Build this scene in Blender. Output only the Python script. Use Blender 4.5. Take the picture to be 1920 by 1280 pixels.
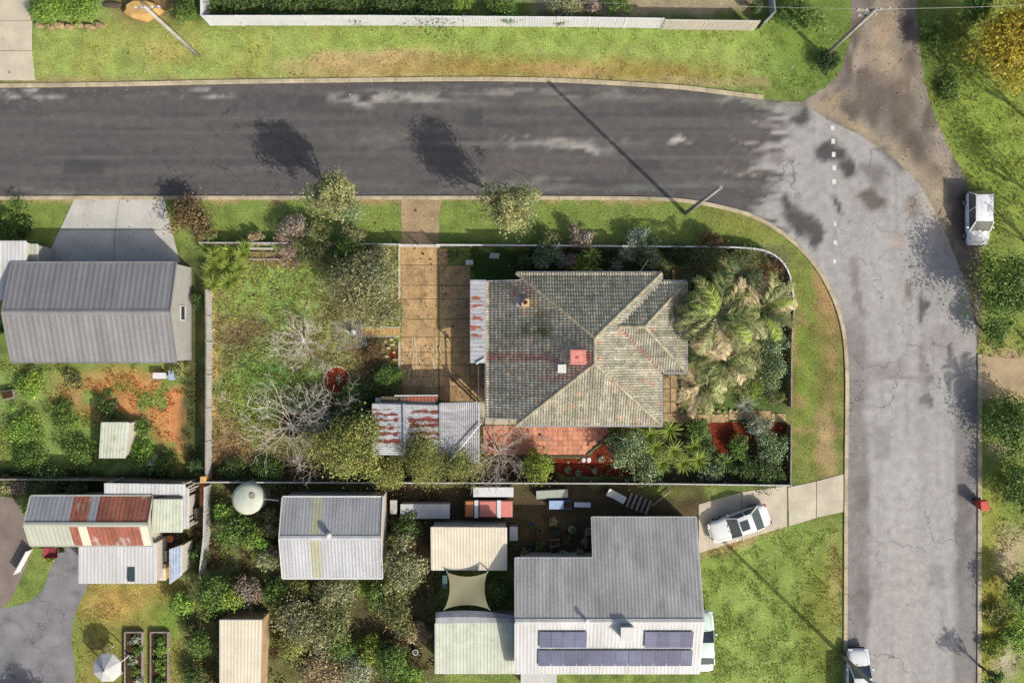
import bpy, bmesh, math, random
import numpy as np
from mathutils import Vector, Matrix
from mathutils.geometry import delaunay_2d_cdt

for _o in list(bpy.data.objects):
    bpy.data.objects.remove(_o)
scene = bpy.context.scene
COL = scene.collection
random.seed(7)
RNG = np.random.default_rng(11)

# ------------------------------------------------------------------ camera, sky, sun, exposure
CAM_H = 60.0                      # drone height in metres
PPM = 25.6                        # photograph pixels per metre on the ground
cam_data = bpy.data.cameras.new('camera')
cam = bpy.data.objects.new('camera', cam_data)
COL.objects.link(cam)
cam.location = (0, 0, CAM_H)
cam.rotation_euler = (0, 0, 0)
cam_data.sensor_width = 36.0
cam_data.lens = 36.0 * CAM_H / (1920 / PPM)
cam_data.clip_end = 5000
scene.camera = cam

SUN_EL = math.radians(36)
SUN_AZ = math.atan2(0.72, -0.69)          # clockwise from +Y; shadows fall to the upper left
world = bpy.data.worlds.new('World')
scene.world = world
world.use_nodes = True
_nt = world.node_tree
_bg = _nt.nodes['Background']
_sky = _nt.nodes.new('ShaderNodeTexSky')
_sky.sky_type = 'NISHITA'
_sky.sun_disc = False
_sky.dust_density = 4.0
_sky.ozone_density = 0.6
_sky.sun_elevation = SUN_EL
_sky.sun_rotation = SUN_AZ
_nt.links.new(_sky.outputs[0], _bg.inputs[0])
_bg.inputs[1].default_value = 0.15
sun_data = bpy.data.lights.new('sun', 'SUN')
sun_data.energy = 4.6
sun_data.angle = math.radians(0.5)
sun_data.color = (1.0, 0.94, 0.82)
sun = bpy.data.objects.new('sun', sun_data)
COL.objects.link(sun)
_sd = Vector((math.sin(SUN_AZ) * math.cos(SUN_EL), math.cos(SUN_AZ) * math.cos(SUN_EL), math.sin(SUN_EL)))
sun.rotation_euler = (-_sd).to_track_quat('-Z', 'Y').to_euler()
sun.location = _sd * 80
scene.view_settings.view_transform = 'Standard'
scene.view_settings.look = 'None'
scene.view_settings.gamma = 1.0
scene.view_settings.use_curve_mapping = False
scene.view_settings.exposure = 0.40
scene.cycles.max_bounces = 5
scene.cycles.diffuse_bounces = 3
scene.cycles.transmission_bounces = 3

# ------------------------------------------------------------------ helpers
def W(px, py, z=0.0):
    """point of the place seen at a photograph position, at height z"""
    k = (CAM_H - z) / CAM_H / PPM
    return Vector(((px - 960) * k, (640 - py) * k, z))

def lin(c):
    c = np.asarray(c, float) / 255.0
    return np.where(c <= 0.04045, c / 12.92, ((c + 0.055) / 1.055) ** 2.4)

def alb(r, g, b, k=0.55):
    return tuple(float(v) for v in lin((r, g, b)) * k)

def _hash(ix, iy, seed):
    h = (ix.astype(np.int64) * 374761393 + iy.astype(np.int64) * 668265263 + seed * 1442695041) & 0x7fffffff
    h = ((h ^ (h >> 13)) * 1274126177) & 0x7fffffff
    return ((h ^ (h >> 16)) & 0xffff) / 65535.0

def vnoise(x, y, seed=0):
    x = np.asarray(x, float); y = np.asarray(y, float)
    ix = np.floor(x); iy = np.floor(y)
    fx = x - ix; fy = y - iy
    fx = fx * fx * (3 - 2 * fx); fy = fy * fy * (3 - 2 * fy)
    a = _hash(ix, iy, seed); b = _hash(ix + 1, iy, seed)
    c = _hash(ix, iy + 1, seed); d = _hash(ix + 1, iy + 1, seed)
    return (a * (1 - fx) + b * fx) * (1 - fy) + (c * (1 - fx) + d * fx) * fy

def fbm(x, y, octv=4, seed=0):
    s = 0; a = 0.5; t = 0
    for i in range(octv):
        s = s + a * vnoise(np.asarray(x) * 2 ** i, np.asarray(y) * 2 ** i, seed + i * 17)
        t += a; a *= 0.5
    return s / t

ORIGIN = {}
def origin(o):
    while o is not None:
        if o in ORIGIN:
            return ORIGIN[o]
        o = o.parent
    return Vector((0, 0, 0))

def tag(o, label=None, cat=None, group=None, kind=None):
    if label: o['label'] = label
    if cat: o['category'] = cat
    if group: o['group'] = group
    if kind: o['kind'] = kind
    return o

def thing(name, label, cat, loc, group=None):
    o = bpy.data.objects.new(name, None)
    o.empty_display_size = 0.3
    COL.objects.link(o)
    o.location = Vector(loc)
    ORIGIN[o] = Vector(loc)
    return tag(o, label, cat, group)

def mesh_np(name, V, F, cols=None, smooth=False):
    """V Nx3, F list of index arrays (all the same length per array)"""
    V = np.asarray(V, np.float32)
    me = bpy.data.meshes.new(name)
    arrs = [np.asarray(f, np.int32) for f in (F if isinstance(F, list) else [F]) if len(f)]
    nl = sum(a.size for a in arrs); nf = sum(len(a) for a in arrs)
    me.vertices.add(len(V)); me.vertices.foreach_set('co', V.ravel())
    me.loops.add(nl); me.polygons.add(nf)
    me.loops.foreach_set('vertex_index', np.concatenate([a.ravel() for a in arrs]))
    starts = []; p = 0
    for a in arrs:
        k = a.shape[1]
        starts.append(np.arange(len(a)) * k + p); p += a.size
    me.polygons.foreach_set('loop_start', np.concatenate(starts).astype(np.int32))
    me.update(calc_edges=True)
    if cols is not None:
        ca = me.color_attributes.new('Col', 'FLOAT_COLOR', 'POINT')
        c4 = np.ones((len(V), 4), np.float32); c4[:, :3] = cols
        ca.data.foreach_set('color', c4.ravel())
    if smooth:
        me.polygons.foreach_set('use_smooth', np.ones(nf, bool))
    return me

def link(name, me, mat, parent=None):
    o = bpy.data.objects.new(name, me)
    if mat is not None:
        me.materials.clear(); me.materials.append(mat)
    COL.objects.link(o)
    if parent is not None:
        o.parent = parent
    return o

class MB:
    """collects shapes (world coordinates) and builds ONE mesh object from them"""
    def __init__(self):
        self.v = []; self.f = []; self.c = []; self.col = None
    def add(self, vs, fs):
        b = len(self.v)
        self.v += [tuple(p) for p in vs]
        self.f += [tuple(i + b for i in f) for f in fs]
        self.c += [self.col or (1, 1, 1)] * len(vs)
        return self
    def box(self, c, s, rz=0.0, taper=1.0):
        x, y, z = s[0] / 2, s[1] / 2, s[2] / 2
        vs = []
        for dz, t in ((-z, 1.0), (z, taper)):
            for dx, dy in ((-x, -y), (x, -y), (x, y), (-x, y)):
                a = dx * t; b = dy * t
                vs.append((c[0] + a * math.cos(rz) - b * math.sin(rz), c[1] + a * math.sin(rz) + b * math.cos(rz), c[2] + dz))
        return self.add(vs, [(3, 2, 1, 0), (4, 5, 6, 7), (0, 1, 5, 4), (1, 2, 6, 5), (2, 3, 7, 6), (3, 0, 4, 7)])
    def prism(self, poly, z0, z1):
        n = len(poly)
        a = sum(poly[i][0] * poly[(i + 1) % n][1] - poly[(i + 1) % n][0] * poly[i][1] for i in range(n))
        if a < 0: poly = list(poly)[::-1]
        z1s = z1 if isinstance(z1, (list, tuple)) else [z1] * n
        if a < 0 and isinstance(z1, (list, tuple)): z1s = list(z1)[::-1]
        vs = [(p[0], p[1], z0) for p in poly] + [(p[0], p[1], z) for p, z in zip(poly, z1s)]
        fs = [tuple(range(n))[::-1], tuple(range(n, 2 * n))] + [(i, (i + 1) % n, (i + 1) % n + n, i + n) for i in range(n)]
        return self.add(vs, fs)
    def beam(self, P, Q, w, h, up=(0, 0, 1)):
        P = Vector(P); Q = Vector(Q)
        d = (Q - P).normalized(); up = Vector(up)
        if abs(d.dot(up)) > 0.98: up = Vector((0, 1, 0))
        s = d.cross(up).normalized(); u = s.cross(d).normalized()
        vs = []
        for X in (P, Q):
            for a, b in ((-1, -1), (1, -1), (1, 1), (-1, 1)):
                vs.append(X + s * (a * w / 2) + u * (b * h / 2))
        return self.add(vs, [(0, 1, 2, 3), (7, 6, 5, 4), (0, 4, 5, 1), (1, 5, 6, 2), (2, 6, 7, 3), (3, 7, 4, 0)])
    def tube(self, pts, radii, n=6):
        pts = [Vector(p) for p in pts]
        rings = []
        for i, p in enumerate(pts):
            d = (pts[min(i + 1, len(pts) - 1)] - pts[max(i - 1, 0)])
            d = d.normalized() if d.length > 1e-6 else Vector((0, 0, 1))
            up = Vector((0, 0, 1)) if abs(d.z) < 0.95 else Vector((1, 0, 0))
            s = d.cross(up).normalized(); u = s.cross(d)
            rings.append([p + (s * math.cos(2 * math.pi * k / n) + u * math.sin(2 * math.pi * k / n)) * radii[i] for k in range(n)])
        vs = [q for r in rings for q in r]
        fs = []
        for i in range(len(pts) - 1):
            for k in range(n):
                a = i * n + k; b = i * n + (k + 1) % n
                fs.append((a, b, b + n, a + n))
        fs.append(tuple(range(n))[::-1]); fs.append(tuple(range((len(pts) - 1) * n, len(pts) * n)))
        return self.add(vs, fs)
    def lathe(self, c, prof, n=16):
        vs = []; fs = []
        for r, z in prof:
            for k in range(n):
                a = 2 * math.pi * k / n
                vs.append((c[0] + r * math.cos(a), c[1] + r * math.sin(a), c[2] + z))
        for i in range(len(prof) - 1):
            for k in range(n):
                a = i * n + k; b = i * n + (k + 1) % n
                fs.append((a, b, b + n, a + n))
        fs.append(tuple(range(n))[::-1]); fs.append(tuple(range((len(prof) - 1) * n, len(prof) * n)))
        return self.add(vs, fs)
    def build(self, name, mat, parent=None, smooth=False, colors=False, bevel=0):
        vs = np.array(self.v, float)
        if parent is None:
            lo = vs.min(0); hi = vs.max(0)
            org = Vector(((lo[0] + hi[0]) / 2, (lo[1] + hi[1]) / 2, lo[2]))
        else:
            org = origin(parent)
        me = bpy.data.meshes.new(name)
        me.from_pydata([tuple(p) for p in vs - np.array(org)], [], self.f)
        if colors:
            ca = me.color_attributes.new('Col', 'FLOAT_COLOR', 'POINT')
            c4 = np.ones((len(vs), 4), np.float32); c4[:, :3] = self.c
            ca.data.foreach_set('color', c4.ravel())
        if smooth:
            me.polygons.foreach_set('use_smooth', np.ones(len(me.polygons), bool))
        me.update()
        o = link(name, me, mat, parent)
        if parent is None:
            o.location = org; ORIGIN[o] = org
        if bevel:
            m = o.modifiers.new('bevel', 'BEVEL'); m.width = bevel; m.segments = 2; m.limit_method = 'ANGLE'
        return o

def npobj(name, V, F, mat, parent=None, cols=None, smooth=False):
    V = np.asarray(V, float)
    if parent is None:
        lo = V.min(0); hi = V.max(0)
        org = Vector(((lo[0] + hi[0]) / 2, (lo[1] + hi[1]) / 2, lo[2]))
    else:
        org = origin(parent)
    me = mesh_np(name, V - np.array(org), F, cols, smooth)
    o = link(name, me, mat, parent)
    if parent is None:
        o.location = org; ORIGIN[o] = org
    return o

def copy_part(src, parent, loc=(0, 0, 0), rot=(0, 0, 0), scale=(1, 1, 1)):
    c = src.copy(); COL.objects.link(c); c.parent = parent
    c.location = loc; c.rotation_euler = rot; c.scale = scale
    return c

# ------------------------------------------------------------------ materials
def material(name, color=None, rough=0.8, metal=0.0, var=0.2, vs=1.5, fine=0.15, fs=18.0, bump=0.0, bs=40.0, bd=0.02,
             trans=0.0, spec=0.3, rand=0.0, stretch=None, stain=None, coat=0.0, cracks=0.0, grid=0.0):
    m = bpy.data.materials.new(name); m.use_nodes = True
    nt = m.node_tree; N = nt.nodes; L = nt.links
    p = N['Principled BSDF']
    p.inputs['Roughness'].default_value = rough
    p.inputs['Metallic'].default_value = metal
    p.inputs['Specular IOR Level'].default_value = spec
    if coat: p.inputs['Coat Weight'].default_value = coat
    if color is None:
        a = N.new('ShaderNodeAttribute'); a.attribute_name = 'Col'; src = a.outputs['Color']
    else:
        r = N.new('ShaderNodeRGB'); r.outputs[0].default_value = (*color, 1); src = r.outputs[0]
    geo = N.new('ShaderNodeNewGeometry'); pos = geo.outputs['Position']
    if stretch:
        mp = N.new('ShaderNodeMapping'); mp.inputs['Scale'].default_value = stretch
        L.new(pos, mp.inputs['Vector']); spos = mp.outputs[0]
    else:
        spos = pos
    def noise(scale, detail, vec):
        n = N.new('ShaderNodeTexNoise'); n.inputs['Scale'].default_value = scale; n.inputs['Detail'].default_value = detail
        L.new(vec, n.inputs['Vector']); return n.outputs['Fac']
    def mul(c, f):
        x = N.new('ShaderNodeMix'); x.data_type = 'RGBA'; x.blend_type = 'MULTIPLY'; x.inputs[0].default_value = 1.0
        L.new(c, x.inputs[6]); L.new(f, x.inputs[7]); return x.outputs[2]
    def rng(f, lo, hi, a=0.3, b=0.7):
        r = N.new('ShaderNodeMapRange'); r.inputs[1].default_value = a; r.inputs[2].default_value = b
        r.inputs[3].default_value = lo; r.inputs[4].default_value = hi
        L.new(f, r.inputs[0]); return r.outputs[0]
    if var: src = mul(src, rng(noise(vs, 5, spos), 1 - var, 1 + var))
    if fine: src = mul(src, rng(noise(fs, 3, pos), 1 - fine, 1 + fine))
    if rand:
        oi = N.new('ShaderNodeObjectInfo'); src = mul(src, rng(oi.outputs['Random'], 1 - rand, 1 + rand, 0, 1))
    if stain:
        sc, ssc, lo, hi = stain
        f = rng(noise(ssc, 6, spos), 0, 1, lo, hi)
        x = N.new('ShaderNodeMix'); x.data_type = 'RGBA'; L.new(f, x.inputs[0]); L.new(src, x.inputs[6]); x.inputs[7].default_value = (*sc, 1)
        src = x.outputs[2]
    if cracks:
        nz = N.new('ShaderNodeTexNoise'); nz.inputs['Scale'].default_value = 0.9; nz.inputs['Detail'].default_value = 4; L.new(pos, nz.inputs['Vector'])
        wp = N.new('ShaderNodeVectorMath'); wp.operation = 'MULTIPLY_ADD'; L.new(nz.outputs['Color'], wp.inputs[0]); wp.inputs[1].default_value = (2.2, 2.2, 0); L.new(pos, wp.inputs[2])
        vo = N.new('ShaderNodeTexVoronoi'); vo.feature = 'DISTANCE_TO_EDGE'; vo.inputs['Scale'].default_value = cracks; L.new(wp.outputs[0], vo.inputs['Vector'])
        ln = rng(vo.outputs['Distance'], 1.0, 0.0, 0.002, 0.010)
        mk = rng(noise(0.12, 2, pos), 0.0, 0.62, 0.42, 0.60)
        mm = N.new('ShaderNodeMath'); mm.operation = 'MULTIPLY'; L.new(ln, mm.inputs[0]); L.new(mk, mm.inputs[1])
        x = N.new('ShaderNodeMix'); x.data_type = 'RGBA'; L.new(mm.outputs[0], x.inputs[0]); L.new(src, x.inputs[6]); x.inputs[7].default_value = (0.02, 0.02, 0.02, 1)
        src = x.outputs[2]
    if grid:
        tc = N.new('ShaderNodeTexCoord')
        br = N.new('ShaderNodeTexBrick'); br.offset = 0.0; br.inputs['Scale'].default_value = 1.0; br.inputs['Brick Width'].default_value = grid; br.inputs['Row Height'].default_value = grid
        br.inputs['Mortar Size'].default_value = 0.010; br.inputs['Color1'].default_value = (1, 1, 1, 1); br.inputs['Color2'].default_value = (0.86, 0.88, 0.92, 1); br.inputs['Mortar'].default_value = (1.9, 1.9, 1.8, 1)
        L.new(tc.outputs['Object'], br.inputs['Vector']); src = mul(src, br.outputs['Color'])
    L.new(src, p.inputs['Base Color'])
    if bump:
        b = N.new('ShaderNodeBump'); b.inputs['Strength'].default_value = bump; b.inputs['Distance'].default_value = bd
        L.new(noise(bs, 4, pos), b.inputs['Height']); L.new(b.outputs[0], p.inputs['Normal'])
    if trans:
        t = N.new('ShaderNodeBsdfTranslucent'); L.new(src, t.inputs['Color'])
        mx = N.new('ShaderNodeMixShader'); mx.inputs[0].default_value = trans
        L.new(p.outputs[0], mx.inputs[1]); L.new(t.outputs[0], mx.inputs[2])
        L.new(mx.outputs[0], N['Material Output'].inputs['Surface'])
    return m

M = {}
M['ground'] = material('ground_soil_and_grass', None, 0.95, var=0.24, vs=0.9, fine=0.40, fs=9.0, bump=0.5, bs=14, bd=0.05, spec=0.1)
M['road'] = material('asphalt', None, 0.85, var=0.14, vs=1.6, fine=0.26, fs=26.0, bump=0.4, bs=60, bd=0.012, spec=0.25, cracks=0.28)
M['gravel'] = material('gravel', None, 0.95, var=0.16, vs=0.8, fine=0.35, fs=16.0, bump=0.6, bs=30, bd=0.03, spec=0.1)
M['concrete'] = material('pale_concrete', alb(205, 196, 176), 0.85, var=0.14, vs=0.8, fine=0.10, fs=15, bump=0.2, bs=50, bd=0.01, rand=0.04)
M['concrete_grey'] = material('grey_concrete', alb(200, 198, 190), 0.85, var=0.14, vs=0.6, fine=0.10, fs=12, bump=0.2, bs=50, bd=0.01, rand=0.04)
M['kerb'] = material('kerb_concrete', alb(190, 178, 150), 0.9, var=0.25, vs=1.2, fine=0.2, fs=14, bump=0.2, bs=40, bd=0.01, rand=0.06)
M['slab'] = material('driveway_slab', alb(190, 158, 114), 0.85, var=0.24, vs=1.4, fine=0.25, fs=9, bump=0.4, bs=24, bd=0.015, rand=0.14, stain=(alb(128, 102, 70), 1.3, 0.54, 0.78))
M['path'] = material('sandstone_path', alb(186, 162, 120), 0.85, var=0.25, vs=1.8, fine=0.25, fs=10, bump=0.4, bs=30, bd=0.02, rand=0.10)
M['terracotta'] = material('terracotta_paver', alb(214, 150, 120), 0.85, var=0.24, vs=1.6, fine=0.25, fs=14, bump=0.2, bs=50, bd=0.01, rand=0.16)
M['grout'] = material('patio_bedding', alb(150, 110, 88), 0.9)
M['mulch'] = material('red_mulch', alb(134, 58, 38), 0.95, var=0.3, vs=2.5, fine=0.5, fs=16, bump=1.0, bs=25, bd=0.05, spec=0.1)
M['soil'] = material('dark_soil', alb(78, 62, 44), 0.95, var=0.3, vs=2.5, fine=0.4, fs=14, bump=1.0, bs=25, bd=0.05, spec=0.1)
M['asphalt_court'] = material('asphalt_court', alb(138, 137, 141), 0.85, var=0.2, vs=0.7, fine=0.2, fs=20, bump=0.3, bs=60, bd=0.01, cracks=0.4, stain=(alb(104, 102, 104), 0.8, 0.56, 0.8))
M['tile'] = material('roof_tile', None, 0.85, var=0.22, vs=2.2, fine=0.42, fs=11, bump=0.4, bs=30, bd=0.02, spec=0.2)
M['ridge'] = material('ridge_tile', alb(172, 164, 140), 0.85, var=0.3, vs=3.0, fine=0.35, fs=14, bump=0.3, bs=30, bd=0.02, rand=0.15)
M['zinc'] = material('grey_metal_roof', alb(172, 174, 177), 0.55, 0.15, var=0.16, vs=0.9, fine=0.12, fs=8, rand=0.08, stretch=(1, .22, 1), stain=(alb(140, 134, 122), 1.1, 0.55, 0.95))
M['zinc_dark'] = material('slate_grey_metal_roof', alb(146, 145, 147), 0.5, 0.1, var=0.14, vs=0.9, fine=0.08, fs=6, rand=0.05, stretch=(1, .22, 1))
M['zinc_light'] = material('pale_metal_roof', alb(192, 194, 198), 0.5, 0.1, var=0.16, vs=0.9, fine=0.10, fs=8, rand=0.06, stretch=(1, .22, 1))
M['house_iron'] = material('grey_ribbed_roof', alb(178, 178, 178), 0.6, 0.1, var=0.18, vs=1.0, fine=0.12, fs=8, rand=0.08, stretch=(1, 0.25, 1), stain=(alb(136, 132, 122), 1.2, 0.52, 0.92))
M['white_roof'] = material('white_painted_roof', alb(206, 207, 208), 0.6, var=0.13, vs=0.9, fine=0.08, fs=10, rand=0.06, stretch=(1, .22, 1), stain=(alb(170, 164, 150), 1.2, 0.55, 0.95))
M['cream_roof'] = material('cream_roof', alb(230, 220, 198), 0.6, var=0.10, vs=0.8, fine=0.06, fs=10, rand=0.02)
M['pale_green'] = material('pale_green_roof', alb(202, 208, 190), 0.65, var=0.10, vs=1.2, fine=0.08, fs=12, rand=0.05, stain=(alb(150, 170, 110), 1.6, 0.6, 0.8))
M['grey_green'] = material('grey_green_roof', alb(182, 186, 172), 0.65, var=0.08, vs=1.0, fine=0.06, fs=10, rand=0.04)
M['rust'] = material('rusted_iron', alb(158, 98, 80), 0.8, 0.0, var=0.25, vs=1.5, fine=0.25, fs=9, rand=0.10, stain=(alb(190, 186, 182), 1.3, 0.60, 0.72), stretch=(1, 0.3, 1))
M['painted_iron'] = material('weathered_iron', None, 0.6, 0.1, var=0.18, vs=2.0, fine=0.22, fs=12, rand=0.04, stretch=(0.35, 1, 1))
M['fibre_strip'] = material('fibreglass_strip', alb(178, 178, 150), 0.5, var=0.1, vs=1.2)
M['white'] = material('white_paint', alb(226, 226, 224), 0.5, var=0.06, vs=1.5, fine=0.05)
M['white_wall'] = material('off_white_wall', alb(206, 200, 188), 0.8, var=0.08)
M['brick'] = material('brick_wall', alb(150, 100, 80), 0.9, var=0.2, vs=3)
M['grey_wall'] = material('grey_wall', alb(176, 176, 172), 0.8, var=0.08)
M['fence_grey'] = material('grey_fence', alb(196, 196, 192), 0.8, var=0.15, vs=2, fine=0.15, rand=0.07)
M['fence_white'] = material('white_fence', alb(226, 228, 232), 0.7, var=0.06, vs=1.5, fine=0.05, rand=0.03)
M['timber'] = material('weathered_timber', alb(150, 128, 98), 0.85, var=0.2, vs=3, fine=0.25, fs=20, rand=0.15)
M['timber_dark'] = material('dark_timber', alb(92, 82, 70), 0.85, var=0.2, vs=3, fine=0.25, fs=20, rand=0.15)
M['timber_yellow'] = material('yellow_timber', alb(206, 168, 104), 0.8, var=0.15, vs=3, fine=0.2, fs=20, rand=0.12)
M['timber_grey'] = material('grey_timber', alb(158, 150, 140), 0.85, var=0.2, vs=3, fine=0.25, fs=20, rand=0.12)
M['pole'] = material('power_pole_timber', alb(178, 174, 164), 0.85, var=0.2, vs=2, fine=0.2, fs=20)
M['steel'] = material('galvanised_steel', alb(188, 190, 192), 0.4, 0.5, var=0.05)
M['wire'] = material('wire', alb(150, 150, 150), 0.5, 0.4, var=0, fine=0)
M['dark'] = material('dark_rubber', (0.02, 0.02, 0.022), 0.7, var=0.1)
M['glass'] = material('dark_glass', (0.03, 0.04, 0.045), 0.08, var=0, fine=0, spec=0.6)
M['glass_grey'] = material('tinted_car_glass', (0.06, 0.075, 0.08), 0.1, var=0, fine=0, spec=0.6)
M['car_white'] = material('white_car_paint', (0.50, 0.51, 0.52), 0.25, var=0, fine=0, spec=0.5, coat=0.5)
M['car_green'] = material('pale_green_car_paint', (0.42, 0.52, 0.48), 0.3, var=0, fine=0, spec=0.5, coat=0.4)
M['lamp_clear'] = material('clear_lamp', (0.5, 0.5, 0.5), 0.15, var=0, fine=0)
M['lamp_red'] = material('red_lamp', (0.3, 0.02, 0.02), 0.2, var=0, fine=0)
M['solar'] = material('solar_cells', alb(96, 98, 122), 0.22, var=0.22, vs=0.7, fine=0.05, fs=12, rand=0.18, spec=0.6, grid=0.156)
M['pink'] = material('faded_pink_box', alb(228, 150, 138), 0.6, var=0.08, vs=3)
M['red'] = material('red_plastic', alb(200, 70, 58), 0.5, var=0.08)
M['salmon'] = material('faded_red_tarpaulin', alb(220, 138, 128), 0.7, var=0.1, vs=2, rand=0.08)
M['blue'] = material('blue_plastic', alb(96, 116, 176), 0.5, var=0.08)
M['pale_blue'] = material('pale_blue_plastic', alb(172, 192, 228), 0.5, var=0.06)
M['teal'] = material('teal_plastic', alb(90, 122, 124), 0.5, var=0.08)
M['maroon'] = material('maroon_plastic', alb(150, 60, 72), 0.5, var=0.08)
M['orange'] = material('orange_plastic', alb(196, 122, 78), 0.6, var=0.1)
M['shade_cloth'] = material('khaki_shade_cloth', alb(152, 148, 120), 0.9, var=0.08, vs=1.5, fine=0.06, trans=0.15)
M['stone'] = material('pale_stone', alb(196, 178, 140), 0.9, var=0.2, vs=3, fine=0.25, fs=14, bump=0.4, bs=20, bd=0.03, rand=0.18)
M['rock'] = material('brown_rock', alb(172, 146, 118), 0.9, var=0.2, vs=3, fine=0.25, fs=14, bump=0.4, bs=20, bd=0.03, rand=0.2)
M['tank'] = material('pale_green_tank', alb(204, 210, 194), 0.6, var=0.10, vs=1.5)
M['leaf'] = material('foliage', None, 0.6, var=0, fine=0, trans=0.28, spec=0.25)
M['blade'] = material('strap_leaves', None, 0.5, var=0, fine=0, trans=0.18, spec=0.3)
M['grass'] = material('grass_blades', None, 0.8, var=0, fine=0, trans=0.2, spec=0.1)
M['bark'] = material('bark', alb(118, 100, 82), 0.9, var=0.2, vs=4, fine=0.2, fs=25)
M['twig_pale'] = material('pale_bare_twigs', alb(226, 218, 204), 0.85, var=0.15, vs=3)
M['twig_grey'] = material('grey_bare_twigs', alb(200, 192, 182), 0.85, var=0.15, vs=3)
M['twig_brown'] = material('brown_bare_twigs', alb(170, 146, 124), 0.85, var=0.15, vs=3)
M['line_paint'] = material('road_line_paint', alb(226, 226, 220), 0.7, var=0.15, vs=6, fine=0.2)
M['lime'] = material('lime_streak', alb(214, 196, 166), 0.9, var=0.3, vs=6, fine=0.3, fs=20)
# ------------------------------------------------------------------ ground: one sheet to the horizon, coloured by soil and grass zones
def inpoly(X, Y, poly):
    r = np.zeros(X.shape, bool); n = len(poly); j = n - 1
    for i in range(n):
        xi, yi = poly[i]; xj, yj = poly[j]
        c = ((yi > Y) != (yj > Y)) & (X < (xj - xi) * (Y - yi) / (yj - yi + 1e-12) + xi)
        r ^= c; j = i
    return r

class Paint:
    """colour zones over photograph-ground coordinates, edges broken up by noise"""
    def __init__(self, PX, PY, base, wob=14):
        self.x = PX + (fbm(PX / 26, PY / 26, 4, 3) - 0.5) * 2 * wob
        self.y = PY + (fbm(PX / 26, PY / 26, 4, 91) - 0.5) * 2 * wob
        self.px = PX; self.py = PY
        self.c = np.zeros((len(PX), 3)) + np.array(base)
    def mix(self, m, col):
        m = np.clip(m, 0, 1)[:, None]
        self.c = self.c * (1 - m) + np.array(col) * m
    def ell(self, cx, cy, rx, ry, col, s=1.0, soft=0.35, ang=0):
        a = math.radians(ang); dx = self.x - cx; dy = self.y - cy
        u = (dx * math.cos(a) + dy * math.sin(a)) / rx; v = (-dx * math.sin(a) + dy * math.cos(a)) / ry
        d = np.sqrt(u * u + v * v)
        self.mix((1 + soft - d) / (2 * soft) * s, alb(*col))
    def rect(self, x0, y0, x1, y1, col, s=1.0, soft=10):
        m = np.minimum.reduce([(self.x - x0), (x1 - self.x), (self.y - y0), (y1 - self.y)])
        self.mix((m / soft + 0.5) * s, alb(*col))
    def speck(self, sc, lo, hi, col, seed, s=1.0, box=None, sx=1, sy=1):
        n = fbm(self.px / sc * sx, self.py / sc * sy, 4, seed)
        m = np.clip((n - lo) / (hi - lo), 0, 1) * s
        if box is not None:
            m = m * ((self.px > box[0]) & (self.px < box[2]) & (self.py > box[1]) & (self.py < box[3]))
        self.mix(m, alb(*col))

def axis(a, b, step):
    core = np.arange(a, b + step / 2, step)
    out = []
    d = step * 4; p = b + d
    while p < 1500:
        out.append(p); d *= 1.7; p += d
    hi = np.array(out)
    return np.concatenate([-(hi[::-1] - b) + a, core, hi])

gx = axis(-44, 44, 0.2); gy = axis(-31, 31, 0.2)
GX, GY = np.meshgrid(gx, gy)
gpx = GX.ravel() * PPM + 960; gpy = 640 - GY.ravel() * PPM
P = Paint(gpx, gpy, alb(118, 140, 68))
P.speck(70, 0.45, 0.7, (138, 160, 72), 5, 0.8)
P.speck(30, 0.5, 0.75, (92, 112, 50), 8, 0.7)
P.speck(9, 0.55, 0.75, (160, 158, 96), 12, 0.5)
P.speck(14, 0.58, 0.74, (84, 98, 46), 15, 0.5)
# north verge
P.rect(55, 48, 1560, 158, (154, 174, 88), 0.8, 20)
P.speck(60, 0.48, 0.68, (168, 172, 88), 21, 0.6, (55, 40, 1000, 160))
P.ell(320, 100, 60, 22, (182, 174, 98), 0.7, 0.6)
P.ell(700, 122, 150, 26, (206, 180, 132), 0.9, 0.4)
P.ell(930, 128, 330, 22, (166, 146, 78), 0.8, 0.5)
P.ell(1080, 132, 80, 14, (196, 160, 110), 0.7, 0.6)
P.ell(1250, 138, 120, 16, (156, 140, 70), 0.8, 0.5)
P.rect(600, 48, 1450, 84, (144, 170, 78), 0.7, 24)
P.rect(0, 145, 1500, 166, (176, 158, 112), 0.5, 8)
P.ell(275, 10, 70, 34, (146, 122, 84), 0.9, 0.4)
P.rect(60, -40, 200, 42, (150, 168, 98), 0.7, 10)
P.rect(1000, -60, 1440, 28, (176, 160, 128), 0.7, 12)
P.rect(395, -60, 840, 30, (70, 96, 40), 0.8, 10)
# north-east
P.rect(1440, -60, 1600, 185, (112, 138, 62), 0.7, 30)
P.ell(1480, 90, 70, 60, (130, 160, 66), 0.5, 0.5)
P.rect(1720, -60, 2000, 1400, (136, 154, 70), 0.6, 30)
P.ell(1840, 240, 70, 150, (138, 164, 62), 0.7, 0.5, -25)
P.ell(1760, 110, 40, 80, (92, 116, 52), 0.6, 0.5)
P.ell(1860, 1130, 28, 170, (158, 152, 58), 0.8, 0.5)
P.ell(1895, 1040, 30, 50, (190, 174, 140), 0.8, 0.5)
P.ell(1890, 1240, 26, 40, (186, 180, 150), 0.7, 0.5)
P.ell(1880, 840, 34, 16, (190, 180, 140), 0.8, 0.5)
P.ell(1870, 650, 30, 20, (168, 160, 100), 0.6, 0.5)
P.rect(1834, 660, 2000, 752, (178, 158, 124), 0.95, 14)
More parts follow.
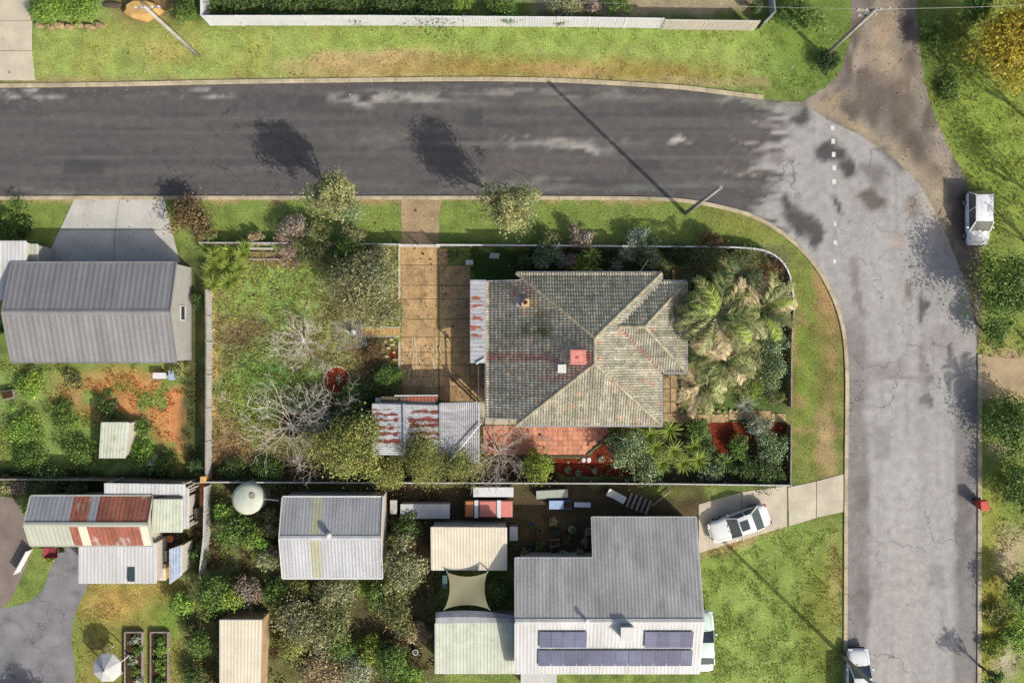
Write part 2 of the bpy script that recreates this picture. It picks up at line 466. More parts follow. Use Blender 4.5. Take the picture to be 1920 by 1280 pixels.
# south verge of the street
P.rect(0, 366, 1330, 460, (128, 150, 70), 0.7, 12)
P.speck(40, 0.5, 0.7, (132, 150, 66), 31, 0.6, (0, 366, 1330, 460))
P.rect(0, 360, 1300, 378, (172, 150, 104), 0.75, 8)
P.ell(1390, 425, 80, 22, (138, 142, 66), 0.7, 0.5, 25)
P.ell(1430, 412, 60, 10, (166, 140, 96), 0.8, 0.5, 24)
# east verge strip
P.ell(1530, 700, 56, 240, (128, 126, 68), 0.9, 0.3)
P.ell(1512, 690, 22, 190, (122, 146, 58), 0.7, 0.5)
P.speck(26, 0.52, 0.7, (170, 144, 100), 41, 0.7, (1480, 470, 1592, 900))
P.ell(1552, 570, 18, 60, (176, 146, 98), 0.8, 0.6, -18)
P.ell(1548, 830, 16, 62, (186, 160, 116), 0.8, 0.6)
# the garden of the house
P.rect(386, 462, 752, 898, (150, 170, 92), 0.95, 6)
P.speck(22, 0.46, 0.62, (164, 152, 108), 51, 0.75, (386, 462, 752, 898))
P.speck(13, 0.55, 0.7, (88, 102, 52), 53, 0.5, (386, 462, 752, 898))
P.ell(530, 535, 100, 66, (136, 170, 80), 0.8, 0.6)
P.ell(505, 705, 80, 56, (110, 156, 64), 0.85, 0.5)
P.ell(470, 760, 40, 44, (128, 158, 58), 0.75, 0.6)
P.ell(560, 750, 70, 40, (92, 126, 54), 0.7, 0.6)
P.ell(440, 620, 52, 34, (146, 128, 98), 0.65, 0.5)
P.ell(455, 640, 30, 22, (104, 92, 70), 0.6, 0.6)
P.ell(420, 835, 34, 52, (150, 122, 90), 0.9, 0.5)
P.ell(450, 850, 30, 22, (164, 132, 98), 0.8, 0.5)
P.ell(660, 580, 46, 40, (154, 140, 106), 0.5, 0.5)
P.ell(610, 650, 60, 34, (150, 134, 104), 0.45, 0.6)
P.ell(530, 480, 60, 16, (152, 130, 96), 0.8, 0.5)
P.ell(690, 560, 60, 60, (140, 134, 96), 0.4, 0.6)
P.ell(700, 680, 40, 60, (110, 96, 70), 0.7, 0.5)
P.rect(394, 545, 405, 780, (206, 178, 120), 0.8, 6)
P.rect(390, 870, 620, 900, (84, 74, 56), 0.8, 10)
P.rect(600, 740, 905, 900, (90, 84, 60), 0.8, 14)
P.rect(882, 466, 972, 530, (60, 92, 38), 0.95, 8)  # grass colour darkened to paint in the shade of the house
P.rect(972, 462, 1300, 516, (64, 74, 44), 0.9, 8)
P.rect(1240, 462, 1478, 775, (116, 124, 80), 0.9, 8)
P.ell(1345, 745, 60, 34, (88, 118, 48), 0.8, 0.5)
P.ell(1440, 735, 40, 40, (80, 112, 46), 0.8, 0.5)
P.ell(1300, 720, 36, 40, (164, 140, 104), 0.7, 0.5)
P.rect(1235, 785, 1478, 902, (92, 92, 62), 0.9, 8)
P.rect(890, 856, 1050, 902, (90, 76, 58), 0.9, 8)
# west neighbour
P.rect(-80, 676, 372, 892, (132, 152, 78), 0.8, 16)
P.ell(240, 745, 96, 52, (204, 146, 92), 0.9, 0.35)
P.ell(335, 772, 46, 84, (206, 142, 88), 0.95, 0.4)
P.ell(140, 740, 40, 34, (190, 150, 98), 0.6, 0.6)
P.ell(150, 820, 60, 40, (132, 164, 76), 0.8, 0.5)
P.ell(330, 700, 30, 16, (150, 150, 84), 0.8, 0.5)
P.speck(34, 0.54, 0.68, (126, 154, 74), 61, 0.9, (-80, 680, 372, 892))
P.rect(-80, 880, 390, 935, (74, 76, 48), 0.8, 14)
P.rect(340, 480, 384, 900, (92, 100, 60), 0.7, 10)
# south-west
P.rect(145, 1090, 350, 1400, (150, 148, 72), 0.85, 16)
P.ell(215, 1125, 50, 34, (186, 156, 84), 0.8, 0.5)
P.ell(290, 1110, 50, 30, (172, 152, 80), 0.7, 0.5)
P.ell(320, 1160, 36, 40, (122, 156, 60), 0.7, 0.5)
P.rect(345, 905, 830, 1400, (104, 104, 62), 0.85, 18)
P.speck(36, 0.48, 0.64, (128, 140, 80), 71, 0.8, (345, 905, 830, 1400))
P.speck(24, 0.56, 0.7, (84, 68, 52), 73, 0.9, (345, 905, 830, 1400))
P.ell(740, 1180, 70, 70, (96, 78, 62), 0.8, 0.5)
P.rect(720, 905, 1320, 1060, (96, 84, 60), 0.9, 14)
P.ell(1000, 990, 50, 24, (136, 106, 66), 0.8, 0.5)
P.ell(1240, 925, 60, 12, (112, 126, 60), 0.8, 0.5)
P.ell(1150, 955, 90, 14, (84, 72, 50), 0.8, 0.5)
# south-east lawn
P.rect(1312, 985, 1590, 1400, (134, 158, 74), 0.95, 16)
P.speck(40, 0.48, 0.66, (150, 172, 86), 81, 0.8, (1312, 1000, 1590, 1400))
P.ell(1540, 1150, 40, 130, (132, 140, 60), 0.7, 0.5)
P.ell(1570, 1090, 14, 90, (176, 160, 100), 0.6, 0.6)
P.ell(1380, 1012, 80, 14, (172, 146, 106), 0.8, 0.5, -18)
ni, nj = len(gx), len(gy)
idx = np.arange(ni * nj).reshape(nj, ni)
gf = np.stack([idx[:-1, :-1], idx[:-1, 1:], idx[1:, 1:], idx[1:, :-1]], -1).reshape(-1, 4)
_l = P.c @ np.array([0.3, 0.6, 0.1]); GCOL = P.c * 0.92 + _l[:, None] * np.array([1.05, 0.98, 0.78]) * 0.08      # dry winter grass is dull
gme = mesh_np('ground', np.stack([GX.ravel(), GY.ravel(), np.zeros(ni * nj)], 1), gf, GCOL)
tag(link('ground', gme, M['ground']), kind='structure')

# ------------------------------------------------------------------ sheets with clean outlines
def densify(poly, step, closed=True):
    out = []; n = len(poly)
    for i in range(n if closed else n - 1):
        a = Vector(poly[i][:2]); b = Vector(poly[(i + 1) % n][:2])
        k = max(1, int((b - a).length / step))
        for j in range(k): out.append(tuple(a.lerp(b, j / k)))
    if not closed: out.append(tuple(poly[-1][:2]))
    return out

def smooth_line(pts, it=2):
    for _ in range(it):
        q = [pts[0]]
        for a, b in zip(pts[:-1], pts[1:]):
            q.append((a[0] * .75 + b[0] * .25, a[1] * .75 + b[1] * .25)); q.append((a[0] * .25 + b[0] * .75, a[1] * .25 + b[1] * .75))
        q.append(pts[-1]); pts = q
    return pts

def sheet(name, poly, z, step, mat, paint=None, rough_edge=0.0):
    """flat sheet over an outline in photograph-ground coordinates"""
    b = densify(poly, step * PPM)
    if rough_edge:
        b = [(x + (random.random() - .5) * 2 * rough_edge, y + (random.random() - .5) * 2 * rough_edge) for x, y in b]
    xs = [p[0] for p in b]; ys = [p[1] for p in b]; st = step * PPM
    X, Y = np.meshgrid(np.arange(min(xs) + st / 2, max(xs), st), np.arange(min(ys) + st / 2, max(ys), st))
    X = X.ravel(); Y = Y.ravel(); k = inpoly(X, Y, b); pts = b + list(zip(X[k], Y[k])); nb = len(b)
    r = delaunay_2d_cdt([Vector(p) for p in pts], [(i, (i + 1) % nb) for i in range(nb)], [], 1, 1e-4)
    vx = np.array([(v.x, v.y) for v in r[0]])
    V = np.zeros((len(vx), 3)); V[:, 0] = (vx[:, 0] - 960) / PPM; V[:, 1] = (640 - vx[:, 1]) / PPM; V[:, 2] = z
    F = np.array([f[::-1] if True else f for f in r[2]])
    a = V[F[0][1]] - V[F[0][0]]; c = V[F[0][2]] - V[F[0][0]]
    nz = (V[F[:, 1], 0] - V[F[:, 0], 0]) * (V[F[:, 2], 1] - V[F[:, 0], 1]) - (V[F[:, 1], 1] - V[F[:, 0], 1]) * (V[F[:, 2], 0] - V[F[:, 0], 0])
    F[nz < 0] = F[nz < 0][:, ::-1]
    cols = paint(vx[:, 0], vx[:, 1]) if paint else None
    return tag(link(name, mesh_np(name, V, F, cols), mat), kind='structure')

# ------------------------------------------------------------------ roads
ROAD_N = smooth_line([(-260, 166), (0, 165), (200, 163), (420, 158), (640, 155), (880, 152), (1030, 154), (1150, 160), (1280, 168), (1350, 177), (1420, 186), (1500, 192)])
ROAD_JOIN = smooth_line([(1500, 192), (1560, 230), (1620, 256), (1680, 300), (1730, 350), (1766, 420), (1790, 480), (1814, 540), (1828, 600), (1832, 660), (1832, 900), (1830, 1500)])
ROAD_IN = smooth_line([(-260, 370), (0, 367), (350, 367), (750, 367), (1000, 367), (1200, 368), (1280, 371), (1350, 383), (1420, 402), (1480, 440), (1530, 490), (1565, 550), (1585, 610), (1592, 680), (1592, 760), (1590, 900), (1588, 1500)])
ROAD_POLY = ROAD_N + ROAD_JOIN[1:] + ROAD_IN[::-1]
GRAVEL_L = smooth_line([(1500, 195), (1545, 168), (1572, 140), (1590, 100), (1597, 50), (1597, -200)])
GRAVEL_R = smooth_line([(1718, -200), (1718, 0), (1722, 60), (1730, 140), (1745, 200), (1772, 262), (1802, 312), (1824, 380), (1836, 440), (1842, 560), (1840, 640), (1826, 660)])
GRAVEL_POLY = GRAVEL_L[::-1][:0] + GRAVEL_L + GRAVEL_R + [(1760, 640), (1700, 420), (1600, 300), (1520, 230)]

def road_paint(X, Y):
    p = Paint(X, Y, alb(92, 90, 90), wob=16)
    s = fbm(X / 160, Y / 9, 4, 5)                 # wear runs along the street
    west = np.clip((1475 - X - (Y - 270) * 0.15 + (fbm(X / 110, Y / 6 - X / 60, 4, 77) - .5) * 170) / 34, 0, 1)
    p.mix(np.clip((s - 0.45) * 3, 0, 1) * 0.55, alb(108, 103, 102))
    p.mix(np.clip((0.42 - s) * 4, 0, 1) * 0.6, alb(70, 69, 71))
    for cy, hw, c in ((268, 9, (132, 126, 122)), (188, 10, (128, 130, 120)), (350, 9, (128, 132, 122)), (310, 14, (104, 98, 98))):
        n = fbm(X / 60, Y / 14, 3, int(cy))
        p.mix(np.clip(1 - np.abs(Y - cy - 4 * np.sin(X / 130)) / hw, 0, 1) * np.clip((X - 560) / 300, 0.1, 1) * np.clip((n - 0.35) * 2.2, 0, 1), alb(*c))
    for a in ((40, 178, 52, 7, 190), (375, 178, 48, 9, 176), (300, 178, 60, 4, 120), (690, 184, 52, 13, 168), (780, 187, 40, 7, 168), (840, 176, 60, 6, 132),
              (950, 170, 80, 8, 140), (1090, 175, 60, 8, 138), (1180, 182, 40, 9, 130), (1060, 270, 90, 9, 158), (1090, 278, 46, 6, 172), (970, 262, 30, 4, 160),
              (1276, 265, 18, 5, 190), (100, 360, 60, 5, 126), (195, 360, 30, 4, 150), (700, 260, 60, 14, 116), (1000, 345, 60, 12, 130), (880, 350, 50, 10, 126)):
        p.ell(a[0], a[1], a[2] * 1.15, a[3], (a[4], a[4] - 3, a[4] - 8), 0.9 * np.clip((fbm(X / 38, Y / 5, 4, int(a[0])) - 0.40) * 7, 0, 1), 0.5)
    p.mix(1 - west, alb(172, 170, 168))
    e = 1 - west
    lane = fbm(X / 7, Y / 190, 4, 9)
    p.mix(np.clip((lane - 0.5) * 3, 0, 1) * e * 0.5, alb(182, 180, 176))
    p.mix(np.clip((0.47 - lane) * 4, 0, 1) * e * 0.5, alb(156, 153, 152))
    # dark shoulders of the side street
    dl = np.clip((1632 - X + (fbm(X / 20, Y / 30, 3, 2) - .5) * 24) / 14, 0, 1) * np.clip((Y - 560) / 60, 0, 1)
    p.mix(dl * 0.75, alb(128, 124, 124))
    dr = np.clip((X - 1786 + (fbm(X / 20, Y / 40, 3, 4) - .5) * 20) / 10, 0, 1) * np.clip((Y - 640) / 100, 0, 1)
    p.mix(dr * 0.8, alb(130, 127, 127))
    D = (86, 84, 86); B = (112, 104, 98)
    for a in ((1560, 285, 28, 20, D, .9, 20), (1590, 315, 16, 20, D, .8, -30), (1502, 218, 16, 20, D, .8, 10), (1575, 228, 12, 8, D, .8, 20), (1640, 330, 30, 26, (128, 124, 124), .6, 40),
              (1668, 290, 40, 16, (120, 118, 120), .7, 40), (1632, 378, 24, 22, B, .95, 30), (1706, 385, 12, 26, (150, 138, 130), .9, -8), (1500, 412, 34, 22, D, .85, 30), (1530, 440, 12, 24, D, .85, -10),
              (1575, 385, 7, 14, D, .9, -20), (1474, 380, 16, 20, D, .6, 10), (1726, 580, 8, 30, D, .9, -4), (1700, 545, 9, 22, (140, 132, 126), .8, 0), (1735, 690, 9, 40, (132, 128, 130), .8, 0),
              (1735, 748, 9, 11, (118, 116, 120), .9, 0), (1640, 690, 60, 16, (150, 146, 146), .8, 0), (1680, 705, 100, 5, (150, 146, 144), .8, 0), (1606, 540, 9, 60, (136, 132, 134), .8, -12),
              (1614, 660, 12, 40, (140, 134, 134), .7, 0), (1740, 400, 14, 60, (190, 182, 172), .6, -16), (1650, 500, 26, 90, (178, 177, 174), .7, 0), (1690, 460, 16, 18, (176, 164, 156), .6, 0),
              (1618, 920, 16, 40, (122, 118, 118), .7, 0), (1612, 1010, 10, 50, (140, 134, 132), .7, 0), (1618, 1120, 14, 60, (124, 120, 120), .7, 0), (1690, 930, 36, 120, (180, 178, 176), .6, 0),
              (1700, 1130, 40, 150, (176, 173, 170), .5, 0), (1806, 1000, 14, 120, (122, 119, 120), .6, 0), (1770, 640, 30, 30, (160, 156, 156), .7, 0), (1560, 480, 5, 60, (170, 168, 170), .5, -20),
              (1430, 268, 60, 4, (150, 143, 142), .8, 9), (1450, 295, 50, 5, (140, 134, 132), .8, 14), (1400, 330, 50, 4, (146, 138, 130), .7, 10), (1440, 235, 44, 5, (136, 130, 128), .8, 14),
              (1480, 205, 24, 10, (150, 148, 142), .8, 10), (1400, 190, 60, 6, (136, 138, 126), .7, 8)):
        p.ell(a[0], a[1], a[2], a[3], a[4], a[5], 0.22, a[6])
    for cy, st in ((222, .30), (246, .26), (292, .30), (318, .26)):      # wheel paths polished along the street
        p.mix(np.clip(1 - np.abs(Y - cy - 3 * np.sin(X / 170)) / 6, 0, 1) * west * st * (0.4 + fbm(X / 120, Y / 10, 3, cy)), alb(122, 118, 116))
    for cx, st in ((1656, .3), (1684, .3), (1732, .3), (1760, .3)):
        p.mix(np.clip(1 - np.abs(X - cx - 3 * np.sin(Y / 150)) / 6, 0, 1) * e * (Y > 480) * st, alb(160, 156, 153))
    for x0, y0, x1, y1, c in ((120, 300, 196, 326, (74, 73, 75)), (870, 205, 905, 240, (76, 75, 77)), (1180, 300, 1240, 322, (78, 76, 78)), (1640, 800, 1672, 860, (150, 148, 147)), (1740, 1060, 1772, 1100, (146, 144, 143)), (560, 178, 610, 200, (80, 79, 80))):
        m = np.minimum.reduce([X - x0, x1 - X, Y - y0, y1 - Y]); p.mix(np.clip(m / 3 + .5, 0, 1) * 0.8, alb(*c))
    # gravel carried over the join
    p.ell(1640, 262, 70, 8, (184, 164, 130), 0.8, 0.6, 32); p.ell(1756, 400, 10, 60, (180, 162, 132), 0.6, 0.6, -20)
    for yy in (705, 990, 1190, 1090):            # sealed cracks across
        p.mix(np.clip(1 - np.abs(p.y - yy - (X - 1700) * 0.05) / 2.2, 0, 1) * (X > 1600) * 0.35, alb(120, 118, 118))
    return p.c

def gravel_paint(X, Y):
    p = Paint(X, Y, alb(140, 132, 125), wob=18)
    p.speck(60, 0.45, 0.65, (176, 163, 146), 3, 0.8, None, 1.6, 0.6)
    p.speck(34, 0.5, 0.68, (108, 98, 90), 6, 0.9, None, 1.6, 0.6)
    for a in ((1655, 60, 26, 60, (176, 156, 130), 8), (1670, 120, 20, 50, (178, 162, 140), -35), (1640, 180, 40, 40, (118, 108, 100), 0), (1700, 170, 16, 60, (126, 114, 104), 0),
              (1600, 235, 60, 9, (186, 168, 140), 32), (1700, 310, 60, 18, (184, 168, 142), 45), (1760, 380, 18, 70, (184, 168, 144), -18), (1700, 260, 20, 30, (112, 102, 94), -30),
              (1800, 420, 20, 70, (120, 104, 92), -10), (1825, 540, 14, 60, (126, 112, 98), 0), (1560, 190, 30, 12, (180, 160, 130), -25)):
        p.ell(a[0], a[1], a[2], a[3], a[4], 0.75, 0.5, a[5])
    return p.c

sheet('gravel_road', GRAVEL_POLY, 0.006, 0.3, M['gravel'], gravel_paint, rough_edge=3)
sheet('road', ROAD_POLY, 0.012, 0.26, M['road'], road_paint, rough_edge=0.6)

def strip(name, line, w, z0, z1, mat, side=1, piece=None):
    """kerb along a line of photograph-ground points; cut into cast lengths when piece is given"""
    pts = [Vector(((x - 960) / PPM, (640 - y) / PPM, 0)) for x, y in densify(line, 12, False)]
    root = None
    n = len(pts)
    lens = [0]
    for a, b in zip(pts[:-1], pts[1:]): lens.append(lens[-1] + (b - a).length)
    nrm = []
    for i in range(n):
        d = (pts[min(i + 1, n - 1)] - pts[max(i - 1, 0)]).normalized()
        nrm.append(Vector((-d.y, d.x, 0)) * side)
    vs = []; fs = []
    for i in range(n):
        a = pts[i]; b = pts[i] + nrm[i] * w
        r = nrm[i] * 0.03
        vs += [(a.x, a.y, z0), (a.x + r.x, a.y + r.y, z1), (b.x, b.y, z1), (b.x, b.y, z0)]
    for i in range(n - 1):
        for k in range(3):
            fs.append((i * 4 + k, i * 4 + k + 1, i * 4 + 4 + k + 1, i * 4 + 4 + k))
    root = setting(name, pts[0])
    i0 = 0
    while i0 < n - 1:
        i1 = i0 + 1
        while i1 < n - 1 and lens[i1] - lens[i0] < 1.45: i1 += 1
        m = MB(); vv = [Vector(v) for v in vs[i0 * 4:(i1 + 1) * 4]]; jz = random.uniform(-.008, .008); k = i1 - i0
        d0 = (pts[i0 + 1] - pts[i0]).normalized() * 0.012; d1 = (pts[i1] - pts[i1 - 1]).normalized() * 0.012
        for q in range(4): vv[q] = vv[q] + d0; vv[-1 - q] = vv[-1 - q] - d1
        for v in vv:
            if v.z > 0.05: v.z += jz
        ff = [(i * 4 + c, i * 4 + c + 1, i * 4 + 4 + c + 1, i * 4 + 4 + c) for i in range(k) for c in range(3)] + [(0, 1, 2, 3), (4 * k + 3, 4 * k + 2, 4 * k + 1, 4 * k)]
        m.add(vv, ff).build('kerb_stone', mat, root)
        i0 = i1
    return root

def setting(name, loc):
    o = bpy.data.objects.new(name, None); COL.objects.link(o); o.location = loc; ORIGIN[o] = Vector(loc); o['kind'] = 'structure'
    return o

strip('kerb_north', [p for p in ROAD_N if p[0] < 1440], 0.30, 0.0, 0.10, M['kerb'], 1)
strip('kerb_corner', ROAD_IN, 0.30, 0.0, 0.10, M['kerb'], -1)
strip('kerb_east', [p for p in ROAD_JOIN if p[1] > 640], 0.32, 0.0, 0.10, M['kerb'], 1)

# painted dashes at the junction
for i, (x, y) in enumerate(((1561, 240), (1562, 265), (1563, 290), (1564, 315), (1564, 341), (1566, 420), (1566, 455), (1565, 490))):
    c = W(x, y)
    w, h = (0.26, 0.36) if i < 5 else (0.2, 0.3)
    d = MB().add([(c.x - w / 2, c.y - h / 2, 0.017), (c.x + w / 2, c.y - h / 2, 0.017), (c.x + w / 2, c.y + h / 2, 0.017), (c.x - w / 2, c.y + h / 2, 0.017)], [(0, 1, 2, 3)]).build('road_marking_dash', M['line_paint'])
    tag(d, kind='structure')

# ------------------------------------------------------------------ driveways, paths, beds
def slab_at(mb, x0, y0, x1, y1, z0, z1, gap=0.02):
    a = W(x0, y1); b = W(x1, y0)
    return mb.prism([(a.x + gap, a.y + gap), (b.x - gap, a.y + gap), (b.x - gap, b.y - gap), (a.x + gap, b.y - gap)], z0, z1)

drv = setting('driveway', W(815, 600))
for x0, x1, ys in ((752, 822, (462, 497, 535, 560, 598, 632, 660, 684, 706, 726, 748)), (823.5, 882, (498, 536, 560, 598, 632, 660, 684, 704, 724, 752)), (883, 912, (660, 684, 704, 724, 752))):
    for a, b in zip(ys[:-1], ys[1:]):
        slab_at(MB(), x0, a, x1, b, 0.0, 0.05 + random.random() * 0.006).build('slab', M['slab'], drv, bevel=0.008)
slab_at(MB(), 822, 465, 840, 497, 0.0, 0.048).build('slab', M['slab'], drv, bevel=0.008)
for x in (749.5,):
    slab_at(MB(), x - 3, 462, x + 2.4, 560, 0.0, 0.10).build('edging', M['concrete'], drv)
    slab_at(MB(), x - 3, 640, x + 2.4, 706, 0.0, 0.10).build('edging', M['concrete'], drv)

for k, (sx, y0, y1) in enumerate(((771, 622, 700), (776, 640, 724), (780, 618, 690), (784, 650, 706), (768, 668, 728), (814, 640, 722), (818, 630, 700), (811, 690, 730), (826, 640, 668), (846, 690, 708), (789, 692, 710))):
    ln = []; n = 9
    for i in range(n):
        t = i / (n - 1); ln.append(W(sx + 1.6 * math.sin(t * 7 + k * 1.7) + (t - .5) * 3 * ((k % 3) - 1), y0 + (y1 - y0) * t))
    vs = []; wd = 0.035
    for i, q in enumerate(ln): vs += [(q.x - wd * (.4 + .6 * math.sin(math.pi * i / (n - 1))), q.y, 0.062), (q.x + wd * (.4 + .6 * math.sin(math.pi * i / (n - 1))), q.y, 0.062)]
    MB().add(vs, [(2 * i, 2 * i + 1, 2 * i + 3, 2 * i + 2) for i in range(n - 1)]).build('lime_streak', M['lime'], drv)

def quads(name, polys, z0, z1, mat, piece='slab'):
    c = W(polys[0][0][0], polys[0][0][1])
    root = setting(name, c)
    for q in polys:
        MB().prism([W(*p)[:2] for p in q], z0, z1 + random.random() * 0.004).build(piece, mat, root, bevel=0.008)
    return root

quads('neighbour_driveway_west', [[(140, 373), (224, 373), (216, 430), (113, 430)], [(225, 373), (308, 373), (322, 430), (217, 430)],
      [(112.4, 431), (215.6, 431), (212, 494), (84, 494)], [(216.6, 431), (322, 431), (338, 494), (213, 494)]], 0, 0.04, M['concrete_grey'])
quads('neighbour_driveway_north', [[(-60, 40), (60, 40), (60, 95), (-60, 95)], [(-60, 96), (60, 96), (66, 151), (-60, 151)], [(-60, -60), (52, -60), (58, 39), (-60, 39)]], 0, 0.04, M['concrete'])
sheet('crossover', [(750, 371), (830, 371), (824, 400), (822, 462), (754, 462), (752, 400)], 0.018, 0.3, M['gravel'], lambda X, Y: np.zeros((len(X), 3)) + np.array(alb(176, 154, 122)) * (0.8 + 0.4 * fbm(X / 20, Y / 20, 4, 2))[:, None], 1.0)
quads('neighbour_crossover_east', [[(1477, 913), (1530, 902), (1530, 970), (1479, 986)], [(1531, 901.6), (1581, 888), (1585, 958), (1531, 969.6)]], 0, 0.04, M['concrete'])
quads('neighbour_driveway_south', [[(1310, 945), (1390, 922), (1390, 1012), (1310, 1036)], [(1391, 921.6), (1475, 910), (1475, 986), (1391, 1011.6)]], 0, 0.035, M['concrete'])
sheet('asphalt_court', smooth_line([(-120, 1150), (0, 1142), (50, 1130), (78, 1112), (92, 1075), (106, 1030), (150, 1022), (168, 1092), (158, 1110), (140, 1150), (132, 1190), (142, 1260), (140, 1400), (-120, 1400)], 1), 0.01, 0.6, M['asphalt_court'])
sheet('asphalt_lane', smooth_line([(-120, 920), (10, 930), (30, 935), (52, 980), (56, 1010), (60, 1030), (46, 1070), (32, 1100), (20, 1128), (0, 1142), (-120, 1150)], 1), 0.008, 0.6, material('worn_lane', alb(136, 124, 116), 0.9, var=0.2, vs=0.6, fine=0.15, bump=0.2, bd=0.01))
sheet('dirt_driveway', [(1838, 668), (1960, 672), (1960, 712), (1838, 752)], 0.012, 0.4, M['gravel'], lambda X, Y: np.zeros((len(X), 3)) + np.array(alb(186, 166, 134)) * (0.8 + 0.4 * fbm(X / 20, Y / 20, 4, 2))[:, None], 2.0)

# terracotta patio: every paver its own piece
PATIO = [(905, 797), (1140, 797), (1140, 814), (1097, 853), (905, 853)]
patio = setting('patio', W(1010, 825))
MB().prism([W(*p)[:2] for p in PATIO], 0, 0.02).build('bedding', M['grout'], patio)
pv = None
for iy in range(6):
    for ix in range(25):
        x0 = 905.6 + ix * 9.35; y0 = 797.6 + iy * 9.25
        c = W(x0 + 4.67, y0 + 4.6)
        if (x0 + 9) + (y0 + 9) * 1.1 > 1097 + 853 * 1.1 + 6: continue
        if pv is None:
            pv = MB().box((c.x, c.y, 0.032), (0.352, 0.348, 0.03)).build('paver', M['terracotta'], patio, bevel=0.008)
            first = c
        else:
            copy_part(pv, patio, (c.x - first.x, c.y - first.y, random.random() * 0.006), (0, 0, 0))
# patio edging sleepers
edg = setting('patio_edging', W(1050, 856))
for a, b in (((905, 855), (968, 855)), ((969, 855), (1032, 855)), ((1033, 855), (1098, 855)), ((1099, 854), (1139, 817))):
    P0 = W(*a); Q0 = W(*b); P0.z = Q0.z = 0.06
    MB().beam(P0, Q0, 0.12, 0.12).build('sleeper', M['timber_dark'], edg, bevel=0.01)
cream = setting('cream_paving', W(930, 789))
for a, b in ((888, 908), (908.5, 926), (926.5, 954), (954.5, 968)):
    slab_at(MB(), a, 783, b, 796, 0, 0.05).build('slab', M['concrete'], cream, bevel=0.008)
slab_at(MB(), 888, 752, 912, 782.6, 0, 0.05).build('slab', M['concrete'], cream, bevel=0.008)

# sandstone path and paving on the street side
pth = setting('garden_path', W(1350, 780))
xs = [1243, 1275, 1304, 1333, 1366, 1392, 1420, 1446, 1474]
for i, (a, b) in enumerate(zip(xs[:-1], xs[1:])):
    y0 = 775 + math.sin(i * 0.9) * 1.5 - (4 if 3 < i < 7 else 0); y1 = y0 + 14 + random.random() * 3
    MB().prism([W(a, y0)[:2], W(b - .8, y0 - 1 + random.random() * 2)[:2], W(b - .8, y1 + random.random() * 2)[:2], W(a, y1)[:2]], 0, 0.05).build('flagstone', M['path'], pth, bevel=0.012)
for x0, y0, x1, y1 in ((1243, 702, 1256, 728), (1256.6, 702, 1271, 726), (1243, 728.6, 1256, 752), (1256.6, 726.6, 1268, 752), (1243, 752.6, 1256, 774), (1256.6, 752.6, 1272, 774)):
    slab_at(MB(), x0, y0, x1, y1, 0, 0.05).build('slab', M['path'], pth, bevel=0.01)

def bed(name, poly, mat, z=0.02):
    return sheet(name, smooth_line(poly + [poly[0]], 1)[:-1], z, 0.3, mat, None, 1.2)
bed('mulch_bed_south', [(1040, 858), (1098, 862), (1140, 822), (1180, 830), (1215, 850), (1225, 890), (1130, 893), (1040, 892)], M['mulch'])
bed('mulch_bed_east', [(1322, 791), (1345, 789), (1392, 792), (1400, 810), (1425, 824), (1395, 830), (1372, 822), (1368, 850), (1340, 848), (1338, 820)], M['mulch'])
bed('mulch_bed_corner', [(1432, 793), (1474, 792), (1474, 808), (1452, 812)], M['mulch'])
bed('mulch_bed_driveway', [(722, 466), (742, 464), (744, 504), (728, 500)], M['soil'])
bed('mulch_bed_side', [(730, 630), (746, 632), (746, 690), (730, 680)], M['mulch'])
# ------------------------------------------------------------------ sheet-metal roofs
def roof_sheet(A, B, C, D, mat, parent, pitch=0.25, rh=0.009, colfn=None, nv=1, name='roof_sheet', drop=0.0):
    """one ribbed metal sheet; A-B at the eave, D-C at the ridge, ribs run from eave to ridge"""
    A, B, C, D = (Vector(p) for p in (A, B, C, D))
    w = (B - A).length
    n = max(1, int(round(w / pitch)))
    us = []; hs = []
    for i in range(n):
        for u, h in ((0.0, 0), (0.30, 0), (0.40, 1), (0.60, 1), (0.70, 0)):
            us.append((i + u) / n); hs.append(h * rh)
    us.append(1.0); hs.append(0)
    us = np.array(us); hs = np.array(hs)
    nrm = np.array((B - A).cross(D - A).normalized())
    if nrm[2] < 0: nrm = -nrm
    V = []; k = len(us)
    vv = np.linspace(0, 1, nv + 1)
    a, b, c, d = (np.array(p) for p in (A, B, C, D))
    for v in vv:
        e0 = a + (d - a) * v; e1 = b + (c - b) * v
        V.append(e0[None] + (e1 - e0)[None] * us[:, None] + nrm[None] * (hs + drop)[:, None])
    V = np.concatenate(V)
    F = [[j * k + i, j * k + i + 1, (j + 1) * k + i + 1, (j + 1) * k + i] for j in range(nv) for i in range(k - 1)]
    cols = None
    if colfn is not None:
        kk = CAM_H / (CAM_H - V[:, 2]) * PPM
        cols = colfn(V[:, 0] * kk + 960, 640 - V[:, 1] * kk)
    return npobj(name, V, np.array(F), mat, parent, cols)

def roof_plane(A, B, C, D, mat, parent, width=0.76, colfn=None, nv=1, pitch=0.25, rh=0.009, mats=None):
    A, B, C, D = (Vector(p) for p in (A, B, C, D))
    n = max(1, int(round((B - A).length / width)))
    for i in range(n):
        u0 = i / n; u1 = (i + 1) / n
        m = mats((u0 + u1) / 2) if mats else mat
        roof_sheet(A.lerp(B, u0), A.lerp(B, u1), D.lerp(C, u1), D.lerp(C, u0), m, parent, pitch, rh, colfn, nv, drop=0.004 * (i % 2))

def wall_prism(parent, poly, z1, mat, z0=0.0):
    return MB().prism([tuple(p[:2]) for p in poly], z0, z1).build('wall', mat, parent)

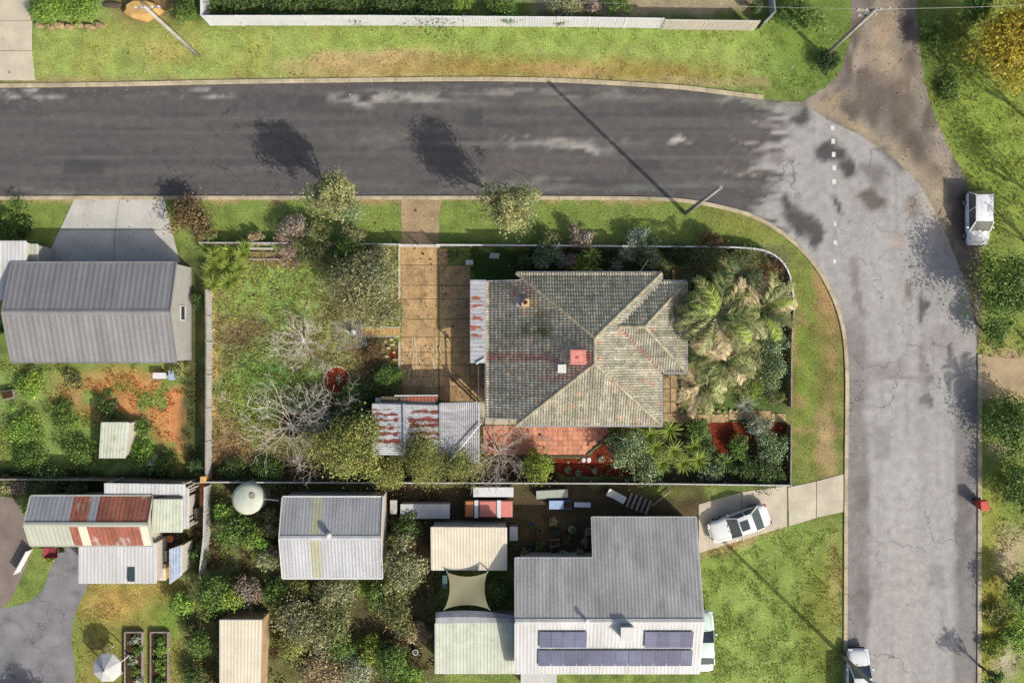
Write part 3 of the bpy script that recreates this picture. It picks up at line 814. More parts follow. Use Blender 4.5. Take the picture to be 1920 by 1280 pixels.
def window(parent, c, w, h, nrm, frame=None, z=1.4):
    """window set on a wall: frame, pane; c is a wall point, nrm the outward direction"""
    n = Vector((nrm[0], nrm[1], 0)).normalized(); t = Vector((-n.y, n.x, 0))
    c = Vector((c[0], c[1], z))
    f = MB()
    for s in (-1, 1):
        f.beam(c + t * (s * w / 2) - Vector((0, 0, h / 2)) + n * 0.02, c + t * (s * w / 2) + Vector((0, 0, h / 2)) + n * 0.02, 0.06, 0.06, n)
        f.beam(c - t * (w / 2) + Vector((0, 0, s * h / 2)) + n * 0.02, c + t * (w / 2) + Vector((0, 0, s * h / 2)) + n * 0.02, 0.06, 0.06)
    o = f.build('window', frame or M['white'], parent)
    a = c + n * 0.012
    MB().add([a - t * w / 2 - Vector((0, 0, h / 2)), a + t * w / 2 - Vector((0, 0, h / 2)), a + t * w / 2 + Vector((0, 0, h / 2)), a - t * w / 2 + Vector((0, 0, h / 2))], [(0, 1, 2, 3)]).build('pane', M['glass'], o)
    return o

def door(parent, c, nrm, mat, w=0.85, h=2.0):
    n = Vector((nrm[0], nrm[1], 0)).normalized(); t = Vector((-n.y, n.x, 0))
    p = Vector((c[0], c[1], 0.05))
    d = MB().beam(p + Vector((0, 0, h / 2)) - t * w / 2 + n * .03, p + Vector((0, 0, h / 2)) + t * w / 2 + n * .03, 0.05, h).build('door', mat, parent)
    q = p + Vector((0, 0, 1.0)) + t * (w / 2 - .08) + n * .08
    MB().box(q, (0.05, 0.05, 0.12)).build('handle', M['steel'], d)
    return d

def gable(name, label, cat, x0, y0, x1, y1, ridge, ez, rz, mat_a, mat_b, wall, inset=0.15, fascia=None, width=0.76, mats_a=None, mats_b=None, pitch=0.25, rh=0.009, gable_end=True):
    """gable-roofed building; eave rectangle and ridge line are photograph positions, ridge runs left to right"""
    A = W(x0, y0, ez); B = W(x1, y0, ez); C = W(x1, y1, ez); D = W(x0, y1, ez)
    ry = W(x0, ridge, rz).y
    R0 = Vector((A.x, ry, rz)); R1 = Vector((B.x, ry, rz))
    root = thing(name, label, cat, ((A.x + B.x) / 2, (A.y + D.y) / 2, 0))
    roof_plane(B, A, R0, R1, mat_a, root, width, mats=mats_a, pitch=pitch, rh=rh)
    roof_plane(D, C, R1, R0, mat_b, root, width, mats=mats_b, pitch=pitch, rh=rh)
    i = inset
    vs = []; xs = (A.x + i, B.x - i)
    yn = A.y - i; ys = D.y + i
    zn = ez + (rz - ez) * i / (A.y - ry) - 0.05; zs = ez + (rz - ez) * i / (ry - D.y) - 0.05
    for x in xs: vs += [(x, ys, 0), (x, yn, 0), (x, yn, zn), (x, ry, rz - 0.05), (x, ys, zs)]
    MB().add(vs, [(0, 1, 2, 3, 4), (9, 8, 7, 6, 5), (0, 5, 6, 1), (1, 6, 7, 2), (2, 7, 8, 3), (3, 8, 9, 4), (4, 9, 5, 0)]).build('wall', wall, root)
    fm = fascia or M['white']
    up = Vector((0, 0, 0.05))
    MB().add([R0 + up + Vector((0, .16, -.05)), R1 + up + Vector((0, .16, -.05)), R1 + up, R0 + up, R0 + up + Vector((0, -.16, -.05)), R1 + up + Vector((0, -.16, -.05))], [(0, 1, 2, 3), (3, 2, 5, 4)]).build('ridge_cap', mat_b, root)
    dn = Vector((0, 0, -0.05))
    for P0, Q0, s in ((A, B, .05), (D, C, -.05)):
        MB().beam(P0 + dn + Vector((0, s, 0)), Q0 + dn + Vector((0, s, 0)), 0.10, 0.10).build('gutter', fm, root)
    for P0, Q0 in ((A, R0), (R0, D)):
        MB().beam(P0 + Vector((-.03, 0, 0)), Q0 + Vector((-.03, 0, 0)), 0.05, 0.16).build('barge_board', fm, root)
    for P0, Q0 in ((B, R1), (R1, C)):
        MB().beam(P0 + Vector((.03, 0, 0)), Q0 + Vector((.03, 0, 0)), 0.05, 0.16).build('barge_board', fm, root)
    return root, (A, B, C, D, R0, R1)

def skillion(name, label, cat, corners, zs, mat, wall, inset=0.1, width=0.76, fascia=None, colfn=None, nv=1, walls=True, pitch=0.25, rh=0.009, group=None):
    """single-slope roof; corners = four photograph positions (A,B low edge, C,D high edge), zs = (low, high)"""
    A, B = (W(*corners[0], zs[0]), W(*corners[1], zs[0])); C, D = (W(*corners[2], zs[1]), W(*corners[3], zs[1]))
    ctr = (A + B + C + D) / 4
    root = thing(name, label, cat, (ctr.x, ctr.y, 0), group)
    roof_plane(A, B, C, D, mat, root, width, colfn, nv, pitch, rh)
    q = [p + (Vector((ctr.x, ctr.y, p.z)) - p).normalized() * inset for p in (A, B, C, D)]
    if walls:
        MB().prism([p[:2] for p in q], 0, [p.z - 0.06 for p in q]).build('wall', wall, root)
    else:
        for p in q: MB().box((p.x, p.y, (p.z - 0.05) / 2), (0.09, 0.09, p.z - 0.05)).build('post', wall, root)
    dn = Vector((0, 0, -0.06))
    for P0, Q0 in ((A, B), (B, C), (C, D), (D, A)):
        MB().beam(P0 + dn, Q0 + dn, 0.06, 0.10).build('fascia', fascia or M['white'], root)
    return root, (A, B, C, D)

# ------------------------------------------------------------------ the tiled house
EZ, RZ = 3.6, 5.9
eNW = W(968, 512, EZ); eNE = W(1240, 514, EZ); eSE = W(1240, 797, EZ); eSW = W(968, 797, EZ)
eNE.y = eNW.y; eSE.x = eNE.x; eSW.x = eNW.x; eSW.y = eSE.y
rN = W(1115, 633, RZ); rS = W(1115, 681, RZ); rS.x = rN.x
house = thing('tiled_house', 'house with weathered hipped tile roof between the driveway and the palms', 'house', ((eNW.x + eNE.x) / 2, (eNW.y + eSE.y) / 2, 0))

def tile_plane(poly, clip, mat_seed, tint, name='roof_tiles', du=0.18, dv=0.30):
    """overlapping roll tiles laid on a slope; poly[0]-poly[1] is the eave, clip = outline in plan"""
    A = Vector(poly[0]); B = Vector(poly[1])
    u = (B - A); u.z = 0; u.normalize()
    n = (B - A).cross(Vector(poly[2]) - A).normalized()
    if n.z < 0: n = -n
    v = n.cross(u).normalized()
    if v.z < 0: v = -v
    pts = [(Vector(p) - A) for p in poly]
    us = [p.dot(u) for p in pts]; vsv = [p.dot(v) for p in pts]
    I = np.arange(math.floor(min(us) / du) - 1, math.ceil(max(us) / du) + 1)
    J = np.arange(0, math.ceil(max(vsv) / dv) + 1)
    II, JJ = np.meshgrid(I, J); II = II.ravel(); JJ = JJ.ravel()
    rng = np.random.default_rng(mat_seed)
    nt = len(II)
    prof_u = np.array([0, 0.30, 0.42, 0.72, 0.86, 1.0]); prof_h = np.array([0.0, 0.0, 0.034, 0.042, 0.014, 0.0])
    k = len(prof_u)
    U0 = II * du; V0 = JJ * dv - 0.03 + rng.normal(0, 0.008, nt); lift = 0.045 + rng.normal(0, 0.006, nt)
    uu = U0[:, None] + prof_u[None] * du
    rows = []
    for (vo, ho, base) in ((0.0, 1, 0), (dv + 0.05, 0, 0), (0.0, 1, 1)):
        h = (prof_h[None] if base == 0 else np.zeros((1, k)) - 0.05) + (lift[:, None] if ho else 0) * (1 if base == 0 else 0)
        rows.append(np.stack([uu, np.repeat((V0 + vo)[:, None], k, 1), np.broadcast_to(h, uu.shape)], -1))
    L = np.stack(rows, 1).reshape(-1, 3)                      # nt * 3 * k
    Wd = np.array(A)[None] + L[:, :1] * np.array(u)[None] + L[:, 1:2] * np.array(v)[None] + L[:, 2:3] * np.array(n)[None]
    fb = []
    for i in range(k - 1):
        fb.append([i, i + 1, k + i + 1, k + i]); fb.append([2 * k + i, 2 * k + i + 1, i + 1, i])
    F = (np.array(fb)[None] + (np.arange(nt) * 3 * k)[:, None, None]).reshape(-1, 4)
    cen = np.array(A)[None] + (U0 + du / 2)[:, None] * np.array(u)[None] + (V0 + dv / 2)[:, None] * np.array(v)[None]
    kk = CAM_H / (CAM_H - cen[:, 2]) * PPM
    cols = tint(cen[:, 0] * kk + 960, 640 - cen[:, 1] * kk, rng)
    cols = np.repeat(cols, 3 * k, 0)
    keep = inpoly(cen[:, 0], cen[:, 1], [(Vector(p) + (Vector(p) - sum((Vector(q) for q in clip), Vector((0, 0, 0))) / len(clip)).normalized() * 0.6)[:2] for p in clip])
    kf = np.repeat(keep, len(fb))
    me = mesh_np(name, Wd, F[kf], cols)
    bm = bmesh.new(); bm.from_mesh(me)
    cl = clip; m = len(cl)
    area = sum(cl[i][0] * cl[(i + 1) % m][1] - cl[(i + 1) % m][0] * cl[i][1] for i in range(m))
    for i in range(m):
        a = Vector((cl[i][0], cl[i][1], 0)); b = Vector((cl[(i + 1) % m][0], cl[(i + 1) % m][1], 0))
        d = (b - a).normalized(); out = Vector((d.y, -d.x, 0)) * (1 if area > 0 else -1)
        bmesh.ops.bisect_plane(bm, geom=bm.verts[:] + bm.edges[:] + bm.faces[:], plane_co=a + out * 0.01, plane_no=out, clear_outer=True)
    loose = [x for x in bm.verts if not x.link_faces]
    bmesh.ops.delete(bm, geom=loose, context='VERTS')
    org = origin(house)
    bmesh.ops.translate(bm, verts=bm.verts, vec=-org)
    bm.to_mesh(me); bm.free()
    o = link(name, me, M['tile'], house); o['kind'] = 'stuff'
    dk = [Vector(p) - n * 0.05 for p in poly]
    MB().add(dk, [tuple(range(len(dk)))]).build('roof_deck', M['timber_dark'], house)
    return o

def streaks(px, py, seed, ax):
    """lichen and dirt drawn out down the slope"""
    n = fbm(px / (40 if ax == 'x' else 7), py / (7 if ax == 'x' else 40), 4, seed)
    return np.clip((n - 0.3) / 0.4, 0, 1)

def weather(px, py, rng, base, ax, seed, orange=0.05):
    n = len(px)
    c = np.array(alb(*base))[None] * (0.86 + 0.26 * rng.random(n))[:, None]
    s1 = streaks(px, py, seed, ax)[:, None]; s2 = streaks(px, py, seed + 40, ax)[:, None]
    c = c * (0.70 + 0.5 * s1)
    c = c * (1 - 0.35 * s2) + np.array(alb(base[0] - 30, base[1] - 22, base[2] - 34)) * 0.35 * s2
    lo = np.clip((fbm(px / 26, py / 26, 4, seed + 7) - 0.52) * 5, 0, 1)[:, None] * 0.45
    c = c * (1 - lo) + np.array(alb(min(255, base[0] + 14), min(255, base[1] + 12), min(255, base[2] + 8))) * lo
    g = rng.random(n)
    return np.where((g > 1 - orange)[:, None], np.array(alb(min(255, base[0] + 22), base[1] - 12, base[2] - 22)) * (0.8 + .4 * rng.random(n))[:, None], c)

def tint_east(px, py, rng): return weather(px, py, rng, (168, 164, 150), 'x', 4, 0.014)  # same tiles all round; sunlit east side darkened in colour to even the light
def tint_south(px, py, rng): return weather(px, py, rng, (168, 163, 148), 'y', 9, 0.016)  # sunlit south side darkened in colour the same way
def tint_north(px, py, rng): return weather(px, py, rng, (232, 220, 190), 'y', 21, 0.02)  # shaded north side lightened in colour to lift its shade

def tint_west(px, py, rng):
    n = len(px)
    c = weather(px, py, rng, (238, 222, 194), 'x', 33, 0.05)  # base colour lightened to lift the shade on the west side
    moss = np.clip((fbm(px / 34, py / 34, 4, 14) - 0.42) * 5, 0, 1) * np.exp(-(((px - 1020) / 75) ** 2 + ((py - 620) / 34) ** 2))
    c = c * (1 - moss[:, None]) + np.array(alb(136, 130, 88))[None] * (0.6 + .7 * rng.random(n))[:, None] * moss[:, None]
    w = 8 + 9 * np.clip((px - 912) / 200, 0, 1)
    f = streaks(px, py, 55, 'x')
    red = np.clip(1.3 - np.abs(py - 668 - (px - 912) * 0.02) / w, 0, 1) * (0.25 + 0.75 * f)
    red = np.maximum(red, np.exp(-(((px - 978) / 26) ** 2 + ((py - 545) / 22) ** 2)) * (rng.random(n) > 0.4) * 0.8)
    red = np.maximum(red, np.exp(-(((px - 1050) / 40) ** 2 + ((py - 700) / 16) ** 2)) * f)
    red = np.maximum(red, 0.5 * ((rng.random(n) > 0.95) & (px > 1030))) * 0.85
    return c * (1 - red[:, None]) + np.array(alb(220, 140, 122))[None] * (0.8 + .4 * rng.random(n))[:, None] * red[:, None]

# west slope runs on past the hips to a lower eave
slope_w = (RZ - EZ) / (rN.x - eNW.x)
lowx = W(912, 640, 2.9).x
lowz = EZ - slope_w * (eNW.x - lowx)
yA = W(912, 527, lowz).y; yB = W(912, 784, lowz).y
def on_hip(hip0, hip1, y):
    t = (y - hip0.y) / (hip1.y - hip0.y); return hip0.lerp(hip1, t)
hN = on_hip(eNW, rN, yA); hS = on_hip(eSW, rS, yB)
west = [Vector((lowx, yB, lowz)), Vector((lowx, yA, lowz)), hN, rN, rS, hS]
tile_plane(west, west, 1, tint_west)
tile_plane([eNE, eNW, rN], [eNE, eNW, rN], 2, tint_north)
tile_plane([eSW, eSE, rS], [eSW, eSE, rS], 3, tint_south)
# east slope and the projecting wing
slope_e = (RZ - EZ) / (eNE.x - rN.x)
wy0 = W(1287, 528, EZ).y; wy1 = W(1287, 698, EZ).y; wx = W(1287, 640, EZ).x
wmid = (wy0 + wy1) / 2; whw = (wy0 - wy1) / 2
wrz = EZ + whw * slope_e
vt = Vector((eNE.x - whw, wmid, wrz))                # top of the valleys on the main slope
vN = Vector((eNE.x, wy0, EZ)); vS = Vector((eNE.x, wy1, EZ))
hp = Vector((wx - whw, wmid, wrz))                   # hip point of the wing
if hp.x < vt.x + 0.05: hp.x = vt.x + 0.05
cNE = Vector((wx, wy0, EZ)); cSE = Vector((wx, wy1, EZ))
tile_plane([vN, eNE, rN, vt], [vN, eNE, rN, vt], 4, tint_east)
tile_plane([eSE, vS, vt, rS], [eSE, vS, vt, rS], 5, tint_east)
tile_plane([vt + Vector((0, 0, 0)), rN, rS], [vt, rN, rS], 6, tint_east) if False else None
_mid = [vt, rN, rS]
def tint_wing(px, py, rng): return tint_east(px, py, rng) * 0.92
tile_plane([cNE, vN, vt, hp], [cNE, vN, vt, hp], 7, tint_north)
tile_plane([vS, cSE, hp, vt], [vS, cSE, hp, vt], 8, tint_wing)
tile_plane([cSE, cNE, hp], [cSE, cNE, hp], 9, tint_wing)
# the part of the east slope above the wing
_b0 = Vector((eNE.x, eNE.y, EZ)); _b1 = Vector((eSE.x, eSE.y, EZ))
tile_plane([_b1, _b0, rN, rS], [vt, rN, rS], 10, tint_east)
# ridge and hip caps
def half_cap(parent, mat, L=0.42, r=0.115):
    vs = []; n = 6
    for x, s in ((0, 1.0), (L, 0.86)):
        for i in range(n + 1):
            a = math.pi * i / n; vs.append((x, math.cos(a) * r * s, math.sin(a) * r * 0.62 * s))
    fs = [(i, i + 1, n + 2 + i, n + 1 + i) for i in range(n)] + [tuple(range(n + 1))]
    me = bpy.data.meshes.new('ridge_cap'); me.from_pydata(vs, [], fs); me.materials.append(mat)
    return me
cap_me = half_cap(None, M['ridge'])
red_cap = half_cap(None, material('red_valley_tile', alb(176, 92, 72), 0.85, var=0.2, vs=3, rand=0.15))
def caps(P0, Q0, me=cap_me, step=0.38, lift=0.05):
    P0 = Vector(P0); Q0 = Vector(Q0); d = Q0 - P0; n = int(d.length / step)
    rot = d.to_track_quat('X', 'Z').to_euler()
    for i in range(n):
        o = bpy.data.objects.new('ridge_cap', me); COL.objects.link(o); o.parent = house
        p = P0 + d * (i / n) + Vector((0, 0, lift)) - origin(house)
        o.location = p; o.rotation_euler = (rot.x, rot.y, rot.z + random.uniform(-.03, .03))
for a, b in ((eNW, rN), (eNE, rN), (eSW, rS), (eSE, rS), (rS, rN), (cNE, hp), (cSE, hp), (vt, hp)):
    caps(a, b)
for a, b in ((vS, vt), (vN, vt)):
    MB().beam(Vector(a) + Vector((0, 0, .04)), Vector(b) + Vector((0, 0, .04)), 0.16, 0.03).build('valley_flashing', red_cap.materials[0] if a is vS else M['steel'], house)
# gutters
for a, b, s in ((eNW, eNE, (0, .06)), (eSW, eSE, (0, -.06)), (Vector((lowx, yA, lowz)), Vector((lowx, yB, lowz)), (-.06, 0)), (eNE, vN, (.06, 0)), (vS, eSE, (.06, 0)), (vN, cNE, (0, .06)), (cNE, cSE, (.06, 0)), (vS, cSE, (0, -.06))):
    o3 = Vector((s[0], s[1], -0.06))
    MB().beam(Vector(a) + o3, Vector(b) + o3, 0.11, 0.10).build('gutter', M['steel'], house)
for a, b in ((Vector((lowx, yA, lowz)), hN), (Vector((lowx, yB, lowz)), hS)):
    MB().beam(Vector(a) + Vector((0, 0, -.03)), Vector(b) + Vector((0, 0, -.03)), 0.06, 0.14).build('barge_board', M['white'], house)
# walls, windows, doors
i = 0.55
wall_prism(house, [(eNW.x + .2, eNW.y - i), (eNE.x - i, eNW.y - i), (eNE.x - i, eSE.y + i), (eNW.x + .2, eSE.y + i)], EZ + 0.12, M['brick'])
wall_prism(house, [(lowx + .45, yA - .3), (eNW.x + .2, yA - .3), (eNW.x + .2, yB + .3), (lowx + .45, yB + .3)], lowz + 0.1, M['brick'])
wall_prism(house, [(eNE.x - i, wy0 - i), (wx - i, wy0 - i), (wx - i, wy1 + i), (eNE.x - i, wy1 + i)], EZ + 0.1, M['brick'])
for x in (2.5, 5.5, 8.0): window(house, (eNW.x + x, eSE.y + i), 1.4, 1.1, (0, -1), z=1.7)
for x in (3.0, 7.5): window(house, (eNW.x + x, eNW.y - i), 1.4, 1.1, (0, 1), z=1.7)
window(house, (wx - i, wmid), 2.2, 1.3, (1, 0), z=1.6)
window(house, (lowx + .45, wmid - 1.5), 1.2, 0.9, (-1, 0), z=1.5)
door(house, (eNE.x - i, (wy1 + eSE.y) / 2), (1, 0), M['timber_dark'])
door(house, (lowx + .45, wmid + 2), (-1, 0), M['white'])

def roof_z_west(x): return EZ + slope_w * (x - eNW.x)
# evaporative cooler, flue cap and vents on the roof
c = W(1083, 669, 5.8); zc = roof_z_west(c.x)
cooler = thing('roof_cooler', 'square faded pink evaporative cooler near the ridge of the tiled roof', 'cooler', (c.x, c.y, zc - 0.2))
MB().box((c.x, c.y, zc + .12), (0.92, 0.86, 0.75), taper=1.06).build('housing', M['pink'], cooler, bevel=0.05)
lid = MB().box((c.x, c.y, zc + .53), (1.04, 0.98, 0.09)).build('lid', M['pink'], cooler, bevel=0.03)
for sx, sy, w, h in ((0, .40, .84, .03), (0, -.40, .84, .03), (.43, 0, .03, .84), (-.43, 0, .03, .84)):
    MB().box((c.x + sx, c.y + sy, zc + .58), (w, h, .025)).build('rim_bead', M['salmon'], lid)
MB().box((c.x - .02, c.y - .04, zc + .59), (.22, .12, .04), 0.3).build('badge', material('red_badge', alb(206, 96, 78), 0.6, var=0), lid)
c = W(1053, 691, 5.4); zc = roof_z_west(c.x)
vent = thing('roof_vent', 'small white boxed vent below the pink cooler on the tiled roof', 'vent', (c.x, c.y, zc - 0.1))
MB().box((c.x, c.y, zc + .18), (0.42, 0.48, 0.5)).build('duct', M['fence_grey'], vent)
MB().box((c.x + .02, c.y, zc + .46), (0.56, 0.58, 0.07)).build('cap', M['white'], vent, bevel=0.015)
c = W(985, 567, 4.5); zc = roof_z_west(c.x)
fl = thing('chimney', 'squat pale mortar chimney stub on the west tile slope', 'chimney', (c.x, c.y, zc - 0.2))
MB().box((c.x, c.y, zc + .2), (0.55, 0.55, 0.9)).build('stack', M['stone'], fl, bevel=0.02)
MB().lathe((c.x, c.y, zc + .64), ((.16, 0), (.16, .3), (.10, .3), (.10, .02)), 12).build('flue', M['rust'], fl)
MB().box((c.x - .45, c.y + .05, zc - .02), (0.3, 0.7, 0.06)).build('flashing', M['steel'], fl)

# rusty awning on the driveway side
aw_top = roof_z_west(lowx) - 0.28
def rusty(bands, base=(176, 178, 182), rust=(150, 84, 62)):
    def f(px, py):
        c = np.zeros((len(px), 3)) + np.array(alb(*base))
        n = fbm(px / 7, py / 5, 4, 8)
        for (y0, y1, xa, xb) in bands:
            m = np.clip((np.minimum(py - y0, y1 - py) + (n - .5) * 9) / 1.5, 0, 1) * np.clip((np.minimum(px - xa, xb - px) + (n - .5) * 20) / 4, 0, 1)
            c = c * (1 - m[:, None]) + np.array(alb(*rust)) * (0.7 + .6 * n)[:, None] * m[:, None]
        return c
    return f
awn, _ = skillion('awning', 'narrow rust-streaked corrugated awning along the west side of the tiled house', 'awning', [(882, 680), (882, 525), (911, 525), (911, 680)], (2.65, 2.85), M['painted_iron'], M['steel'],
                  width=0.6, colfn=rusty([(556, 565, 884, 902), (570, 577, 884, 908), (592, 600, 882, 905), (610, 618, 882, 906), (625, 634, 882, 904), (648, 652, 884, 904)], (200, 202, 206), (186, 110, 84)), nv=10, walls=False, fascia=M['steel'])
o = MB().beam(W(893, 682, 2.75), W(909, 672, 2.85), 0.12, 0.2).build('downpipe_elbow', M['white'], house)
MB().tube([W(896.5, 684, 2.6), W(896.5, 720, 2.55), W(897, 754, 2.5)], [.05, .05, .05], 8).build('rainwater_pipe', M['timber_dark'], house)

# ------------------------------------------------------------------ the rusted shed and carport at the end of the driveway
bands = []
for y0, y1 in ((766.5, 768.5), (773, 780), (783.5, 791), (798, 805), (809, 817), (823, 832)):
    bands.append((y0, y1, 690, 749))
for y0, y1 in ((768, 776), (782, 791), (793.5, 802), (808.5, 817), (819, 826)):
    bands.append((y0, y1, 766, 830))
def shed_cols(px, py):
    return rusty(bands, (192, 194, 200), (128, 66, 52))(px, py)
shed, sc = skillion('rusted_shed', 'rust-banded silver shed roof at the end of the driveway', 'shed', [(823, 760), (823, 852), (698, 852), (698, 757)], (2.3, 2.55), M['painted_iron'], M['grey_wall'], width=0.62, colfn=shed_cols, nv=40, fascia=M['zinc_light'], pitch=0.16, rh=0.02)
MB().beam(W(757.5, 757, 2.58), W(759, 852, 2.58), 0.16, 0.06).build('ridge_cap', M['zinc_light'], shed)
door(shed, (sc[3].x + 1.5, sc[3].y - .1), (0, 1), M['rust'])
def port_cols(px, py):
    n = fbm(px / 40, py / 3.0, 4, 12)
    return np.array(alb(182, 182, 186))[None] * (0.62 + 0.7 * n)[:, None]
port, pc = skillion('carport', 'weathered grey corrugated carport roof beside the rusted shed', 'carport', [(824.5, 868), (898, 868), (898, 754), (824.5, 756)], (2.35, 2.45), M['painted_iron'], M['timber_grey'], width=0.74, colfn=port_cols, nv=30, walls=False, pitch=0.15, rh=0.025, fascia=M['white'])
slab_at(MB(), 712, 742, 822, 754, 0.3, 2.05).build('lean_to_wall', M['grey_wall'], shed)
roof_sheet(W(714, 752.5, 2.12), W(821, 752.5, 2.12), W(821, 743, 2.2), W(714, 743, 2.2), M['painted_iron'], shed, colfn=rusty([(740, 756, 760, 825)], (96, 84, 70), (150, 86, 62)), nv=4, name='lean_to_sheet')
MB().beam(W(740, 741.5, 2.2), W(821, 741, 2.2), 0.07, 0.07).build('lean_to_fascia', M['white'], shed)
# poles lying over the carport
o = MB().beam(W(846, 708, 0.12), W(893, 753, 2.62), 0.14, 0.14).build('timber_post', M['timber'], None, bevel=0.01)
tag(o, 'pale timber post leaning from the driveway onto the carport roof', 'post')
o = MB().tube([W(901, 794, 2.62), W(870, 832, 2.66), W(838, 869, 2.7)], [.05, .05, .05], 8).build('white_pipe', M['white'])
tag(o, 'long white pipe lying diagonally across the carport roof', 'pipe')

# ------------------------------------------------------------------ neighbouring buildings
wshed, q = gable('grey_shed', 'large grey gabled metal shed beside the west concrete driveway', 'shed', 22, 493, 330, 678, 585, 2.9, 3.95, M['zinc_dark'], M['zinc_dark'], M['grey_wall'], width=0.78, pitch=0.39, rh=0.014, fascia=M['zinc_dark'], inset=0.06)
A = q[0]; B = q[1]
for k in range(2):
    xc = A.x + 3.0 + k * 4.6
    d = MB()
    d.box((xc, A.y - .02, 1.2), (3.4, 0.05, 2.3)).build('roller_door', M['zinc_light'], wshed)
window(wshed, (B.x - .06, (q[0].y + q[3].y) / 2), 1.0, 0.8, (1, 0), z=1.6)
an, _ = skillion('white_annexe', 'low white-roofed annexe at the left edge beside the grey shed', 'annexe', [(-40, 562), (48, 560), (48, 452), (-40, 452)], (2.6, 2.9), M['white_roof'], M['white_wall'])
an2, _ = skillion('grey_lean_to', 'small grey lean-to between the white annexe and the grey shed', 'lean-to', [(49, 494), (70, 494), (70, 458), (49, 458)], (2.2, 2.4), M['grey_green'], M['grey_wall'])
hutch, _ = skillion('garden_hutch', 'small white-roofed hutch on the orange soil of the west yard', 'hutch', [(186, 858), (234, 858), (240, 792), (190, 792)], (1.3, 1.7), M['pale_green'], M['white_wall'], width=0.5)
# south-west farm sheds
def strip_mats(pairs, default):
    def f(u):
        for a, b, m in pairs:
            if a <= u < b: return m
        return default
    return f
r1 = M['rust']; gm = M['grey_green']
rshed, q = gable('patched_shed', 'long gabled shed with half grey half rusted roof in the lower left', 'shed', 58, 930, 286, 1022, 983, 2.6, 3.4, gm, gm, M['white_wall'], width=0.62,
    mats_a=strip_mats([(0.0, 0.03, M['zinc']), (0.03, 0.40, r1), (0.40, 0.47, M['zinc']), (0.47, 0.65, r1)], M['zinc']), mats_b=strip_mats([(0.37, 0.46, r1), (0.46, 0.51, M['cream_roof']), (0.51, 0.93, r1), (0.93, 1.01, M['cream_roof'])], gm), fascia=M['grey_green'])
cr, _ = skillion('cream_lean_to', 'square cream roof joined to the right end of the patched shed', 'lean-to', [(284, 997), (341, 997), (341, 936), (288, 936)], (2.5, 2.8), M['pale_green'], M['white_wall'])
wr, q = skillion('white_carport', 'broad white carport roof below the rusted roof sheets', 'carport', [(148, 1093), (292, 1093), (292, 1018), (148, 1018)], (2.3, 2.6), M['white_roof'], M['white_wall'], width=0.76)
c = W(246, 1076, 2.42)
MB().box((c.x, c.y, c.z + .02), (0.5, 1.0, 0.06)).build('skylight', M['glass'], wr)
wl, _ = skillion('blue_grey_awning', 'narrow blue-grey awning on the right side of the white carport', 'awning', [(318, 1094), (340, 1078), (340, 1022), (318, 1030)], (1.9, 2.2), material('blue_grey_roof', alb(168, 182, 202), 0.6), M['white_wall'], width=0.5)
long, _ = skillion('long_white_pergola', 'long narrow white roof strip above the patched shed', 'pergola', [(196, 926), (346, 928), (346, 908), (196, 906)], (2.5, 2.6), M['white_roof'], M['white_wall'], walls=False)
c1, _ = skillion('white_side_verandah', 'narrow upright white verandah roof at the right of the cream lean-to', 'verandah', [(343, 990), (353, 990), (353, 916), (343, 914)], (2.4, 2.5), M['white_roof'], M['white_wall'], walls=False, width=0.4)
s2, q = gable('pale_workshop', 'pale grey gabled workshop with an olive roof stripe below the garden fence', 'workshop', 530, 932, 717, 1083, 1008, 2.7, 3.5, M['zinc'], M['zinc_light'], M['white_wall'], width=0.73,  # sun and shade put into one grey roof: darker north, paler south metal
    mats_a=strip_mats([(0.62, 0.74, M['fibre_strip'])], M['zinc']), mats_b=strip_mats([(0.26, 0.38, M['fibre_strip'])], M['zinc_light']), inset=0.06)
c = W(617, 1001, 3.5)
wv = thing('roof_ventilator', 'silver turbine ventilator on the ridge of the pale workshop', 'ventilator', (c.x, c.y, 3.35))
MB().lathe((c.x, c.y, 3.35), ((.14, 0), (.14, .28)), 12).build('neck', M['steel'], wv)
MB().lathe((c.x, c.y, 3.63), ((.14, 0), (.22, .08), (.24, .18), (.18, .3), (.03, .36)), 14).build('turbine', M['zinc_light'], wv, smooth=True)
cb, q = skillion('cream_studio', 'cream flat-roofed studio standing upright at the bottom edge', 'studio', [(412, 1330), (486, 1330), (490, 1162), (412, 1162)], (2.0, 2.2), M['cream_roof'], material('tan_wall', alb(190, 164, 124), 0.8), width=0.9)
cs, q = skillion('cream_shed', 'cream flat-roofed shed above the khaki shade sail', 'shed', [(809, 1068), (950, 1068), (950, 989), (808, 988)], (2.3, 2.45), M['cream_roof'], M['white_wall'], width=0.9)
# the grey house to the south, with solar panels
sEZ, sRZ = 3.2, 4.6
A = W(966, 1046, sEZ); B = W(1311, 1046, sEZ); C = W(1311, 1262, sEZ); D = W(966, 1262, sEZ); D.x = A.x; C.x = B.x
ry = W(966, 1165, sRZ).y
sh = thing('solar_house', 'grey ribbed-iron house with solar panels at the bottom edge', 'house', ((A.x + B.x) / 2, ry, 0))
R0 = Vector((A.x, ry, sRZ)); R1 = Vector((B.x, ry, sRZ))
sl = (sRZ - sEZ) / (A.y - ry)
xm = W(1112, 1046, sEZ).x; yn = W(1112, 970, 2.35).y; zn = sEZ - sl * (yn - A.y)
Am = Vector((xm, A.y, sEZ)); Rm = Vector((xm, ry, sRZ)); N0 = Vector((xm, yn, zn)); N1 = Vector((B.x, yn, zn))
roof_plane(Am, A, R0, Rm, M['house_iron'], sh, 0.76)
roof_plane(N1, N0, Rm, R1, M['house_iron'], sh, 0.76)
roof_plane(D, C, R1, R0, M['white_roof'], sh, 0.76)  # white stands in for sunlight on the south slope of the grey roof
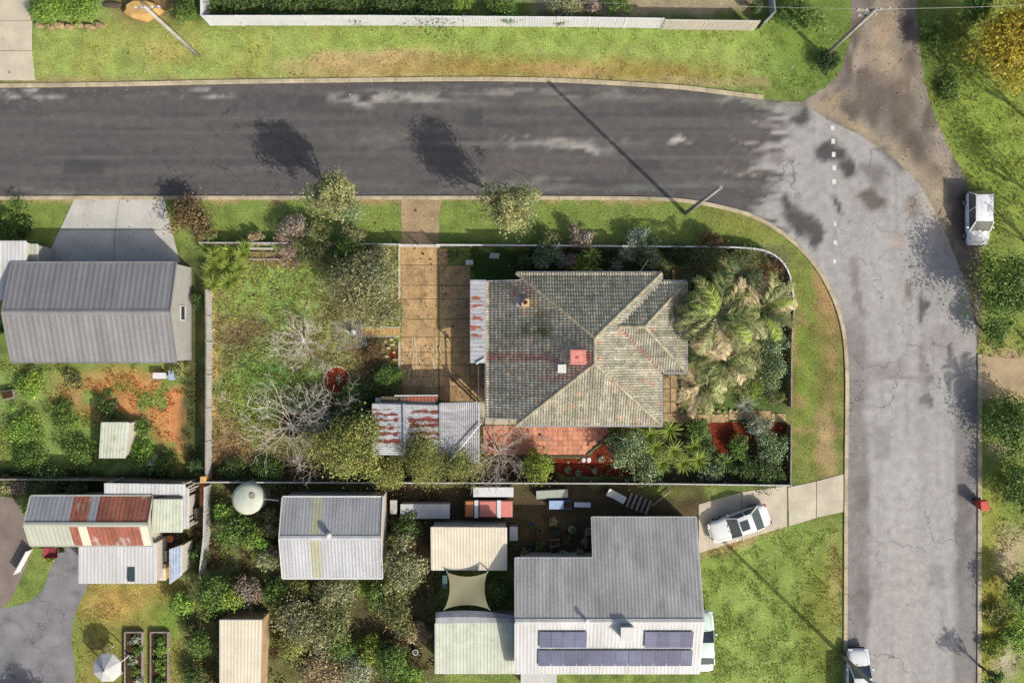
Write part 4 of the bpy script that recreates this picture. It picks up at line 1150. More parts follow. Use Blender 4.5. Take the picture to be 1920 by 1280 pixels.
MB().add([R0 + Vector((0, .2, -.02)), R1 + Vector((0, .2, -.02)), R1 + Vector((0, 0, .06)), R0 + Vector((0, 0, .06)), R0 + Vector((0, -.2, -.02)), R1 + Vector((0, -.2, -.02))], [(0, 1, 2, 3), (3, 2, 5, 4)]).build('ridge_cap', M['white_roof'], sh)
for a, b in ((A, Am), (Am, N0), (N0, N1), (N1, R1), (R1, C), (C, D), (D, R0), (R0, A)):
    MB().beam(a + Vector((0, 0, -.07)), b + Vector((0, 0, -.07)), 0.10, 0.12).build('gutter', M['white'], sh)
k = 0.4
MB().prism([(A.x + k, A.y - k), (B.x - k, A.y - k), (B.x - k, D.y + k), (A.x + k, D.y + k)], 0, sEZ).build('wall', M['white_wall'], sh)
MB().prism([(xm + k, A.y - k), (B.x - k, A.y - k), (B.x - k, yn - k), (xm + k, yn - k)], 0, zn).build('wall', M['white_wall'], sh)
for xx in (2.0, 5.0): window(sh, (A.x + k, ry + 1 - xx * .6), 1.2, 1.0, (-1, 0), z=1.6)
def south_z(y): return sRZ - (sRZ - sEZ) * (ry - y) / (ry - D.y)
pmesh = None
def solar(px, py, w, h, label):
    global pmesh
    z = south_z(W(px, py, 4.1).y); c = W(px, py, z); z = south_z(c.y)
    ang = math.atan2(sRZ - sEZ, ry - D.y)
    o = bpy.data.objects.new('solar_panel', None); COL.objects.link(o); o.parent = sh; o.location = Vector((c.x, c.y, z + 0.11)) - origin(sh)
    o.rotation_euler = (ang, 0, 0)
    if pmesh is None:
        f = MB(); f.box((0, 0, 0.03), (w, h, 0.04)); fr = bpy.data.meshes.new('frame'); fr.from_pydata(f.v, [], f.f); fr.materials.append(M['steel'])
        g = MB(); g.box((0, 0, 0.055), (w - .03, h - .03, 0.012)); ce = bpy.data.meshes.new('cells'); ce.from_pydata(g.v, [], g.f); ce.materials.append(M['solar'])
        pmesh = (fr, ce)
    for nm, me in zip(('frame', 'cells'), pmesh):
        p = bpy.data.objects.new(nm, me); COL.objects.link(p); p.parent = o
ordn = ['first', 'second', 'third', 'fourth', 'fifth', 'sixth', 'seventh', 'eighth', 'ninth', 'tenth', 'eleventh', 'twelfth']
pw, ph = 0.85, 1.28
for k in range(12):
    solar(1021 + k * 24.1, 1232, pw, ph, 'blue solar panel, %s from the left in the long lower row' % ordn[k])
for k in range(4):
    solar(1021 + k * 21.8 + 2, 1197, pw * 0.9, ph, 'blue solar panel, %s from the left in the upper left block' % ordn[k])
for k in range(4):
    solar(1220 + k * 22.4, 1197, pw * 0.9, ph, 'blue solar panel, %s from the left in the upper right block' % ordn[k])
c = W(1176, 1186, 4.9)
ev = thing('evaporative_cooler', 'pale square evaporative cooler on the ridge of the solar house', 'cooler', (c.x, c.y, 4.2))
MB().box((c.x, c.y, 4.65), (0.9, 0.9, 0.9), taper=0.92).build('housing', M['tank'], ev, bevel=0.04)
MB().box((c.x, c.y, 5.13), (0.94, 0.94, 0.06)).build('lid', M['white'], ev, bevel=0.02)
c = W(1099, 1162, 4.7)
pv2 = thing('vent_pipe', 'short white vent pipe on the ridge of the solar house', 'vent', (c.x, c.y, 4.5))
MB().lathe((c.x, c.y, 4.5), ((.09, 0), (.09, .45)), 10).build('pipe', M['white'], pv2)
MB().lathe((c.x, c.y, 4.92), ((.16, 0), (.16, .06), (.04, .12)), 10).build('cowl', M['white'], pv2)
gr, q = skillion('pale_green_verandah', 'pale green lichened verandah roof to the left of the solar house', 'verandah', [(816, 1262), (970, 1262), (970, 1165), (816, 1168)], (2.3, 2.7), M['pale_green'], M['white_wall'], width=0.76)
# curved grey lip over the verandah
mb = MB(); n = 12
vs = []
for j, (yo, zo) in enumerate(((1167, 2.72), (1156, 2.70), (1144, 2.45))):
    for a in range(n + 1):
        t = a / n; x = 817 + t * 152; bow = (abs(t - 0.35) ** 2) * 26 * j / 2
        vs.append(W(x, yo + bow, zo))
fs = [(j * (n + 1) + a, j * (n + 1) + a + 1, (j + 1) * (n + 1) + a + 1, (j + 1) * (n + 1) + a) for j in range(2) for a in range(n)]
o = mb.add(vs, fs).build('curved_lip', M['zinc'], gr); m = o.modifiers.new('t', 'SOLIDIFY'); m.thickness = 0.02
# shade sail with four corner posts
corn = [W(838, 1072, 2.6), W(914, 1072, 2.9), W(918, 1142, 2.5), W(833, 1142, 2.7)]
ctr = sum(corn, Vector((0, 0, 0))) / 4
sail = thing('shade_sail', 'khaki four-cornered shade sail between the cream shed and the pale green verandah', 'shade sail', (ctr.x, ctr.y, 0))
vs = []; fs = []; n = 12
for i in range(n + 1):
    for j in range(n + 1):
        s = i / n; t = j / n
        p = corn[0].lerp(corn[1], s).lerp(corn[3].lerp(corn[2], s), t)
        pull = 0.16 * (1 - (2 * s - 1) ** 2) * (2 * t - 1), 0.14 * (1 - (2 * t - 1) ** 2) * (2 * s - 1)
        p = p + Vector((-pull[1] * 2.0, pull[0] * 2.0, -0.25 * (1 - (2 * s - 1) ** 2) * (1 - (2 * t - 1) ** 2)))
        vs.append(p)
for i in range(n):
    for j in range(n): fs.append((i * (n + 1) + j, i * (n + 1) + j + 1, (i + 1) * (n + 1) + j + 1, (i + 1) * (n + 1) + j))
MB().add(vs, fs).build('cloth', M['shade_cloth'], sail, smooth=True)
for p in corn: MB().tube([(p.x, p.y, 0), (p.x, p.y, p.z)], [.05, .05], 8).build('post', M['steel'], sail)
# ------------------------------------------------------------------ plants
def pal(*cs): return np.array([alb(*c, k=0.68) for c in cs])
PAL = {
 'olive': pal((138, 142, 88), (112, 122, 70), (160, 158, 106), (90, 100, 56)),
 'greyolive': pal((160, 160, 118), (130, 136, 92), (184, 180, 140), (104, 112, 72)),
 'yellow': pal((156, 160, 88), (130, 140, 72), (180, 178, 108), (104, 118, 58)),
 'pale': pal((172, 172, 116), (150, 154, 98), (194, 190, 140), (122, 128, 78)),
 'wattle': pal((206, 184, 62), (184, 168, 56), (222, 200, 84), (140, 136, 50)),
 'dark': pal((76, 100, 52), (92, 116, 60), (60, 80, 42), (112, 134, 76)),
 'mid': pal((92, 122, 54), (112, 142, 64), (72, 98, 44), (132, 156, 80)),
 'bright': pal((124, 160, 62), (146, 178, 78), (98, 134, 50), (164, 190, 96)),
 'silver': pal((172, 182, 156), (144, 156, 126), (198, 204, 182), (116, 132, 98)),
 'speckled': pal((136, 158, 108), (100, 124, 74), (196, 206, 172), (76, 98, 54)),
 'brown': pal((134, 110, 78), (112, 92, 64), (156, 132, 96), (96, 96, 58)),
 'pink': pal((176, 156, 140), (150, 132, 118), (190, 176, 158), (120, 112, 92)),
 'dry': pal((190, 172, 132), (168, 150, 110), (204, 190, 152), (140, 128, 90)),
 'deep': pal((44, 66, 34), (58, 82, 40), (36, 54, 28), (72, 96, 48)),
 'palm': pal((138, 148, 84), (104, 120, 60), (186, 184, 122), (70, 88, 44)),
 'limey': pal((150, 170, 70), (128, 150, 58), (170, 186, 90), (104, 128, 48)),
}

def leaves(n, cen, rad, palette, l, w, rng, clump=0.30, nc=None, flat=0.0):
    """n diamond leaves gathered in uneven clumps through a ragged crown, some strays beyond it"""
    cen = np.array(cen); rad = np.array(rad)
    nc = nc or max(10, int(10 + 15 * rad[0] ** 1.3))
    ph = rng.uniform(0, 6.28, 4); am = rng.uniform(.05, .2, 4)
    def edge(a): return 0.88 + am[0] * np.sin(a + ph[0]) + am[1] * np.sin(2 * a + ph[1]) + am[2] * np.sin(3 * a + ph[2]) + am[3] * np.sin(5 * a + ph[3])
    d = rng.normal(size=(nc, 3)); d /= np.linalg.norm(d, axis=1)[:, None]
    d[:, 2] = np.abs(d[:, 2]) * 1.0 - 0.25
    rr = rng.random(nc) ** 0.45 * 0.92 * edge(np.arctan2(d[:, 1], d[:, 0]))
    cc = cen + d * rr[:, None] * rad
    cr = rad[0] * clump * np.exp(rng.normal(0, 0.38, nc))
    bright = 0.72 + 0.56 * rng.random(nc)
    hue = rng.normal(0, 0.07, (nc, 1)) * np.array([1.0, 0.0, -0.8])
    ci = rng.choice(nc, n, p=cr ** 1.6 / (cr ** 1.6).sum())
    dd = rng.normal(size=(n, 3)); dd /= np.linalg.norm(dd, axis=1)[:, None]
    dd[:, 2] = np.where(dd[:, 2] < -0.35, -dd[:, 2], dd[:, 2])
    rv = cr[ci] * (0.25 + 0.8 * rng.random(n) ** 0.6) * np.where(rng.random(n) < 0.10, 1.5, 1.0)
    p = cc[ci] + dd * rv[:, None] * np.array([1, 1, rad[2] / rad[0] * 0.8 + 0.2])
    p[:, 2] = np.maximum(p[:, 2], 0.04)
    nr = dd * 0.7 + np.array([0, 0, 0.5 + flat]) + rng.normal(size=(n, 3)) * 0.55
    nr /= np.linalg.norm(nr, axis=1)[:, None]
    t = np.cross(nr, rng.normal(size=(n, 3))); t /= np.linalg.norm(t, axis=1)[:, None] + 1e-9
    b = np.cross(nr, t)
    sz = np.clip(np.exp(rng.normal(-0.05, 0.30, n)), 0.5, 1.5)[:, None]
    ls = l * sz; ws = w * sz * (0.7 + 0.6 * rng.random(n))[:, None]
    droop = np.array([0, 0, -0.25])
    V = np.stack([p - t * ls * .5, p + b * ws * .5, p + t * ls * .5 + droop * ls * .5, p - b * ws * .5], 1).reshape(-1, 3)
    F = np.arange(4 * n).reshape(n, 4)
    k = rng.choice(len(palette), n, p=np.array([.4, .3, .15, .15]))
    c = palette[k] * (1 + hue[ci]) * (bright[ci] * (0.75 + 0.5 * rng.random(n)))[:, None]
    return V, F, np.repeat(np.clip(c, 0.004, 0.9), 4, 0), cc

def limbs(mb, base, targets, r0, rng, n=5):
    base = Vector(base)
    top = sum((Vector(t) for t in targets), Vector((0, 0, 0))) / len(targets)
    fork = base.lerp(top, 0.45); fork.x = base.x + (top.x - base.x) * 0.3; fork.y = base.y + (top.y - base.y) * 0.3
    mid = base.lerp(fork, .5) + Vector((rng.normal() * .06, rng.normal() * .06, 0))
    mb.tube([base - Vector((0, 0, .05)), mid, fork], [r0 * 1.25, r0, r0 * .8], n + 1)
    for t in targets:
        t = Vector(t)
        m = fork.lerp(t, .5) + Vector((rng.normal(), rng.normal(), rng.normal())) * 0.08 * (t - fork).length
        mb.tube([fork, m, t], [r0 * .6, r0 * .4, r0 * .12], n)

def plant(name, label, cat, px, py, rpx, h, palname, leaf=(0.2, 0.1), dens=1.0, group=None, tree=False, low=0.0, seed=None, flat=0.0, squash=1.0):
    rng = np.random.default_rng(seed if seed is not None else int(px * 31 + py * 17))
    zc = h * (0.6 if tree else 0.5)
    c = W(px, py, zc); r = rpx / PPM * (CAM_H - zc) / CAM_H
    rz = h * 0.38 if tree else h * 0.5
    root = thing(name, label, cat, (c.x, c.y, 0), group)
    area = math.pi * r * r
    leaf = (leaf[0] * 0.82, leaf[1] * 0.82)
    n = int(min(15000, max(260, area * 3.2 * dens / (leaf[0] * leaf[1] * 0.5))))
    V, F, C, cc = leaves(n, (c.x, c.y, zc), (r, r * squash, rz), PAL[palname], leaf[0], leaf[1], rng, flat=flat)
    npobj('crown' if tree else 'foliage', V, F, M['leaf'], root, C)
    mb = MB()
    k = rng.permutation(len(cc))[:max(4, min(9, len(cc)))]
    limbs(mb, (c.x, c.y, 0), [cc[i] for i in k], (0.05 + 0.045 * r) if tree else 0.03 + 0.012 * r, rng)
    mb.build('trunk' if tree else 'stem', M['bark'], root)
    return root

def bare(name, label, px, py, rpx, h, mat, n1=9, seed=1, cat='bare tree', spread=1.0, r0=0.05, fine=3, group=None):
    """leafless shrub or tree: forking twigs from one base"""
    rnd = random.Random(seed)
    c = W(px, py, h * 0.5); r = rpx / PPM
    root = thing(name, label, cat, (c.x, c.y, 0), group)
    trunk = MB(); tw = MB()
    base = Vector((c.x, c.y, 0)); fork = base + Vector((0, 0, h * 0.16))
    trunk.tube([base - Vector((0, 0, .05)), fork], [r0 * 1.6, r0 * 1.2], 7)
    def grow(p, d, L, rad, lev, mb):
        pts = [p]; q = p.copy(); dd = d.copy()
        for s in range(3):
            dd = (dd + Vector((rnd.gauss(0, .16), rnd.gauss(0, .16), rnd.gauss(0, .10) + 0.03))).normalized()
            q = q + dd * (L / 3); q.z = max(q.z, 0.05); pts.append(q.copy())
        mb.tube(pts, [rad, rad * .85, rad * .68, rad * .45], 4 if lev else 5)
        if lev < fine:
            for _ in range(rnd.choice((2, 3, 3)) if lev < fine - 1 else 2):
                k = rnd.choice((1, 2, 3))
                nd = (dd + Vector((rnd.gauss(0, .55), rnd.gauss(0, .55), rnd.gauss(0, .3)))).normalized()
                grow(pts[k], nd, L * rnd.uniform(.45, .75), max(rad * .6, 0.009), lev + 1, tw)
    for i in range(n1):
        a = 2 * math.pi * (i + rnd.random() * .7) / n1
        el = rnd.uniform(0.25, 1.1)
        d = Vector((math.cos(a) * math.cos(el) * spread, math.sin(a) * math.cos(el) * spread, math.sin(el) * h / max(r, .5) * .6)).normalized()
        grow(fork, d, r * rnd.uniform(.45, .8), r0 * rnd.uniform(.5, .8), 0, trunk)
    trunk.build('trunk', mat, root); tw.build('twigs', mat, root)
    return root

def blades(cen, n, L, w, palette, rng, up=(0.15, 1.35), curve=0.5, fold=0.25, tilt=(0, 0)):
    """strap-leaved rosette, each blade folded along its midrib and bent outwards"""
    V = []; F = []; C = []
    for i in range(n):
        a = 2.399963 * i + rng.normal() * .1; t = i / n
        el = up[1] + (up[0] - up[1]) * (t ** 0.7)
        ll = L * (0.65 + 0.5 * rng.random())
        d = np.array([math.cos(a) * math.cos(el), math.sin(a) * math.cos(el), math.sin(el)])
        s = np.array([-math.sin(a), math.cos(a), 0])
        p = np.array(cen, float); b = len(V)
        col = palette[rng.choice(len(palette), p=[.4, .3, .15, .15])] * (0.8 + .45 * rng.random())
        pr = [(0, .6), (.35, 1.0), (.7, .75), (1.0, .06)]
        last = 0
        for f, ww in pr:
            p = p + d * (ll * (f - last)); last = f
            d = d + np.array([0, 0, -curve * 0.33]); d /= np.linalg.norm(d)
            nn = np.cross(d, s)
            V += [p - s * w * ww * .5 - nn * w * fold * ww * -0.5, p, p + s * w * ww * .5 - nn * w * fold * ww * -0.5]
            C += [col, col * .8, col]
        for k in range(3):
            q = b + k * 3
            F += [[q, q + 1, q + 4, q + 3], [q + 1, q + 2, q + 5, q + 4]]
    return np.array(V), np.array(F), np.array(C)

def yucca(name, label, heads, palname, L=0.75, w=0.07, n=52, cat='yucca', group=None, hz=(0.3, 1.1)):
    c0 = W(heads[0][0], heads[0][1], 0.5)
    rng = np.random.default_rng(int(heads[0][0] * 7 + heads[0][1]))
    root = thing(name, label, cat, (c0.x, c0.y, 0), group)
    for hd in heads:
        z = rng.uniform(*hz); c = W(hd[0], hd[1], z); s = hd[2] if len(hd) > 2 else 1.0
        V, F, C = blades((c.x, c.y, z), n, L * s, w, PAL[palname], rng)
        V[:, 2] = np.maximum(V[:, 2], 0.03)
        h = npobj('leaf_head', V, F, M['blade'], root, C)
        MB().tube([(c.x + (c0.x - c.x) * .2, c.y + (c0.y - c.y) * .2, 0), (c.x, c.y, z)], [.10, .07], 7).build('stem', M['bark'], root)
    return root

def frond_mesh(name, L, palette, rng, nl=42, droop=1.0, ll=0.5):
    """feather palm frond along +X, arching down, with leaflets on both sides"""
    V = []; F = []; C = []
    pts = []; p = np.array([0., 0, 0]); el = 0.75
    seg = 14
    for i in range(seg + 1):
        pts.append(p.copy()); p = p + np.array([math.cos(el), 0, math.sin(el)]) * (L / seg); el -= droop * 0.13 * (0.5 + i / seg)
    pts = np.array(pts)
    for i in range(seg):
        for sgn in (-1, 1):
            pass
        wd = 0.035 * (1 - i / seg) + 0.008; wd2 = 0.035 * (1 - (i + 1) / seg) + 0.008
        b = len(V)
        V += [pts[i] + [0, -wd, 0], pts[i] + [0, 0, wd], pts[i] + [0, wd, 0], pts[i + 1] + [0, -wd2, 0], pts[i + 1] + [0, 0, wd2], pts[i + 1] + [0, wd2, 0]]
        col = palette[2] * 0.9; C += [col] * 6
        F += [[b, b + 1, b + 4, b + 3], [b + 1, b + 2, b + 5, b + 4]]
    for k in range(nl):
        t = 0.10 + 0.9 * k / nl; x = t * seg; i = min(seg - 1, int(x)); q = pts[i] + (pts[i + 1] - pts[i]) * (x - i)
        tan = pts[i + 1] - pts[i]; tan /= np.linalg.norm(tan)
        for s in (-1, 1):
            if rng.random() < 0.08: continue
            le = ll * (0.35 + 0.65 * math.sin(math.pi * min(1, t * 0.85 + 0.12))) * (0.85 + .3 * rng.random())
            d = tan * (0.5 + 0.35 * rng.random()) + np.array([0, s * 0.8, 0.02 + 0.4 * rng.random()]); d /= np.linalg.norm(d)
            wv = np.cross(d, [0, 0, 1]); wv /= np.linalg.norm(wv); wv = wv * 0.027
            b = len(V); m = q + d * le * .55; e = q + d * le + np.array([0, 0, -0.28 * le])
            V += [q - wv * .6, q + wv * .6, m - wv, m + wv, e]
            col = palette[rng.choice(len(palette), p=[.4, .3, .15, .15])] * (0.6 + .8 * rng.random()); C += [col] * 5
            F += [[b, b + 1, b + 3, b + 2], [b + 2, b + 3, b + 4, b + 4]]
    V = np.array(V); F = np.array(F)
    tri = F[F[:, 2] == F[:, 3]][:, :3]; qd = F[F[:, 2] != F[:, 3]]
    me = mesh_np(name, V, [qd, tri], np.array(C)); me.materials.append(M['blade'])
    return me

_rng = np.random.default_rng(5)
FR = {k: [frond_mesh('frond', 2.7, PAL[k], np.random.default_rng(i + 3), droop=0.75 + .22 * i, ll=0.62) for i in range(3)] for k in ('olive', 'limey', 'dark', 'dry', 'greyolive', 'palm')}
def palm(name, label, px, py, h, scale, kinds, n=18, seed=1, group=None, ptrunk=0.16):
    rnd = random.Random(seed)
    c = W(px, py, h)
    root = thing(name, label, 'palm tree', (c.x, c.y, 0), group)
    pts = [(c.x, c.y, -0.05), (c.x + .03, c.y, h * .5), (c.x, c.y, h)]
    MB().tube(pts, [ptrunk * 1.3, ptrunk, ptrunk * .9], 10).build('trunk', M['bark'], root)
    for i in range(n):
        me = rnd.choice(FR[rnd.choice(kinds)])
        o = bpy.data.objects.new('frond', me); COL.objects.link(o); o.parent = root
        o.location = (0, 0, h)
        t = i / n
        o.rotation_euler = (rnd.uniform(-.3, .3), rnd.uniform(-0.55, 0.35) * (1 - t) + 0.25 * t, 2.399963 * i + rnd.uniform(-.2, .2))
        s = scale * rnd.uniform(.8, 1.1); o.scale = (s, s, s)
    return root

# ---- trees and shrubs of the garden
T = True
GP = 'shrubs in the garden of the tiled house'
plant('grey_green_tree', 'wide grey-green tree overhanging the left edge of the driveway', 'tree', 682, 530, 66, 4.2, 'greyolive', (0.24, 0.07), 1.0, tree=T)
plant('grey_green_tree', 'smaller grey-green tree between the yellow boardwalk and the wide tree', 'tree', 712, 585, 40, 3.0, 'greyolive', (0.22, 0.07), 1.0, tree=T)
plant('brown_shrub', 'brownish dry shrub along the front fence right of the spiky yuccas', 'shrub', 545, 474, 24, 1.5, 'pink', (0.14, 0.06), 0.9)
plant('olive_shrub', 'olive shrub on the front fence left of the wide grey-green tree', 'shrub', 605, 480, 32, 2.2, 'olive', (0.16, 0.08))
plant('dark_shrub', 'dark shrub tucked against the front fence above the wide grey-green tree', 'shrub', 652, 472, 30, 2.4, 'mid', (0.16, 0.08))
plant('clipped_shrub', 'dense mid-green dome shrub at the lower left corner of the driveway', 'shrub', 727, 714, 28, 1.5, 'mid', (0.2, 0.05), 1.2)
plant('leafy_shrub', 'dark leafy shrub right of the round red mulch bed', 'shrub', 690, 735, 24, 1.2, 'dark', (0.2, 0.06), 1.1)
plant('brown_groundcover', 'low brown scrub beside the short boardwalk', 'shrub', 700, 655, 24, 0.6, 'brown', (0.12, 0.05), 0.9)
plant('dark_bush', 'deep green bush at the upper left corner of the rusted shed', 'bush', 668, 770, 30, 2.0, 'dark', (0.18, 0.07), 1.1)
plant('olive_tree', 'large yellow-green tree covering the lower left corner of the rusted shed', 'tree', 655, 848, 70, 4.0, 'yellow', (0.2, 0.09), 1.0, tree=T)
plant('olive_tree', 'rounded olive tree touching the left wall of the rusted shed', 'tree', 700, 806, 36, 3.2, 'olive', (0.2, 0.09), 1.0, tree=T)
plant('thin_wattle', 'sparse yellow-leaved tree spreading over the bottom of the rusted shed', 'tree', 790, 862, 52, 4.2, 'yellow', (0.13, 0.06), 0.8, tree=T)
plant('thin_wattle', 'sparse golden tree at the bottom of the grey carport', 'tree', 856, 868, 42, 3.8, 'yellow', (0.13, 0.06), 0.7, tree=T)
bare('bare_shrub', 'pale leafless shrub in the middle of the weedy lawn', 566, 640, 60, 1.8, M['twig_pale'], 20, 3, 'bare shrub', r0=0.03, fine=4)
bare('bare_tree', 'white-twigged leafless tree over the half-hidden round bed', 540, 800, 92, 3.4, M['twig_pale'], 16, 9, r0=0.04, fine=4)
bare('bare_tree', 'grey leafless tree between the white-twigged tree and the olive tree', 614, 788, 76, 3.2, M['twig_grey'], 14, 12, r0=0.04, fine=4)
bare('bare_tree', 'brown-pink leafless bush at the bottom fence below the grey leafless tree', 575, 868, 48, 2.0, M['twig_brown'], 14, 15, r0=0.035, fine=4)
bare('bare_tree', 'leafless brown shrub left of the terracotta patio', 938, 850, 66, 3.0, M['twig_grey'], 14, 18, r0=0.045, fine=4)
bare('bare_shrub', 'leafless grey shrub between the carport and the bottom fence', 905, 872, 50, 2.2, M['twig_brown'], 14, 21, 'bare shrub', r0=0.035, fine=4)
plant('green_shrub', 'bright green shrub at the lower edge of the terracotta patio', 'shrub', 1012, 872, 36, 2.0, 'limey', (0.16, 0.09), 1.0)
plant('silver_shrub', 'big blue-green shrub below the lower right corner of the tiled roof', 'shrub', 1180, 838, 48, 2.2, 'speckled', (0.15, 0.10), 1.1)
plant('silver_shrub', 'speckled shrub at the right end of the bottom mulch bed', 'shrub', 1212, 868, 30, 1.8, 'speckled', (0.15, 0.10), 1.1)
yucca('yucca', 'many-headed yucca clump below the corner of the tiled roof', [(1262, 845), (1228, 838), (1300, 838), (1255, 806, 1.1), (1240, 868), (1280, 868), (1308, 862), (1218, 815, .9)], 'limey', 0.95, 0.06, 64, hz=(0.8, 1.6))
plant('round_shrub', 'glossy round shrub just below the sandstone path', 'shrub', 1305, 805, 26, 1.4, 'mid', (0.14, 0.10), 1.1)
plant('round_shrub', 'dark glossy shrub below the round shrub by the path', 'shrub', 1322, 840, 24, 1.3, 'dark', (0.14, 0.10), 1.1)
plant('small_shrub', 'leafy shrub at the centre of the right mulch bed', 'shrub', 1383, 834, 24, 1.2, 'mid', (0.18, 0.07), 1.0)
plant('silver_bush', 'silvery white-leaved shrub right of the mulch bed by the path', 'shrub', 1420, 800, 26, 1.2, 'silver', (0.12, 0.08), 1.1)
plant('dense_shrub', 'dark fine-leaved shrub at the right boundary below the red mulch', 'shrub', 1446, 842, 34, 1.5, 'speckled', (0.12, 0.08), 1.1)
plant('dense_shrub', 'dark glossy shrub in the bottom right corner of the garden', 'shrub', 1440, 880, 34, 1.3, 'dark', (0.13, 0.10), 1.1)
plant('dense_shrub', 'dark leafy shrub on the bottom fence right of the yuccas', 'shrub', 1395, 880, 30, 1.2, 'dark', (0.13, 0.10), 1.1)
plant('dense_shrub', 'speckled low shrub on the bottom fence directly below the yuccas', 'shrub', 1332, 888, 24, 1.0, 'speckled', (0.13, 0.10), 1.1)
yucca('cordyline', 'single spiky cordyline above the bottom right shrubs', [(1362, 868), (1350, 858, .7)], 'mid', 0.8, 0.06, 50, 'cordyline')
yucca('flax', 'blue-green spiky flax at the bend of the sandstone path', [(1398, 757)], 'silver', 0.95, 0.05, 70, 'flax', hz=(0.1, 0.2))
# palms at the street corner
palm('feather_palm', 'tall feather palm overhanging the right wing of the tiled roof', 1346, 590, 4.6, 1.2, ['palm', 'palm', 'olive', 'limey', 'palm', 'dry'], 26, 3)
palm('feather_palm', 'arching pale palm at the rounded street corner', 1428, 578, 3.8, 1.0, ['palm', 'olive', 'limey', 'palm', 'dry'], 22, 5)
palm('feather_palm', 'feather palm in front of the right wing, lower centre of the palm group', 1352, 672, 3.6, 1.05, ['palm', 'olive', 'dry'], 22, 8)
palm('dry_palm', 'dry straw-coloured palm at the top of the sandstone path', 1312, 724, 2.6, 0.85, ['dry', 'olive', 'dry'], 18, 11)
palm('dark_palm', 'dark palm in the shade of the upper right hedge', 1378, 520, 3.0, 0.75, ['dark', 'olive'], 14, 14)
plant('corner_hedge', 'low olive hedge along the front fence above the palms', 'hedge', 1330, 482, 40, 1.4, 'olive', (0.13, 0.07), 1.0, squash=0.55)
plant('corner_hedge', 'olive hedge shrub where the front boundary starts to curve', 'hedge', 1398, 488, 36, 1.4, 'olive', (0.13, 0.07), 1.0, squash=0.6)
plant('purple_shrub', 'purplish brown shrub inside the rounded boundary corner', 'shrub', 1436, 512, 28, 1.2, 'brown', (0.12, 0.07), 0.9)
plant('right_shrub', 'dark shrub against the right boundary below the arching palm', 'shrub', 1452, 640, 28, 1.6, 'speckled', (0.15, 0.08), 1.1)
plant('right_shrub', 'silver-flecked shrub against the right boundary above the path', 'shrub', 1446, 690, 34, 1.6, 'speckled', (0.13, 0.08), 1.0)
plant('right_shrub', 'bright fine-leaved shrub between the path and the palm group', 'shrub', 1412, 722, 30, 1.0, 'limey', (0.13, 0.06), 0.9)
plant('wing_shrub', 'green shrub under the feather palm beside the roof wing', 'shrub', 1310, 655, 24, 1.2, 'mid', (0.14, 0.08), 1.0)
plant('wing_shrub', 'green shrub between the two tall palms', 'shrub', 1395, 622, 34, 1.4, 'mid', (0.16, 0.08), 1.0)
plant('wing_shrub', 'dark low shrub below the dark palm', 'shrub', 1300, 540, 26, 1.2, 'deep', (0.14, 0.08), 1.0)
# strip between the house and the front fence
plant('front_shrub', 'light green round shrub in front of the roof, upper left of the banana', 'shrub', 1020, 478, 30, 1.6, 'speckled', (0.12, 0.09), 1.1)
plant('front_shrub', 'dusty grey shrub left of the banana plant', 'shrub', 1062, 490, 22, 1.3, 'pink', (0.13, 0.06), 1.0)
yucca('banana_clump', 'broad-leaved yellow-green banana clump in the front strip', [(1092, 488), (1112, 478), (1108, 500), (1085, 502)], 'limey', 0.95, 0.16, 16, 'banana plant', hz=(0.3, 0.9))
yucca('spiky_plant', 'dark single rosette beside the banana clump', [(1156, 497)], 'silver', 0.62, 0.045, 48, 'cordyline', hz=(0.3, 0.5))
yucca('grass_tree', 'bushy pale rosette against the front fence', [(1172, 474), (1184, 480, .8)], 'silver', 0.78, 0.03, 80, 'grass tree', hz=(0.5, 0.8))
plant('front_shrub', 'small-leaved shrub left of the antenna stay in the front strip', 'shrub', 1216, 478, 28, 1.6, 'speckled', (0.12, 0.08), 1.0)
plant('front_shrub', 'dark shrub right of the small lawn and behind the front fence', 'shrub', 985, 492, 18, 1.2, 'dark', (0.14, 0.07), 1.0)
plant('front_shrub', 'dark shrub between the front lawn patch and the hedge', 'shrub', 1270, 482, 26, 1.5, 'deep', (0.13, 0.07), 1.0)
# yuccas of the top-left corner
hd = [(402, 478), (430, 470), (455, 476), (395, 506), (424, 502), (449, 503), (400, 532), (428, 530), (412, 488, .8), (460, 462, .8), (440, 522, .8), (388, 466, .8)]
yucca('yucca', 'dense spiky yucca clump in the top left corner of the garden', hd, 'limey', 0.85, 0.055, 56, hz=(0.4, 1.2))
# small plants
for px, py, s, lb in ((1065, 881, 1.0, 'pale tufted plant nearest the leafless shrub in the bottom mulch bed'), (1084, 886, .9, 'second pale tufted plant from the left in the bottom mulch bed'),
                      (1115, 883, .95, 'third pale tufted plant from the left in the bottom mulch bed'), (1151, 874, .6, 'smallest pale tufted plant alone in the bottom mulch bed'), (1128, 860, .9, 'pale tufted plant beside the white stepping stones')):
    yucca('tufted_plant', lb, [(px, py)], 'silver', 0.34 * s, 0.06, 26, 'tufted plant', 'tufted plants in the bottom mulch bed', hz=(0.08, 0.12))

